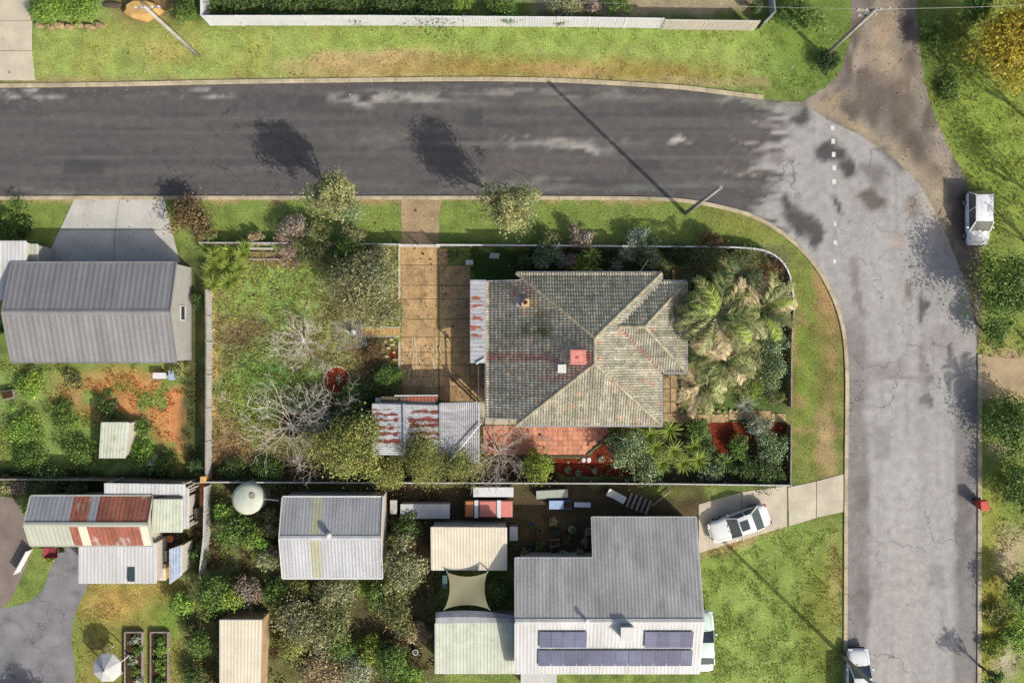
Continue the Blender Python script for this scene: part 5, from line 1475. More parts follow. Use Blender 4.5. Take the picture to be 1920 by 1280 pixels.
plant('understorey_shrub', 'olive thicket between the roof wing and the tall feather palm', 'shrub', 1300, 610, 30, 1.6, 'olive', (0.16, 0.05), 1.1)
plant('understorey_shrub', 'grey-green thicket under the arching pale palm', 'shrub', 1448, 560, 34, 1.6, 'greyolive', (0.18, 0.05), 1.1)
plant('understorey_shrub', 'grey-green thicket below the arching pale palm', 'shrub', 1440, 605, 32, 1.6, 'greyolive', (0.18, 0.05), 1.1)
plant('understorey_shrub', 'tangled olive thicket above the flax', 'shrub', 1385, 712, 34, 1.4, 'olive', (0.18, 0.05), 1.0)
plant('understorey_shrub', 'tangled grey thicket right of the lower feather palm', 'shrub', 1405, 672, 32, 1.5, 'greyolive', (0.18, 0.05), 1.0)
plant('understorey_shrub', 'olive thicket left of the dark palm', 'shrub', 1332, 525, 30, 1.5, 'olive', (0.16, 0.05), 1.0)
plant('understorey_shrub', 'grey-green thicket right of the dark palm', 'shrub', 1412, 530, 30, 1.5, 'greyolive', (0.16, 0.05), 1.0)
plant('understorey_shrub', 'low thicket at the foot of the right boundary above the path', 'shrub', 1452, 742, 24, 1.0, 'olive', (0.16, 0.05), 1.0)
plant('fence_shrub', 'mixed olive shrub on the front fence just right of the yuccas', 'shrub', 575, 470, 28, 1.8, 'olive', (0.15, 0.06), 1.0)
plant('fence_shrub', 'yellowish shrub on the front fence between olive shrub and dark shrub', 'shrub', 630, 494, 28, 1.8, 'yellow', (0.15, 0.06), 0.9)
plant('fence_shrub', 'grey shrub between the dark shrub and the driveway gate', 'shrub', 712, 478, 30, 2.0, 'greyolive', (0.18, 0.06), 1.0)
plant('fence_shrub', 'dark low shrub along the bottom fence right of the corner post', 'shrub', 440, 884, 26, 1.0, 'dark', (0.14, 0.06), 0.9)
plant('fence_shrub', 'dark low shrub along the bottom fence under the leafless trees', 'shrub', 505, 886, 30, 1.0, 'mid', (0.14, 0.06), 0.8)
plant('fence_shrub', 'dark shrub under the grey leafless tree', 'shrub', 640, 790, 34, 1.6, 'dark', (0.16, 0.06), 0.9)
plant('fence_shrub', 'green shrub between the round red bed and the rusted shed', 'shrub', 660, 745, 28, 1.2, 'mid', (0.16, 0.06), 1.0)
plant('fence_shrub', 'yellow-green shrub at the bottom fence left of the thin golden trees', 'shrub', 728, 878, 34, 2.4, 'yellow', (0.16, 0.07), 1.0)
# ---- street trees and verge shrubs
plant('street_tree', 'pale yellow-green street tree left of the driveway crossover', 'tree', 632, 372, 48, 6.8, 'pale', (0.18, 0.10), 2.2, tree=T, group=None)
plant('street_tree', 'pale yellow-green street tree right of the driveway crossover', 'tree', 965, 384, 48, 7.4, 'pale', (0.18, 0.10), 2.2, tree=T)
plant('verge_bush', 'brown-green bush on the verge right of the concrete driveway', 'bush', 362, 408, 44, 2.4, 'brown', (0.2, 0.10), 0.9)
plant('verge_bush', 'pale green bush outside the top left corner of the garden', 'bush', 388, 438, 20, 1.5, 'olive', (0.16, 0.08))
plant('verge_bush', 'greyish bush outside the front fence left of the street tree', 'bush', 548, 430, 30, 2.0, 'pink', (0.16, 0.06), 0.9)
plant('verge_bush', 'olive bush outside the front fence below the left street tree', 'bush', 600, 440, 26, 2.0, 'olive', (0.16, 0.08))
plant('verge_bush', 'yellowish bush outside the front fence between street tree and crossover', 'bush', 662, 442, 26, 2.0, 'greyolive', (0.16, 0.08))
plant('verge_bush', 'dull bush outside the fence above the weedy lawn', 'bush', 480, 446, 20, 1.2, 'dry', (0.14, 0.07))
plant('verge_bush', 'mauve-grey bush outside the front fence right of the right street tree', 'bush', 1088, 444, 26, 1.6, 'pink', (0.14, 0.08))
plant('verge_bush', 'small olive bush beside the mauve-grey bush', 'bush', 1030, 450, 20, 1.3, 'olive', (0.14, 0.08))
plant('verge_bush', 'pale bush outside the front fence left of the power pole', 'bush', 1196, 448, 24, 1.6, 'silver', (0.14, 0.08))
plant('verge_bush', 'brown bush outside the rounded boundary corner', 'bush', 1330, 452, 24, 1.3, 'brown', (0.14, 0.08))
plant('verge_bush', 'dark bush outside the left fence of the garden', 'bush', 370, 560, 14, 1.0, 'dark', (0.14, 0.08))
plant('verge_bush', 'dark bush at the bottom of the grey shed wall', 'bush', 372, 872, 18, 1.2, 'dark', (0.14, 0.08))

# ---- north side
for px, lb in ((450, 'left'), (545, 'second'), (640, 'third'), (735, 'fourth'), (815, 'right')):
    plant('clipped_hedge', 'dark clipped hedge behind the white fence, %s section' % lb, 'hedge', px, 2, 52, 1.4, 'dark', (0.16, 0.09), 0.55, squash=0.42)
plant('pale_hedge', 'pale green clipped bush behind the white fence', 'hedge', 864, 8, 24, 1.4, 'bright', (0.14, 0.08), 1.1)
plant('back_shrub', 'dark shrub behind the white fence right of the pale bush', 'shrub', 945, 10, 34, 1.6, 'mid', (0.16, 0.08))
plant('back_shrub', 'grey shrub behind the white fence near its middle', 'shrub', 1060, 6, 40, 1.8, 'greyolive', (0.16, 0.07))
plant('back_shrub', 'grey-pink shrub behind the right half of the white fence', 'shrub', 1108, 14, 20, 1.5, 'pink', (0.16, 0.07))
plant('back_shrub', 'green shrub behind the right half of the white fence', 'shrub', 1160, 6, 30, 1.6, 'mid', (0.16, 0.08))
plant('back_shrub', 'dark shrub at the very top right of the white fence', 'shrub', 1416, 10, 16, 1.5, 'dark', (0.14, 0.08))
plant('pole_shrub', 'dark green shrub between the brown mound and the white fence', 'shrub', 352, 20, 30, 1.6, 'mid', (0.16, 0.08))
plant('verge_hedge', 'long pale hedge above the row of rocks, left half', 'hedge', 92, 16, 34, 1.0, 'bright', (0.14, 0.08), 1.0, squash=0.8)
plant('verge_hedge', 'long pale hedge above the row of rocks, right half', 'hedge', 155, 16, 36, 1.0, 'bright', (0.14, 0.08), 1.0, squash=0.8)
# ---- east side
plant('golden_wattle', 'big golden-yellow wattle in the top right corner', 'tree', 1890, 72, 82, 5.0, 'wattle', (0.22, 0.11), 1.1, tree=T)
plant('dark_tree', 'dark tree above the golden wattle near the top edge', 'tree', 1830, 20, 34, 3.2, 'mid', (0.2, 0.1), 1.0, tree=T)
plant('gravel_shrub', 'dark scrub beside the gravel road at the top', 'shrub', 1752, 70, 34, 1.6, 'mid', (0.18, 0.09))
plant('gravel_shrub', 'low green scrub on the shady bank right of the gravel road', 'shrub', 1780, 170, 30, 0.7, 'mid', (0.18, 0.09), 0.7)
plant('corner_bush', 'green bush left of the leaning power pole at the top right', 'bush', 1500, 30, 40, 1.8, 'mid', (0.18, 0.09), 0.8)
plant('corner_bush', 'dark bush at the mouth of the gravel road', 'bush', 1552, 118, 26, 1.2, 'deep', (0.18, 0.09), 0.8)
plant('shade_tree', 'dark green tree at the right edge below the white hatchback', 'tree', 1890, 550, 70, 4.2, 'mid', (0.22, 0.11), 1.1, tree=T)
plant('shade_tree', 'dark green bushy tree at the right edge above the dirt driveway', 'tree', 1868, 622, 30, 2.2, 'mid', (0.22, 0.11), 1.0, tree=T)
plant('shade_tree', 'dark tree at the right edge just below the dirt driveway', 'tree', 1900, 800, 56, 2.2, 'mid', (0.22, 0.11), 1.0, tree=T)
plant('shade_tree', 'dark tree at the right edge level with the red bin', 'tree', 1918, 915, 50, 2.4, 'mid', (0.22, 0.11), 1.0, tree=T)
plant('shade_tree', 'dark tree at the right edge near the bottom', 'tree', 1916, 1105, 34, 2.4, 'mid', (0.22, 0.11), 1.0, tree=T)
plant('shade_tree', 'bright green shrub in the bottom right corner', 'shrub', 1908, 1190, 34, 1.4, 'bright', (0.18, 0.09), 0.9)
plant('east_shrub', 'yellow-green shrub on the right verge below the red bin', 'shrub', 1868, 1150, 26, 0.6, 'yellow', (0.16, 0.08), 0.7)
plant('kerb_tree', 'small green tree near the kerb at the lower right', 'tree', 1866, 1268, 20, 3.2, 'mid', (0.18, 0.09), 0.9, tree=T)
plant('east_shrub', 'low yellow-green shrub near the bottom of the right verge', 'shrub', 1866, 1210, 28, 0.6, 'limey', (0.16, 0.08), 0.7)
# tall trees just outside the frame that shade the right verge and the road edge
for px, py, r, h, lb in ((1950, 250, 46, 8.0, 'top'), (1968, 400, 50, 8.5, 'second'), (1992, 520, 50, 8.5, 'third'), (1940, 655, 34, 8.0, 'lowest')):
    plant('tall_gum', 'tall gum tree beyond the right edge, %s of four' % lb, 'tree', 960 + (px - 960) * CAM_H / (CAM_H - h * .6), 640 + (py - 640) * CAM_H / (CAM_H - h * .6), r, h, 'mid', (0.26, 0.12), 0.45, tree=T)
palm('street_palm', 'tall slim palm at the right edge beside the dirt driveway', 2152, 926, 7.6, 0.8, ['dark', 'olive'], 16, 31)
for px, py, r, lb in ((40, 1345, 60, 'left'), (130, 1350, 50, 'right')):
    plant('court_tree', 'dark tree below the asphalt court, %s of two' % lb, 'tree', px - 60, py + 40, r, 4.0, 'deep', (0.22, 0.11), 1.0, tree=T)

# ---- the overgrown south garden
SG = [
 (440, 1000, 34, 2.2, 'mid', 'leafy shrub just below the round pale water tank'), (478, 1010, 26, 2.0, 'bright', 'bright shrub left of the upper part of the pale workshop'),
 (512, 985, 20, 2.0, 'olive', 'olive shrub squeezed against the left wall of the pale workshop'), (420, 960, 20, 1.6, 'bright', 'bright shrub left of the water tank stand'),
 (508, 1050, 22, 2.2, 'greyolive', 'grey-green shrub at the lower left wall of the pale workshop'), (395, 1110, 38, 2.6, 'mid', 'rounded mid-green shrub above the left of the cream studio'),
 (430, 1120, 30, 2.4, 'limey', 'light green shrub touching the top left of the cream studio'), (468, 1105, 30, 2.0, 'pink', 'mauve-brown shrub at the top right of the cream studio'),
 (515, 1108, 24, 1.8, 'mid', 'green shrub below the left corner of the pale workshop'), (560, 1098, 22, 1.2, 'yellow', 'yellow-green low shrub under the workshop eave'),
 (622, 1108, 36, 2.4, 'greyolive', 'grey-green shrub below the middle of the pale workshop'), (672, 1094, 22, 1.6, 'limey', 'lime shrub below the right corner of the pale workshop'),
 (760, 1064, 46, 3.4, 'greyolive', 'pale olive tree between the pale workshop and the cream shed'), (712, 1110, 26, 2.2, 'mid', 'dark green shrub below the pale olive tree'),
 (742, 1140, 36, 2.6, 'olive', 'olive shrub left of the shade sail'), (570, 1170, 50, 3.0, 'greyolive', 'wide grey-green shrub right of the cream studio'),
 (625, 1158, 36, 2.6, 'olive', 'olive shrub in the middle of the south garden'), (545, 1215, 32, 1.8, 'yellow', 'yellowing shrub right of the cream studio'),
 (640, 1210, 28, 1.6, 'mid', 'hollow-shaded shrub inside the fallen branches'), (600, 1262, 44, 1.8, 'dry', 'straw-coloured shrub on the bottom edge right of the studio'),
 (668, 1262, 30, 1.6, 'silver', 'silver-green shrub on the bottom edge of the south garden'), (740, 1240, 40, 2.0, 'mid', 'dark green shrub on the bottom edge left of the pale green verandah'),
 (700, 1225, 24, 1.6, 'limey', 'lime-green shrub left of the white bucket'), (768, 1268, 30, 1.4, 'bright', 'bright shrub below the left corner of the pale green verandah'),
 (780, 1180, 24, 1.2, 'dry', 'dry straw mound left of the pale green verandah'), (375, 1200, 24, 2.2, 'mid', 'green shrub left of the cream studio'),
 (365, 1270, 22, 1.6, 'dark', 'dark shrub at the bottom edge left of the cream studio'), (340, 1130, 26, 1.6, 'bright', 'bright green shrub below the white carport'),
 (372, 1040, 18, 1.2, 'dark', 'dark shrub below the corrugated side fence'), (930, 1100, 22, 1.8, 'mid', 'green shrub right of the shade sail'), (936, 1120, 18, 1.6, 'olive', 'olive shrub below the shrub right of the shade sail'),
 (766, 985, 26, 1.8, 'dark', 'dark shrub left of the cream shed'), (742, 1010, 18, 1.4, 'mid', 'green shrub beside the pale workshop right wall'),
]
for px, py, r, h, p_, lb in SG:
    plant('garden_shrub', lb, 'shrub', px, py, r * 1.15, h, p_, (0.2, 0.09), 0.95, 'overgrown shrubs of the south garden', tree=h > 2.9, squash=0.8 + 0.4 * ((px * 7 + py) % 10) / 10)
bare('fallen_branch', 'pile of grey fallen branches in the south garden', 612, 1200, 40, 0.9, M['twig_grey'], 14, 41, 'branch pile', r0=0.04)
bare('bare_shrub', 'leafless grey-brown shrub above the cream studio', 462, 1120, 34, 2.4, M['twig_grey'], 12, 44, 'bare shrub', r0=0.04)
# ---- west yard
WY = [(60, 720, 34, .8, 'bright', 'low bright shrub below the left end of the grey shed'), (120, 780, 30, .6, 'mid', 'low green weeds left of the orange soil'), (45, 800, 36, .8, 'bright', 'bright weedy mound at the left edge of the west yard'),
      (150, 850, 34, .8, 'mid', 'green clump left of the small white hutch'), (205, 762, 22, 1.4, 'dark', 'dark bush above the small white hutch'), (268, 800, 22, .7, 'mid', 'green weed clump right of the white hutch'),
      (270, 850, 32, .8, 'bright', 'bright weed clump below and right of the white hutch'), (60, 860, 34, .9, 'mid', 'green clump in the lower left of the west yard'), (310, 866, 26, .8, 'mid', 'green clump near the garden fence in the west yard'),
      (140, 710, 22, .6, 'olive', 'olive weed clump below the grey shed'), (330, 690, 20, .6, 'olive', 'weed clump below the right end of the grey shed'), (95, 900, 30, 1.2, 'dark', 'dark shrub above the left end of the patched shed'), (150, 912, 22, 1.4, 'dark', 'dark shrub between the two narrow fences above the patched shed'),
      (12, 905, 22, 1.2, 'olive', 'olive shrub at the left edge above the worn lane'), (28, 915, 20, 1.2, 'pink', 'purple-brown shrub at the left edge above the worn lane'),
      (40, 425, 26, .5, 'dark', 'low green shrub on the verge left of the concrete driveway'), (15, 420, 40, 1.2, 'mid', 'dark hedge at the left edge above the white annexe'), (5, 620, 14, 1.4, 'dark', 'dark shrub at the left edge beside the grey shed'),
      (90, 1045, 10, .4, 'limey', 'small lime plant on the grass wedge'), (60, 960, 12, .6, 'yellow', 'yellowish plant beside the left end of the patched shed')]
for px, py, r, h, p_, lb in WY:
    plant('yard_shrub', lb, 'shrub', px, py, r, h, p_, (0.18, 0.09), 0.8, 'shrubs and weed clumps of the west yard')

# ------------------------------------------------------------------ grass and weeds (uncountable)
EXCL = [ROAD_POLY, GRAVEL_POLY, [(752, 462), (882, 462), (912, 660), (912, 752), (752, 752)], PATIO, [(140, 373), (308, 373), (338, 494), (84, 494)], [(-60, -60), (62, -60), (66, 152), (-60, 152)],
        [(750, 371), (830, 371), (822, 462), (754, 462)], [(1477, 913), (1581, 888), (1585, 958), (1477, 986)], [(1310, 945), (1475, 910), (1475, 986), (1310, 1036)], [(-120, 930), (60, 930), (60, 1030), (106, 1030), (150, 1022), (168, 1092), (132, 1190), (142, 1400), (-120, 1400)],
        [(1240, 772), (1476, 772), (1476, 795), (1240, 795)], [(1040, 856), (1140, 820), (1225, 850), (1225, 893), (1040, 893)], [(1322, 789), (1400, 789), (1425, 824), (1368, 850), (1338, 848)], [(1838, 668), (1990, 672), (1990, 712), (1838, 752)], [(685, 612), (752, 612), (752, 632), (685, 632)]]
def tufts(name, n, box, hgt, seed, wd=0.018, nb=4, mul=1.0, keepfn=None, dryness=0.25, patch=None):
    rng = np.random.default_rng(seed)
    X = rng.uniform(box[0], box[2], n); Y = rng.uniform(box[1], box[3], n)
    k = np.ones(n, bool)
    for p in EXCL: k &= ~inpoly(X, Y, p)
    if keepfn is not None: k &= keepfn(X, Y)
    if patch: k &= fbm(X / patch, Y / patch, 3, seed) > 0.40 + 0.25 * rng.random(n)
    X = X[k]; Y = Y[k]; n = len(X)
    wx_ = (X - 960) / PPM; wy_ = (640 - Y) / PPM
    # base colour from the ground underneath
    ii = np.clip(np.searchsorted(gx, wx_), 0, ni - 1); jj = np.clip(np.searchsorted(gy, wy_), 0, nj - 1)
    base = GCOL[jj * ni + ii]
    hs = hgt * (0.5 + 0.9 * rng.random(n))
    R = lambda: rng.normal(size=(n, nb))
    ang = rng.uniform(0, 2 * math.pi, (n, nb)); lean = rng.uniform(.15, .95, (n, nb))
    h = hs[:, None] * rng.uniform(.6, 1.1, (n, nb))
    bx = wx_[:, None] + R() * hs[:, None] * .25; by = wy_[:, None] + R() * hs[:, None] * .25
    tx = bx + np.cos(ang) * lean * h; ty = by + np.sin(ang) * lean * h; tz = h * np.sqrt(np.maximum(.1, 1 - lean ** 2))
    sx = -np.sin(ang) * wd * (hs[:, None] / 0.15) ** .6; sy = np.cos(ang) * wd * (hs[:, None] / 0.15) ** .6
    z0 = np.zeros_like(bx)
    V = np.stack([np.stack([bx - sx, by - sy, z0], -1), np.stack([bx + sx, by + sy, z0], -1), np.stack([tx, ty, tz], -1)], 2).reshape(-1, 3)
    F = np.arange(len(V)).reshape(-1, 3)
    dry = rng.random((n, nb, 1)) < dryness
    c = base[:, None, :] * rng.uniform(.75, 1.5, (n, nb, 1)) * mul
    c = c * np.array([1.10, 1.0, 0.90])
    c = np.where(dry, np.array(alb(206, 194, 146)) * rng.uniform(.7, 1.1, (n, nb, 1)), c)
    c = np.repeat(c.reshape(-1, 3), 3, 0)
    return tag(npobj(name, V, F, M['grass'], None, c), kind='stuff')
GARDEN = [(386, 462), (752, 462), (752, 900), (386, 900)]
tag(tufts('garden_grass', 52000, (388, 464, 750, 898), 0.21, 3, 0.024, 5, 1.65, dryness=0.28, patch=9), 'weedy grass of the garden lawn', 'grass')
tag(tufts('garden_grass', 5000, (882, 464, 1478, 900), 0.12, 4, 0.016, 4, 1.35, dryness=0.08, keepfn=lambda X, Y: ~((X > 905) & (X < 1240) & (Y > 510) & (Y < 800))), 'short grass around the tiled house', 'grass')
tag(tufts('verge_grass', 22000, (0, 40, 1900, 170), 0.11, 5, 0.022, 4, 1.35, dryness=0.15, patch=22), 'mown grass of the upper verge', 'grass')
tag(tufts('verge_grass', 16000, (-20, 366, 1590, 900), 0.11, 6, 0.022, 4, 1.35, dryness=0.15, patch=22, keepfn=lambda X, Y: ((Y < 458) & (X < 1480)) | (X > 1490)), 'mown grass of the lower verge and street corner', 'grass')
tag(tufts('lawn_grass', 14000, (1312, 990, 1590, 1290), 0.11, 7, 0.022, 4, 1.35, dryness=0.06, patch=22), 'green front lawn beside the solar house', 'grass')
tag(tufts('bank_grass', 16000, (1720, -10, 1930, 1290), 0.16, 8, 0.025, 4, 1.35, dryness=0.12, patch=26), 'rough grass of the right bank', 'grass')
tag(tufts('yard_grass', 16000, (-10, 676, 372, 900), 0.18, 9, 0.03, 4, 1.35, dryness=0.05, patch=30, keepfn=lambda X, Y: fbm(X / 34, Y / 34, 4, 61) > 0.46), 'rank weeds of the west yard', 'weeds')
tag(tufts('south_weeds', 20000, (345, 905, 830, 1290), 0.22, 10, 0.035, 4, 1.35, dryness=0.15, patch=26), 'weeds of the overgrown south garden', 'weeds')
tag(tufts('south_lawn_grass', 7000, (145, 1090, 350, 1290), 0.10, 13, 0.022, 4, 1.35, dryness=0.35, patch=22), 'yellowed lawn below the white carport', 'grass')

def litter(name, label, cat, n, box, size, cols, seed, keep, flat=True, z=0.02):
    """fallen leaves, grit and pebbles: tiny loose pieces nobody could count"""
    rng = np.random.default_rng(seed)
    X = rng.uniform(box[0], box[2], n); Y = rng.uniform(box[1], box[3], n); k = keep(X, Y, rng); X = X[k]; Y = Y[k]; n = len(X)
    x = (X - 960) / PPM; y = (640 - Y) / PPM; s = size * np.exp(rng.normal(0, .4, n)); a = rng.uniform(0, 6.28, n)
    V = []
    for j in range(3):
        t = a + j * 2.094 + rng.normal(0, .3, n); V.append(np.stack([x + np.cos(t) * s, y + np.sin(t) * s, np.full(n, z) + (rng.random(n) * s * .6 if flat else 0)], 1))
    V.append(np.stack([x, y, z + s * (0.25 if flat else 0.9)], 1))
    V = np.stack(V, 1).reshape(-1, 3); b = np.arange(n)[:, None, None] * 4
    F = (np.array([[0, 1, 3], [1, 2, 3], [2, 0, 3]])[None] + b).reshape(-1, 3)
    c = np.array([alb(*q) for q in cols])[rng.integers(0, len(cols), n)] * rng.uniform(.6, 1.3, n)[:, None]
    o = npobj(name, V, F, M['grass'], None, np.repeat(c, 4, 0)); tag(o, label, cat, kind='stuff'); return o
litter('road_gravel', 'loose stones on the gravel side road', 'gravel', 9000, (1500, -20, 1845, 640), 0.03, ((170, 160, 146), (196, 184, 162), (150, 142, 132)), 51,
       lambda X, Y, r: inpoly(X, Y, GRAVEL_POLY) & ~(inpoly(X, Y, ROAD_POLY) & (r.random(len(X)) > .08)), False, 0.012)
def near_edge(X, Y, r):
    return inpoly(X, Y, ROAD_POLY) & (((np.abs(Y - 360) < 10 * r.random(len(X)) ** 2) & (X < 1250)) | ((np.abs(Y - 172) < 12 * r.random(len(X)) ** 2) & (X < 1300)) | ((np.abs(X - 1596) < 10 * r.random(len(X)) ** 2) & (Y > 650)) | ((np.abs(X - 1826) < 10 * r.random(len(X)) ** 2) & (Y > 650)))
litter('gutter_grit', 'grit and leaves gathered in the road gutters', 'grit', 60000, (-20, 150, 1850, 1290), 0.035, ((168, 158, 136), (120, 104, 80), (196, 186, 164)), 53, near_edge, True, 0.016)
litter('leaf_litter', 'fallen leaves and bark over the garden', 'leaf litter', 9000, (388, 464, 1476, 900), 0.05, ((186, 160, 116), (120, 92, 64), (206, 190, 150), (84, 66, 48)), 55,
       lambda X, Y, r: ~((X > 905) & (X < 1290) & (Y > 508) & (Y < 800)) & ~((X > 690) & (X < 905) & (Y > 740) & (Y < 872)) & (fbm(X / 30, Y / 30, 3, 8) > 0.42 + .2 * r.random(len(X))), True, 0.064)
litter('verge_litter', 'dead leaves and clippings over the verges', 'leaf litter', 9000, (0, 40, 1920, 470), 0.045, ((196, 172, 120), (140, 116, 76), (216, 204, 160)), 57,
       lambda X, Y, r: ~inpoly(X, Y, ROAD_POLY) & ~inpoly(X, Y, GRAVEL_POLY) & (fbm(X / 40, Y / 40, 3, 9) > 0.45 + .2 * r.random(len(X))), True, 0.03)
# ------------------------------------------------------------------ fences
def fence(name, label, pts, h, panel, mat, post_mat, cap=0.05, th=0.04, cat='fence', closed=False, rail=True):
    pts = [W(*p) for p in pts]
    root = thing(name, label, cat, pts[0])
    def post(p): MB().box((p.x, p.y, (h + .06) / 2), (.10, .10, h + .06)).build('post', post_mat, root)
    post(pts[0])
    for a, b in zip(pts[:-1], pts[1:]):
        L = (b - a).length; n = max(1, int(round(L / panel))); d = (b - a).normalized()
        for i in range(n):
            p = a.lerp(b, i / n) + d * .05; q = a.lerp(b, (i + 1) / n) - d * .05
            jz = random.uniform(-.01, .01)
            m = MB()
            k = max(1, int((q - p).length / 0.19))          # boards of the panel, each proud or recessed a little
            for j in range(k):
                s = p.lerp(q, j / k + .004); e = p.lerp(q, (j + 1) / k - .004)
                off = Vector((-d.y, d.x, 0)) * (0.008 if j % 2 else 0)
                m.beam(s + off + Vector((0, 0, h / 2 + jz)), e + off + Vector((0, 0, h / 2 + jz)), th, h - .04)
            m.build('panel', mat, root)
            if rail:
                MB().beam(p + Vector((0, 0, h + jz)), q + Vector((0, 0, h + jz)), cap + .04, .04).build('capping', post_mat, root)
            post(b if i == n - 1 else a.lerp(b, (i + 1) / n))
    return root
fence('panel_fence', 'pale grey panel fence down the left side of the garden', [(397, 545), (398, 640), (397, 886)], 1.2, 2.35, M['fence_grey'], M['timber_grey'])
fence('paling_fence', 'low weathered paling fence between the weedy lawn and the street', [(384, 458), (560, 459), (750, 461)], 1.0, 2.4, M['timber_grey'], M['fence_grey'])
fence('paling_fence', 'low pale fence between the driveway gate and the street corner', [(824, 462), (1000, 463), (1240, 465)] + smooth_line([(1240, 465), (1385, 466), (1440, 474), (1474, 510), (1481, 580)], 2)[1:], 1.0, 2.4, M['timber_grey'], M['fence_white'])
fence('paling_fence', 'low brown fence between the right garden and the side street verge', [(1481, 582), (1477, 640), (1476, 760)], 0.9, 2.2, M['timber'], M['timber_grey'])
fence('paling_fence', 'short brown fence right of the bottom mulch beds', [(1476, 796), (1475, 904)], 0.9, 2.0, M['timber'], M['timber_grey'])
fence('boundary_fence', 'dark timber fence along the bottom boundary of the garden', [(390, 898), (700, 899), (1040, 900), (1240, 901), (1472, 904)], 1.3, 2.4, M['timber_dark'], M['fence_grey'])
fence('white_fence', 'long bright white fence across the road at the top', [(396, 48), (700, 48), (1100, 51), (1236, 53)], 1.75, 2.4, M['fence_white'], M['fence_white'], th=0.05)
fence('white_fence', 'white side fence running up from the left end of the long white fence', [(394, 46), (393, -60)], 1.75, 2.4, M['fence_white'], M['fence_white'], th=0.05)
fence('cream_wall_fence', 'cream masonry fence continuing the long white fence to the right', [(1240, 54), (1320, 55), (1412, 56)], 1.6, 2.4, M['white_wall'], M['white_wall'], th=0.14)
fence('wire_fence', 'grey side fence at the right end of the cream masonry fence', [(1424, 54), (1444, 34), (1436, -40)], 1.2, 2.0, M['fence_grey'], M['steel'], th=0.03)
fence('yard_fence', 'dull timber fence between the west yard and the patched shed', [(-40, 893), (180, 894), (384, 900)], 1.2, 2.4, M['timber'], M['timber_grey'])
fence('corrugated_fence', 'tall narrow pale fence right of the white side verandah', [(396, 908), (394, 1000), (386, 1068)], 1.3, 2.2, M['fence_grey'], M['fence_grey'])
fence('lane_fence', 'short white rail fence between the worn lane and the grass wedge', [(38, 1070), (60, 1030)], 0.7, 1.7, M['fence_white'], M['fence_white'])
# corner post block
c = W(394, 892)
o = MB().box((c.x, c.y, .75), (.36, .42, 1.5)).build('corner_post', M['timber_yellow'], None, bevel=0.03); tag(o, 'stout yellow timber post in the bottom left corner of the garden', 'post')
# driveway gate
g0 = W(753, 462); g1 = W(822, 463)
gate = thing('driveway_gate', 'white slatted double gate at the top of the driveway', 'gate', (g0 + g1) / 2)
for a, b in ((0.01, .495), (.505, .99)):
    p = g0.lerp(g1, a); q = g0.lerp(g1, b)
    fr = MB()
    for z in (.12, 1.12): fr.beam(p + Vector((0, 0, z)), q + Vector((0, 0, z)), .06, .06)
    for e in (p, q): fr.beam(e + Vector((0, 0, .09)), e + Vector((0, 0, 1.15)), .06, .06)
    leaf = fr.build('gate_leaf', M['white'], gate)
    for k in range(8):
        s = p.lerp(q, (k + .7) / 8.4)
        MB().box((s.x, s.y, .62), (.09, .025, 1.0)).build('slat', M['white'], leaf)
for e in (g0, g1): MB().box((e.x, e.y, .65), (.12, .12, 1.3)).build('post', M['white'], gate)
# grey rails and seat near the top-left yucca
for y, m, lb in ((466, 'fence_grey', 'grey sleeper rail nearest the fence beside the yuccas'), (474, 'timber', 'brown sleeper rail beside the yuccas'), (486, 'timber_grey', 'lower sleeper rail edging the lawn beside the yuccas')):
    o = MB().beam(W(468, y) + Vector((0, 0, .08)), W(512 + (y - 466) * .8, y + .5) + Vector((0, 0, .08)), .14, .16).build('sleeper', M[m], None, bevel=.01); tag(o, lb, 'sleeper')

# ------------------------------------------------------------------ power poles and wires
def pole(label, bx, by, h, arm=None, r=0.15):
    b = W(bx, by)
    root = thing('power_pole', label, 'power pole', b)
    MB().tube([(b.x, b.y, -.1), (b.x, b.y, h * .5), (b.x, b.y, h)], [r, r * .9, r * .78], 12).build('shaft', M['pole'], root, smooth=True)
    MB().lathe((b.x, b.y, h), ((r * .8, 0), (r * .7, .05)), 12).build('cap', M['steel'], root)
    if arm is not None:
        for z, L in arm:
            d = Vector((1, 0.05, 0)).normalized()
            a = MB().beam(Vector((b.x, b.y, z)) - d * L / 2 + Vector((0, .14, 0)), Vector((b.x, b.y, z)) + d * L / 2 + Vector((0, .14, 0)), .10, .12).build('crossarm', M['timber_grey'], root)
            for s in (-.45, -.2, .2, .45):
                p = Vector((b.x, b.y, z)) + d * L * s + Vector((0, .14, .06))
                MB().lathe(p, ((.03, 0), (.06, .05), (.03, .1), (.05, .16), (.02, .2)), 8).build('insulator', M['white'], a)
    return Vector((b.x, b.y, h))
t1 = pole('pale timber power pole on the upper left verge', 372, 105, 9.0, [(8.3, 1.6)])
t2 = pole('power pole with crossarm beside the gravel road', 1545, 106, 8.6, [(8.1, 2.2), (7.2, 1.2)])
t3 = pole('grey power pole on the street corner verge', 1285, 400, 10.2, [])
t4 = pole('power pole beside the parked car at the bottom of the side street', 1577, 1226, 9.5, [(8.9, 1.6)])
def wire(label, a, b, sag=.5):
    pts = [a.lerp(b, i / 12) - Vector((0, 0, sag * 4 * (i / 12) * (1 - i / 12))) for i in range(13)]
    o = MB().tube(pts, [.012] * 13, 4).build('overhead_wire', M['wire']); tag(o, label, 'wire')
wire('overhead wire running left from the crossarm pole along the top edge', t2 + Vector((-.8, .14, -.35)), Vector((-30, t2.y + 2.0, 8.2)), .6)
wire('overhead wire running right from the crossarm pole to the top right corner', t2 + Vector((.8, .14, -.35)), Vector((45, t2.y + 1.2, 8.4)), .6)

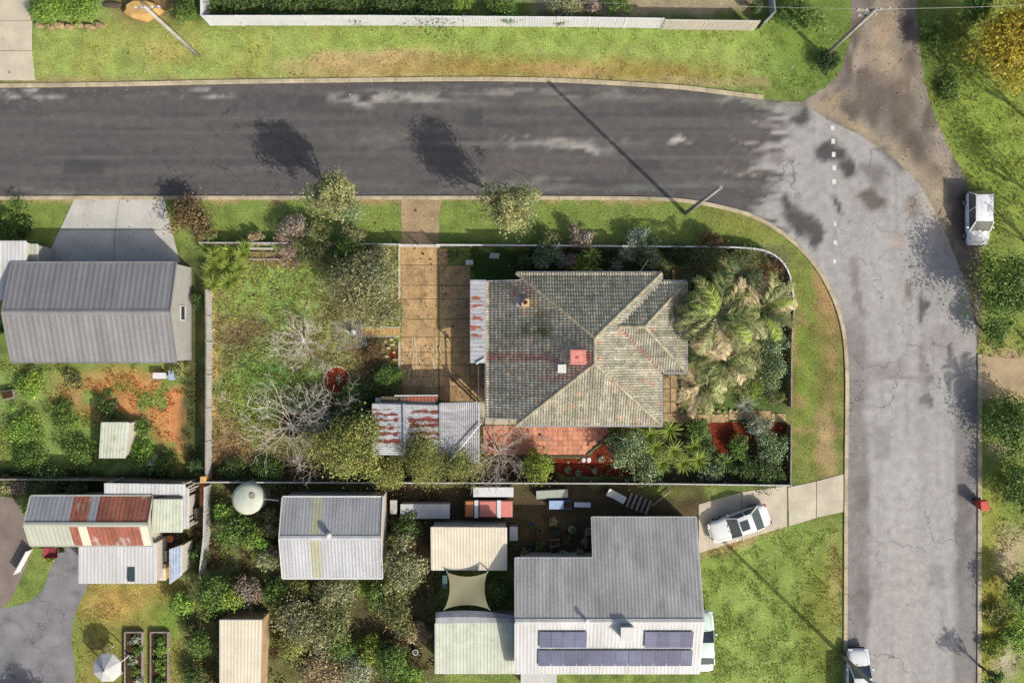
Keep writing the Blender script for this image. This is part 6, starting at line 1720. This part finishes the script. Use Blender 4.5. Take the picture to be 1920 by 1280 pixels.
# ------------------------------------------------------------------ antenna stay on the front roof edge
o = MB().tube([W(1196, 516, 3.0), W(1212, 492, 1.6), W(1228, 474, .2)], [.025, .025, .025], 6).build('stay_pole', M['white']); tag(o, 'thin white stay pole leaning against the front gutter of the tiled house', 'pole')

# ------------------------------------------------------------------ rotary clothes line
c = W(656, 626, 1.9)
cl = thing('clothes_line', 'square rotary clothes line on the lawn beside the yellow boardwalk', 'clothes line', (c.x, c.y, 0))
MB().tube([(c.x, c.y, 0), (c.x, c.y, 2.0)], [.035, .03], 10).build('mast', M['steel'], cl)
MB().lathe((c.x, c.y, 1.9), ((.07, 0), (.08, .1), (.05, .16)), 10).build('hub', M['steel'], cl)
rot = math.radians(12); R = 1.48
arms = [Vector((math.cos(rot + math.pi / 4 + k * math.pi / 2), math.sin(rot + math.pi / 4 + k * math.pi / 2), 0)) for k in range(4)]
for d in arms:
    MB().beam(Vector((c.x, c.y, 1.88)), Vector((c.x, c.y, 2.02)) + d * R, .035, .03).build('arm', M['steel'], cl)
    MB().beam(Vector((c.x, c.y, 1.45)), Vector((c.x, c.y, 1.95)) + d * R * .5, .02, .02).build('brace', M['steel'], cl)
for k in range(6):
    f = 0.36 + 0.64 * k / 5
    for i in range(4):
        a = Vector((c.x, c.y, 1.92 + .12 * f)) + arms[i] * R * f; b = Vector((c.x, c.y, 1.92 + .12 * f)) + arms[(i + 1) % 4] * R * f
        MB().tube([a, a.lerp(b, .5) - Vector((0, 0, .03)), b], [.014] * 3, 4).build('line', M['steel'], cl)
# boardwalk, step and bench slats beside it
bw = thing('boardwalk', 'short yellow timber boardwalk from the driveway to the clothes line', 'boardwalk', W(715, 622))
n = 10
for k in range(n):
    x0 = 684 + k * 6.6; slab_at(MB(), x0, 614.5, x0 + 6.4, 629, 0.03, 0.09 + random.random() * .006, 0.006).build('plank', M['timber_yellow'], bw)
for y in (613.4, 630.4):
    a = W(684, y); b = W(750, y); a.z = b.z = .05; MB().beam(a, b, .06, .1).build('bearer', M['white'], bw)
st = thing('slatted_pallet', 'dark slatted timber pallet at the left end of the boardwalk', 'pallet', W(675, 619))
for k in range(6):
    x = 668.5 + k * 2.4; a = W(x, 605); b = W(x + 1.2, 633); a.z = b.z = .12; MB().beam(a, b, .06, .03).build('slat', M['timber'] if k % 2 else M['timber_grey'], st)
for y in (608, 630):
    a = W(667, y); b = W(682, y); a.z = b.z = .06; MB().beam(a, b, .08, .08).build('bearer', M['timber_dark'], st)
o = MB().box(W(664.5, 623) + Vector((0, 0, .3)), (.26, .36, .6)).build('peg_box', M['white'], None, bevel=.03); tag(o, 'small white peg box under the clothes line', 'box')

# ------------------------------------------------------------------ round garden beds
def round_bed(label, px, py, rpx, agave):
    c = W(px, py); r = rpx / PPM
    root = thing('round_bed', label, 'garden bed', c)
    n = int(2 * math.pi * r / 0.27); first = None
    for k in range(n):
        a = 2 * math.pi * k / n
        if first is None:
            first = MB().box((c.x + r, c.y, .07), (.16, .235, .15), 0).build('edging_stone', M['stone'], root, bevel=.02)
            me = first.data; bpy.data.objects.remove(first)
            me.transform(Matrix.Translation(Vector((-r, 0, 0))))
            first = True
        o = bpy.data.objects.new('edging_stone', me); COL.objects.link(o); o.parent = root
        o.location = (math.cos(a) * r, math.sin(a) * r, random.uniform(-.02, .01)); o.rotation_euler = (0, 0, a + random.uniform(-.06, .06))
        m = o.modifiers.new('bevel', 'BEVEL'); m.width = .02; m.segments = 1
    rng = np.random.default_rng(int(px))
    pts = [(0, 0, .14)] + [(math.cos(t) * rr, math.sin(t) * rr, .12 + .03 * rng.random() - (.02 if rr > .8 else 0)) for rr in (r * .35, r * .65, r * .93) for t in np.linspace(0, 2 * math.pi, 28, endpoint=False)]
    fs = [(0, 1 + i, 1 + (i + 1) % 28) for i in range(28)] + [(1 + b * 28 + i, 1 + (b + 1) * 28 + i, 1 + (b + 1) * 28 + (i + 1) % 28, 1 + b * 28 + (i + 1) % 28) for b in range(2) for i in range(28)]
    MB().add([(c.x + p[0], c.y + p[1], p[2]) for p in pts], fs).build('mulch', M['mulch'] if agave else M['soil'], root)
    return c
c = round_bed('round red mulch bed with stone edging and a small agave', 632, 712, 25, True)
round_bed('round stone-edged bed half hidden under the white-twigged leafless tree', 549, 797, 24, False)
ag = W(638, 711)
agr = thing('agave', 'small blue-green agave in the round red mulch bed', 'agave', (ag.x, ag.y, .12))
rng = np.random.default_rng(77)
for k in range(13):
    V, F, C = blades((0, 0, 0), 1, .52, .06, PAL['silver'], rng, up=(.5, .5) if k < 8 else (1.0, 1.0), curve=.15, fold=.3)
    o = link('leaf', mesh_np('leaf', V, F, C), M['blade'], agr); o.rotation_euler = (0, 0, k * 2.4)

# ------------------------------------------------------------------ small things in the garden
def stone_at(name, label, px, py, w, d, h, mat, rz=0, cat='stone', z0=0, group=None):
    c = W(px, py, z0 + h)
    mb = MB(); rnd = random.Random(int(px * 3 + py))
    n = 9; ring = []
    for zz, s in ((0, 1.0), (h * .6, .95), (h, .72)):
        for k in range(n):
            a = 2 * math.pi * k / n
            ring.append((c.x + math.cos(a + rz) * w / 2 * s * rnd.uniform(.85, 1.12), c.y + math.sin(a + rz) * d / 2 * s * rnd.uniform(.85, 1.12), z0 + zz))
    fs = [tuple(range(n))[::-1], tuple(range(2 * n, 3 * n))] + [(b * n + i, b * n + (i + 1) % n, (b + 1) * n + (i + 1) % n, (b + 1) * n + i) for b in range(2) for i in range(n)]
    o = mb.add(ring, fs).build(name, mat, None, bevel=.015); tag(o, label, cat, group); return o
stone_at('stepping_stone', 'white stepping stone left of its pair below the patio corner', 1094, 862, .36, .40, .10, M['white'])
stone_at('stepping_stone', 'white stepping stone right of its pair below the patio corner', 1104, 862, .36, .44, .10, M['white'], .4)
PR = ['upper left', 'central', 'upper right', 'right-hand', 'lower left', 'lowest', 'leftmost', 'topmost']
for k, (x, y) in enumerate(((722, 640), (728, 652), (735, 646), (738, 660), (724, 668), (740, 674), (716, 655), (733, 636))):
    stone_at('rock', '%s pale rock of the cluster in the strip left of the driveway' % PR[k], x, y, .26 + .1 * (k % 3), .24, .18, M['stone'], k, 'rock', 0, 'pale rocks left of the driveway')
for k in range(12):
    stone_at('rock', '%s rock from the left edging the upper side of the sandstone path' % ordn[k], 1278 + k * 11.5, 770.5 + 2 * math.sin(k * 2.1), .24, .22, .16, M['stone'], k, 'rock', 0, 'rocks along the sandstone path')
for k in range(6):
    stone_at('rock', '%s rock from the top edging the paved corner beside the dry palm' % ordn[k], 1276 + 3 * math.sin(k), 706 + k * 11, .26, .3, .2, M['rock'], k, 'rock', 0, 'rocks beside the paved corner')
for k in range(7):
    stone_at('boulder', '%s brown boulder from the left in the row on the upper left verge' % ordn[k], 70 + k * 19, 46 + (k % 2) * 3, .62 + .12 * (k % 3), .42, .35, M['rock'], k, 'boulder', 0, 'row of rocks on the upper left verge')
for k in range(3):
    stone_at('log', 'bleached driftwood log right of the driveway gate, %s from the left' % ordn[k], 838 + k * 9, 477 + (k % 2) * 8, 1.1, .16, .16, M['timber_grey'], .6 + k * .7, 'log', 0, 'driftwood logs right of the driveway gate')
plant('gate_plant', 'small green plant among the driftwood right of the gate', 'plant', 850, 478, 12, .5, 'mid', (0.16, 0.05), 1.0)
st = thing('white_bench', 'small white slatted bench at the edge of the front lawn patch', 'bench', W(879, 491))
for k in range(4):
    a = W(873, 488.5 + k * 2.3, .42); b = W(887, 488.5 + k * 2.3, .42); MB().beam(a, b, .07, .03).build('slat', M['white'], st)
for x in (875, 885):
    p = W(x, 492, .2); MB().box((p.x, p.y, .2), (.05, .3, .4)).build('leg', M['white'], st)
o = MB().prism([W(*p)[:2] for p in ((919, 474), (937, 475), (935, 485), (917, 484))], 0, .06).build('paving_slab', M['concrete_grey'], None, bevel=.01); tag(o, 'single tilted grey slab on the dark front lawn patch', 'slab')
o = MB().box(W(1263, 518) + Vector((0, 0, .05)), (.25, .9, .1)).build('plank', M['timber_yellow'], None, bevel=.01); tag(o, 'short tan plank beside the top of the roof wing', 'plank')
bp = thing('bird_pot', 'pale round pot in the dark front strip', 'pot', W(1026, 499))
p = W(1026, 499); MB().lathe(p, ((.09, 0), (.13, .22), (.15, .24), (.11, .24), (.10, .16)), 12).build('bowl', M['white'], bp)

# ------------------------------------------------------------------ cars
def car(name, label, px, py, head, L, Wd, Ht, paint, kind='sedan', sunroof=False):
    c = W(px, py, .7)
    root = bpy.data.objects.new(name, None); COL.objects.link(root)
    root.location = (c.x, c.y, 0.04); root.rotation_euler = (0, 0, math.radians(head)); ORIGIN[root] = Vector((0, 0, 0))
    tag(root, label, 'car')
    hb = Ht * .62
    # lofted lower body along +X (front)
    st = [(-.5, .72, .50, .62), (-.485, .86, .30, .84), (-.42, .95, .20, .93), (-.25, 1.0, .18, .97), (0, 1.0, .18, 1.0), (.2, 1.0, .18, .98), (.34, .97, .18, .90), (.44, .92, .20, .80), (.485, .82, .28, .66), (.5, .66, .40, .52)]
    if kind == 'hatch': st[0] = (-.5, .80, .40, .80); st[1] = (-.49, .92, .26, .94)
    vs = []; fs = []; m = 12
    for fx, fw, zb, zt in st:
        w = Wd / 2 * fw; z0 = zb * hb + .05; z1 = hb * zt
        for k in range(m):
            a = 2 * math.pi * k / m
            ca, sa = math.cos(a), math.sin(a)
            y = math.copysign(abs(ca) ** .42, ca) * w; z = (z0 + z1) / 2 + math.copysign(abs(sa) ** .5, sa) * (z1 - z0) / 2
            vs.append((fx * L, y, z))
    for i in range(len(st) - 1):
        for k in range(m): fs.append((i * m + k, i * m + (k + 1) % m, (i + 1) * m + (k + 1) % m, (i + 1) * m + k))
    fs.append(tuple(range(m))[::-1]); fs.append(tuple(range((len(st) - 1) * m, len(st) * m)))
    b = MB().add(vs, fs).build('body', paint, root, smooth=True)
    s = b.modifiers.new('s', 'SUBSURF'); s.levels = 1; s.render_levels = 1
    # greenhouse
    if kind == 'sedan': lo = (-.36 * L, .20 * L); hi = (-.20 * L, .05 * L)
    else: lo = (-.485 * L, .24 * L); hi = (-.42 * L, .08 * L)
    wl = Wd * .46; wh = Wd * .37; z0 = hb * .93; z1 = Ht - .02
    gl = [(lo[0], -wl, z0), (lo[1], -wl * .94, z0 - .02), (lo[1], wl * .94, z0 - .02), (lo[0], wl, z0), (hi[0], -wh, z1), (hi[1], -wh, z1), (hi[1], wh, z1), (hi[0], wh, z1)]
    for nm, f in (('windscreen', (1, 2, 6, 5)), ('rear_window', (3, 0, 4, 7)), ('side_window', (0, 1, 5, 4)), ('side_window', (2, 3, 7, 6))):
        MB().add([gl[i] for i in f], [(0, 1, 2, 3)]).build(nm, M['glass_grey'], root)
    rf = MB()
    e = .03
    top = [(hi[0] - e, -wh - e, z1 - .02), (hi[1] + e, -wh - e, z1 - .02), (hi[1] + e, wh + e, z1 - .02), (hi[0] - e, wh + e, z1 - .02)]
    mid = [(hi[0] + .1, -wh + .1, z1 + .03), (hi[1] - .1, -wh + .1, z1 + .03), (hi[1] - .1, wh - .1, z1 + .03), (hi[0] + .1, wh - .1, z1 + .03)]
    rf.add(top + mid, [(0, 1, 2, 3)[::-1], (4, 5, 6, 7), (0, 1, 5, 4), (1, 2, 6, 5), (2, 3, 7, 6), (3, 0, 4, 7)])
    roof = rf.build('roof', paint, root, smooth=True)
    bv = roof.modifiers.new('b', 'BEVEL'); bv.width = .05; bv.segments = 3
    for fx, wv in ((.5, .62), (-.5, .7)):
        MB().box((fx * L, 0, .36), (.10, Wd * wv, .2)).build('bumper', M['dark'] if kind == 'hatch' else paint, root, bevel=.04)
    for fx in (-.20, .10):
        for sg in (-1, 1): MB().box((fx * L, sg * (Wd / 2 + .001), hb * .62), (.012, .02, hb * .55)).build('door_seam', M['dark'], root)
    for sg in (-1, 1):
        MB().beam((lo[1] + .10, sg * .12, hb * .95), (lo[1] - .16, sg * .42, hb * 1.03), .025, .02).build('wiper', M['dark'], root)
        MB().beam((.225 * L, sg * Wd * .36, hb * .985), (.43 * L, sg * Wd * .34, hb * .83), .012, .012).build('bonnet_seam', M['dark'], root)
    for i, j in ((0, 4), (1, 5), (2, 6), (3, 7)):
        MB().beam(Vector(gl[i]), Vector(gl[j]), .07, .06).build('pillar', paint, root)
    xm = (lo[0] + lo[1]) / 2 - .05
    for sg in (-1, 1):
        MB().beam(Vector((xm, sg * (wl + .004), z0)), Vector(((hi[0] + hi[1]) / 2 - .05, sg * (wh + .008), z1)), .08, .03).build('pillar', paint, root)
        MB().box((lo[1] - .25, sg * (Wd / 2 + .06), z0 + .05), (.12, .16, .12)).build('mirror', paint, root, bevel=.02)
        MB().box((.485 * L, sg * Wd * .33, hb * .60), (.10, .32, .14)).build('headlight', M['lamp_clear'], root, bevel=.02)
        MB().box((-.49 * L, sg * Wd * .36, hb * .74), (.08, .24, .14)).build('tail_light', M['lamp_red'], root, bevel=.02)
    if sunroof:
        MB().box(((hi[0] + hi[1]) / 2 + .15, 0, z1 + .036), (.62, .72, .012)).build('sunroof', M['glass'], roof)
    for fx in (-.31, .31):
        for sg in (-1, 1):
            wm = MB().tube([(fx * L, sg * (Wd / 2 - .20), .31), (fx * L, sg * (Wd / 2 - .01), .31)], [.31, .31], 18).build('wheel', M['dark'], root)
            MB().tube([(fx * L, sg * (Wd / 2 - .03), .31), (fx * L, sg * (Wd / 2 + .004), .31)], [.19, .19], 12).build('rim', M['steel'], wm)
    return root
car('sedan', 'white sedan with a sunroof parked on the neighbour driveway', 1387, 982, 200, 4.45, 1.78, 1.42, M['car_white'], 'sedan', True)
car('hatchback', 'white hatchback parked on the grass right of the side street', 1834, 410, 270, 3.85, 1.72, 1.52, M['car_white'], 'hatch')
car('green_car', 'pale green car half hidden under the right eave of the solar house', 1318, 1203, 90, 4.35, 1.72, 1.42, M['car_green'], 'sedan')
car('kerbside_car', 'white car cut off by the bottom edge beside the kerb', 1610, 1272, 90, 4.3, 1.75, 1.45, M['car_white'], 'hatch')

# ------------------------------------------------------------------ tanks, bins, clutter
c = W(462, 936, 2.0)
tk = thing('water_tank', 'round pale green water tank below the bottom fence', 'water tank', (c.x, c.y, 0))
MB().lathe((c.x, c.y, 0), ((1.12, 0), (1.14, .1), (1.12, .5), (1.14, .52), (1.12, 1.0), (1.14, 1.02), (1.12, 1.8), (.9, 1.98), (.4, 2.1), (.05, 2.14)), 36).build('shell', M['tank'], tk, smooth=True)
MB().lathe((c.x + .42, c.y + .28, 2.0), ((.22, 0), (.22, .12), (.18, .14)), 14).build('hatch', M['timber_grey'], tk)
MB().tube([(c.x + 1.0, c.y, 1.7), (c.x + 2.4, c.y, 2.4)], [.04, .04], 8).build('inlet_pipe', M['white'], tk)
c = W(200, 1252, 1.8)
dm = thing('gazebo', 'octagonal white gazebo roof at the bottom edge beside the vegetable beds', 'gazebo', (c.x, c.y, 0))
R = 1.06; pk = Vector((c.x, c.y, 2.3)); pts = [Vector((c.x + R * math.cos(a), c.y + R * math.sin(a), 1.7)) for a in [math.pi / 8 + k * math.pi / 4 for k in range(8)]]
for k in range(8):
    MB().add([pts[k], pts[(k + 1) % 8], pk], [(0, 1, 2)]).build('roof_panel', M['white_roof'], dm)
    if k % 2 == 0: MB().box((pts[k].x * .95 + c.x * .05, pts[k].y * .95 + c.y * .05, .85), (.08, .08, 1.68)).build('post', M['white'], dm)
MB().lathe((c.x, c.y, 2.26), ((.10, 0), (.08, .15), (.02, .3)), 8).build('finial', M['steel'], dm)
def veg_bed(label, x0, y0, x1, y1):
    a = W(x0, y1); b = W(x1, y0)
    root = thing('vegetable_bed', label, 'garden bed', ((a.x + b.x) / 2, (a.y + b.y) / 2, 0))
    MB().prism([(a.x, a.y), (b.x, a.y), (b.x, b.y), (a.x, b.y)], 0, .30).build('soil', M['soil'], root)
    for P0, Q0 in (((a.x, a.y), (b.x, a.y)), ((b.x, a.y), (b.x, b.y)), ((b.x, b.y), (a.x, b.y)), ((a.x, b.y), (a.x, a.y))):
        MB().beam((*P0, .18), (*Q0, .18), .08, .36).build('board', M['timber_grey'], root)
veg_bed('left raised vegetable bed with leafy greens', 238, 1182, 270, 1330)
veg_bed('right raised vegetable bed with leafy greens', 286, 1182, 318, 1330)
for k in range(5):
    plant('vegetable', '%s leafy vegetable from the top in the left raised bed' % ordn[k], 'vegetable', 254 + 5 * math.sin(k * 2), 1198 + k * 19, 12, .7, 'mid' if k % 2 else 'silver', (0.2, 0.1), .9, 'vegetables in the left raised bed')
    plant('vegetable', '%s leafy vegetable from the top in the right raised bed' % ordn[k], 'vegetable', 302 + 5 * math.sin(k * 3), 1198 + k * 19, 12, .7, 'bright' if k % 2 else 'mid', (0.2, 0.1), .9, 'vegetables in the right raised bed')

def wheelie(name, label, px, py, mat, lidmat, rz=0, w=.58, h=1.05):
    c = W(px, py, h)
    root = bpy.data.objects.new(name, None); COL.objects.link(root); root.location = (c.x, c.y, 0); root.rotation_euler = (0, 0, rz); ORIGIN[root] = Vector((0, 0, 0))
    tag(root, label, 'bin')
    MB().add([(-w * .38, -w * .4, 0.04), (w * .38, -w * .4, .04), (w * .38, w * .4, .04), (-w * .38, w * .4, .04), (-w / 2, -w * .55, h), (w / 2, -w * .55, h), (w / 2, w * .55, h), (-w / 2, w * .55, h)],
             [(3, 2, 1, 0), (4, 5, 6, 7), (0, 1, 5, 4), (1, 2, 6, 5), (2, 3, 7, 6), (3, 0, 4, 7)]).build('tub', mat, root, bevel=.03)
    MB().box((0, -.02, h + .03), (w * 1.06, w * 1.2, .07)).build('lid', lidmat, root, bevel=.03)
    MB().beam((-w * .4, w * .62, h - .04), (w * .4, w * .62, h - .04), .04, .04).build('handle', M['dark'], root)
    for s in (-1, 1): MB().tube([(s * w * .36, w * .45, .1), (s * w * .46, w * .45, .1)], [.1, .1], 12).build('wheel', M['dark'], root)
wheelie('wheelie_bin', 'red bin on the right verge beside the kerb', 1846, 947, M['red'], M['red'], .1)
c = W(94, 1036, .6)
wb = thing('wheelbarrow', 'maroon wheelbarrow at the top of the grass wedge', 'wheelbarrow', (c.x, c.y, 0))
MB().add([(c.x - .3, c.y - .2, .3), (c.x + .3, c.y - .2, .3), (c.x + .3, c.y + .2, .3), (c.x - .3, c.y + .2, .3), (c.x - .5, c.y - .36, .62), (c.x + .55, c.y - .36, .62), (c.x + .55, c.y + .36, .62), (c.x - .5, c.y + .36, .62)],
         [(3, 2, 1, 0), (0, 1, 5, 4), (1, 2, 6, 5), (2, 3, 7, 6), (3, 0, 4, 7)]).build('tray', M['maroon'], wb)
MB().tube([(c.x + .6, c.y - .05, .2), (c.x + .6, c.y + .05, .2)], [.2, .2], 14).build('wheel', M['dark'], wb)
for s in (-1, 1):
    MB().tube([(c.x + .6, c.y + s * .08, .2), (c.x - .2, c.y + s * .25, .32), (c.x - 1.0, c.y + s * .28, .6)], [.02] * 3, 6).build('handle', M['timber'], wb)
    MB().tube([(c.x - .3, c.y + s * .25, .32), (c.x - .35, c.y + s * .28, .02)], [.02] * 2, 6).build('leg', M['steel'], wb)

def crate(name, label, px, py, w, d, h, mat, rz=0, cat='crate', lid=None, slats=3):
    c = W(px, py, h)
    root = bpy.data.objects.new(name, None); COL.objects.link(root); root.location = (c.x, c.y, 0); root.rotation_euler = (0, 0, rz); ORIGIN[root] = Vector((0, 0, 0))
    tag(root, label, cat)
    MB().box((0, 0, h * .5), (w - .05, d - .05, h - .02)).build('body', mat, root, bevel=.02)
    if lid is not None:
        MB().box((0, 0, h + .015), (w, d, .05)).build('lid', lid, root, bevel=.015)
        MB().box((0, -d / 2 - .015, h * .8), (.16, .03, .04)).build('handle', M['steel'], root)
    else:
        for k in range(slats):
            z = h * (k + .5) / slats
            for s in (-1, 1): MB().box((0, s * d / 2, z), (w, .025, h / slats * .7)).build('slat', mat, root)
        MB().box((0, 0, h + .002), (w * .86, d * .8, .02)).build('contents', M['soil'], root)
    return root
crate('storage_box', 'long white flat-topped storage box below the bottom fence', 797, 958, 3.55, 1.05, 1.0, M['white'], 0, 'storage box', M['white_roof'])
crate('storage_box', 'pale grey sheet-topped box against the bottom fence behind the red trailer', 925, 922, 2.9, .7, .9, M['fence_grey'], 0, 'storage box', M['fence_white'])
crate('storage_box', 'dull grey box left of the long white storage box', 738, 950, .5, 1.0, .8, M['timber_grey'], 0, 'storage box', M['fence_grey'])
# red tarpaulin trailer
c = W(916, 953, .9)
tr = thing('covered_trailer', 'red tarpaulin trailer with pale straps right of the long white box', 'trailer', (c.x, c.y, 0))
MB().box((c.x, c.y, .62), (3.55, 1.15, .5)).build('tray', M['timber_dark'], tr)
for x, w, m in ((-1.38, .62, 'orange'), (-.02, 1.35, 'salmon'), (1.28, .9, 'salmon')):
    MB().box((c.x + x, c.y, .95), (w, 1.22, .22), taper=.94).build('tarpaulin', M[m], tr, bevel=.05)
for x in (-.88, .74): MB().box((c.x + x, c.y, .98), (.28, 1.26, .28)).build('strap', M['fence_white'], tr, bevel=.02)
for s in (-1, 1): MB().tube([(c.x, c.y + s * .62, .3), (c.x, c.y + s * .5, .3)], [.3, .3], 14).build('wheel', M['dark'], tr)
crate('blue_tub', 'pale blue tub among the clutter below the bottom fence', 1043, 946, 1.05, .62, .7, M['pale_blue'], 0, 'tub', M['pale_blue'])
crate('blue_crate', 'dark blue crate beside the pale blue tub', 1063, 946, .6, .6, .6, M['blue'], 0, 'crate')
crate('grey_board', 'pale grey board stack above the pale blue tub', 1035, 926, 2.3, .6, .5, M['fence_grey'], .05, 'board stack', M['grey_green'])
crate('grey_board', 'narrow white plank stack right of the dark blue crate', 1092, 946, 1.2, .35, .4, M['fence_white'], -.03, 'board stack', M['fence_white'])
crate('teal_tank', 'teal plastic drum at the left post of the shade sail', 834, 1090, .35, 1.0, .9, M['teal'], 0, 'drum', M['teal'])
crate('white_tub', 'upright white tub left of the cream shed', 746, 1013, .62, 1.0, .6, M['white'], -.2, 'tub', M['white'])
crate('side_box', 'grey and white box against the right wall of the cream shed', 963, 1000, .6, 1.0, .8, M['fence_grey'], 0, 'box', M['white'])
crate('brown_box', 'black box on the brown dirt right of the cream shed', 1043, 997, .8, .35, .4, M['dark'], 0, 'box', M['dark'])
crate('pot_box', 'tan wooden crate in the brown dirt patch', 1040, 1016, .75, .3, .35, M['timber_yellow'], .1, 'crate')
crate('pot_box', 'grey wooden crate below the tan crate in the dirt patch', 1042, 1030, .8, .5, .4, M['timber_grey'], .2, 'crate')
def pot(label, px, py, r, h, mat, palname):
    c = W(px, py, h); root = thing('potted_plant', label, 'potted plant', (c.x, c.y, 0))
    MB().lathe((c.x, c.y, 0), ((r * .7, 0), (r, h), (r * 1.08, h), (r * 1.08, h + .03), (r * .9, h + .03), (r * .88, h - .04)), 14).build('pot', mat, root)
    rng = np.random.default_rng(int(px + py)); V, F, C, cc = leaves(260, (c.x, c.y, h + .25), (r * 1.5, r * 1.5, .3), PAL[palname], .14, .07, rng)
    npobj('foliage', V, F, M['leaf'], root, C)
for lb, px, py, r, m, p_ in (('potted plant in a white pot near the house corner in the dirt patch', 1072, 992, .24, 'white', 'olive'), ('potted brown plant right of the grey wooden crate', 1062, 1012, .26, 'timber_dark', 'brown'),
                             ('potted purple-brown plant beside the grey house gutter', 1096, 1014, .28, 'dark', 'pink'), ('potted grey plant at the lower right of the dirt patch', 1088, 1036, .28, 'blue', 'greyolive'),
                             ('potted pale plant at the lower middle of the dirt patch', 1056, 1038, .26, 'fence_grey', 'silver'), ('potted green plant left in the dirt patch', 1012, 1020, .26, 'timber_dark', 'mid'),
                             ('potted pale yellow plant at the top of the dirt patch', 1036, 976, .28, 'orange', 'pale'), ('potted plant in a pale tub against the grey house wall', 1104, 996, .26, 'white', 'greyolive'),
                             ('potted plant in a maroon pot left in the dirt patch', 1012, 998, .22, 'maroon', 'brown'), ('potted plant in a blue pot beside the cream shed', 998, 985, .22, 'blue', 'dark'),
                             ('potted dark plant by the lower left of the dirt patch', 985, 1030, .26, 'dark', 'olive')):
    pot(lb, px, py, r, .35, M[m], p_)
# garden chair and slatted pallet near the neighbour driveway
c = W(1160, 932, .4)
ch = bpy.data.objects.new('garden_chair', None); COL.objects.link(ch); ch.location = (c.x, c.y, 0); ch.rotation_euler = (0, 0, -.5); ORIGIN[ch] = Vector((0, 0, 0))
tag(ch, 'white garden lounger above the solar house roof', 'lounger')
MB().box((0, 0, .36), (1.1, .55, .06)).build('seat', M['white'], ch, bevel=.02)
MB().beam((-.5, 0, .36), (-.95, 0, .75), .55, .06).build('backrest', M['white'], ch)
for sx in (-.45, .45):
    for sy in (-.22, .22): MB().box((sx, sy, .17), (.05, .05, .34)).build('leg', M['white'], ch)
c = W(1198, 944, .2)
pt = bpy.data.objects.new('timber_pallet', None); COL.objects.link(pt); pt.location = (c.x, c.y, 0); pt.rotation_euler = (0, 0, -.38); ORIGIN[pt] = Vector((0, 0, 0))
tag(pt, 'grey slatted pallet tilted beside the white lounger', 'pallet')
for k in range(5): MB().box((-.75 + k * .37, 0, .17), (.2, 1.1, .03)).build('slat', M['timber_grey'], pt)
for y in (-.48, 0, .48): MB().box((0, y, .08), (1.75, .09, .14)).build('bearer', M['timber_dark'], pt)
c = W(1232, 944, .15)
o = MB().beam(W(1222, 948, .2), W(1258, 920, .25), .08, .06).build('timber_rail', M['timber_grey']); tag(o, 'loose timber rail right of the grey pallet', 'rail')
bk = thing('bucket', 'white bucket in the dark soil left of the pale green verandah', 'bucket', W(780, 1219)); p = W(780, 1219)
MB().lathe(p, ((.15, 0), (.20, .34), (.22, .36), (.17, .36), (.15, .1)), 14).build('pail', M['white'], bk)
MB().tube([p + Vector((-.2, 0, .34)), p + Vector((0, .12, .5)), p + Vector((.2, 0, .34))], [.012] * 3, 5).build('handle', M['steel'], bk)
# things around the patched shed
c = W(316, 1012, .8)
fp = thing('fire_drum', 'dark round fire drum with an orange tub right of the white carport', 'drum', (c.x, c.y, 0))
MB().lathe((c.x, c.y, 0), ((.62, 0), (.66, .6), (.62, .62), (.5, .3)), 20).build('drum', M['timber_dark'], fp)
MB().lathe((c.x + .05, c.y + .05, .3), ((.22, 0), (.26, .4), (.1, .42)), 12).build('tub', M['orange'], fp)
crate('firewood_box', 'stack of cream boards beside the white carport', 305, 1072, .5, 1.2, .9, M['timber_yellow'], 0, 'board stack', M['cream_roof'])
crate('firewood_box', 'mauve-grey box above the cream boards beside the white carport', 305, 1042, .6, .8, .8, M['timber_grey'], 0, 'box', M['fence_grey'])
crate('canoe_rack', 'rust-orange upturned trough along the tall narrow pale fence', 381, 930, .5, 1.9, .5, M['orange'], 0, 'trough', M['orange'])
crate('canoe_rack', 'dark grey cart below the rust-orange trough', 374, 968, .7, 1.3, .6, M['dark'], .2, 'cart', M['timber_dark'])
crate('blue_bag', 'small blue bag below the rust-orange trough', 384, 957, .35, .45, .35, M['blue'], .3, 'bag', M['blue'])
crate('side_box', 'small white box below the right end of the grey shed', 298, 704, .9, .45, .5, M['fence_white'], 0, 'box', M['fence_white'])
crate('side_box', 'small blue-grey box beside the white box below the grey shed', 321, 703, .4, .7, .5, M['pale_blue'], 0, 'box', M['pale_blue'])
crate('side_box', 'small pale box at the lower right of the west yard', 284, 862, .8, .8, .5, M['pale_blue'], 0, 'box', M['fence_white'])
crate('side_box', 'whitish crate at the left edge of the west yard', 14, 740, .9, .6, .5, M['timber_grey'], .2, 'crate')
mound = stone_at('straw_mound', 'brown thatch mound at the top edge left of the power pole', 262, 14, 3.0, 1.5, .7, M['timber_yellow'], 0, 'mound')
stone_at('log', 'dark log beside the brown thatch mound', 208, 8, 1.6, .4, .3, M['timber_dark'], .8, 'log')
# roof clutter seen at the bottom edge below the solar house
crate('white_freezer', 'long white cabinet below the bottom gutter of the solar house', 1010, 1275, 2.6, 1.0, .9, M['white'], 0, 'cabinet', M['white_roof'])
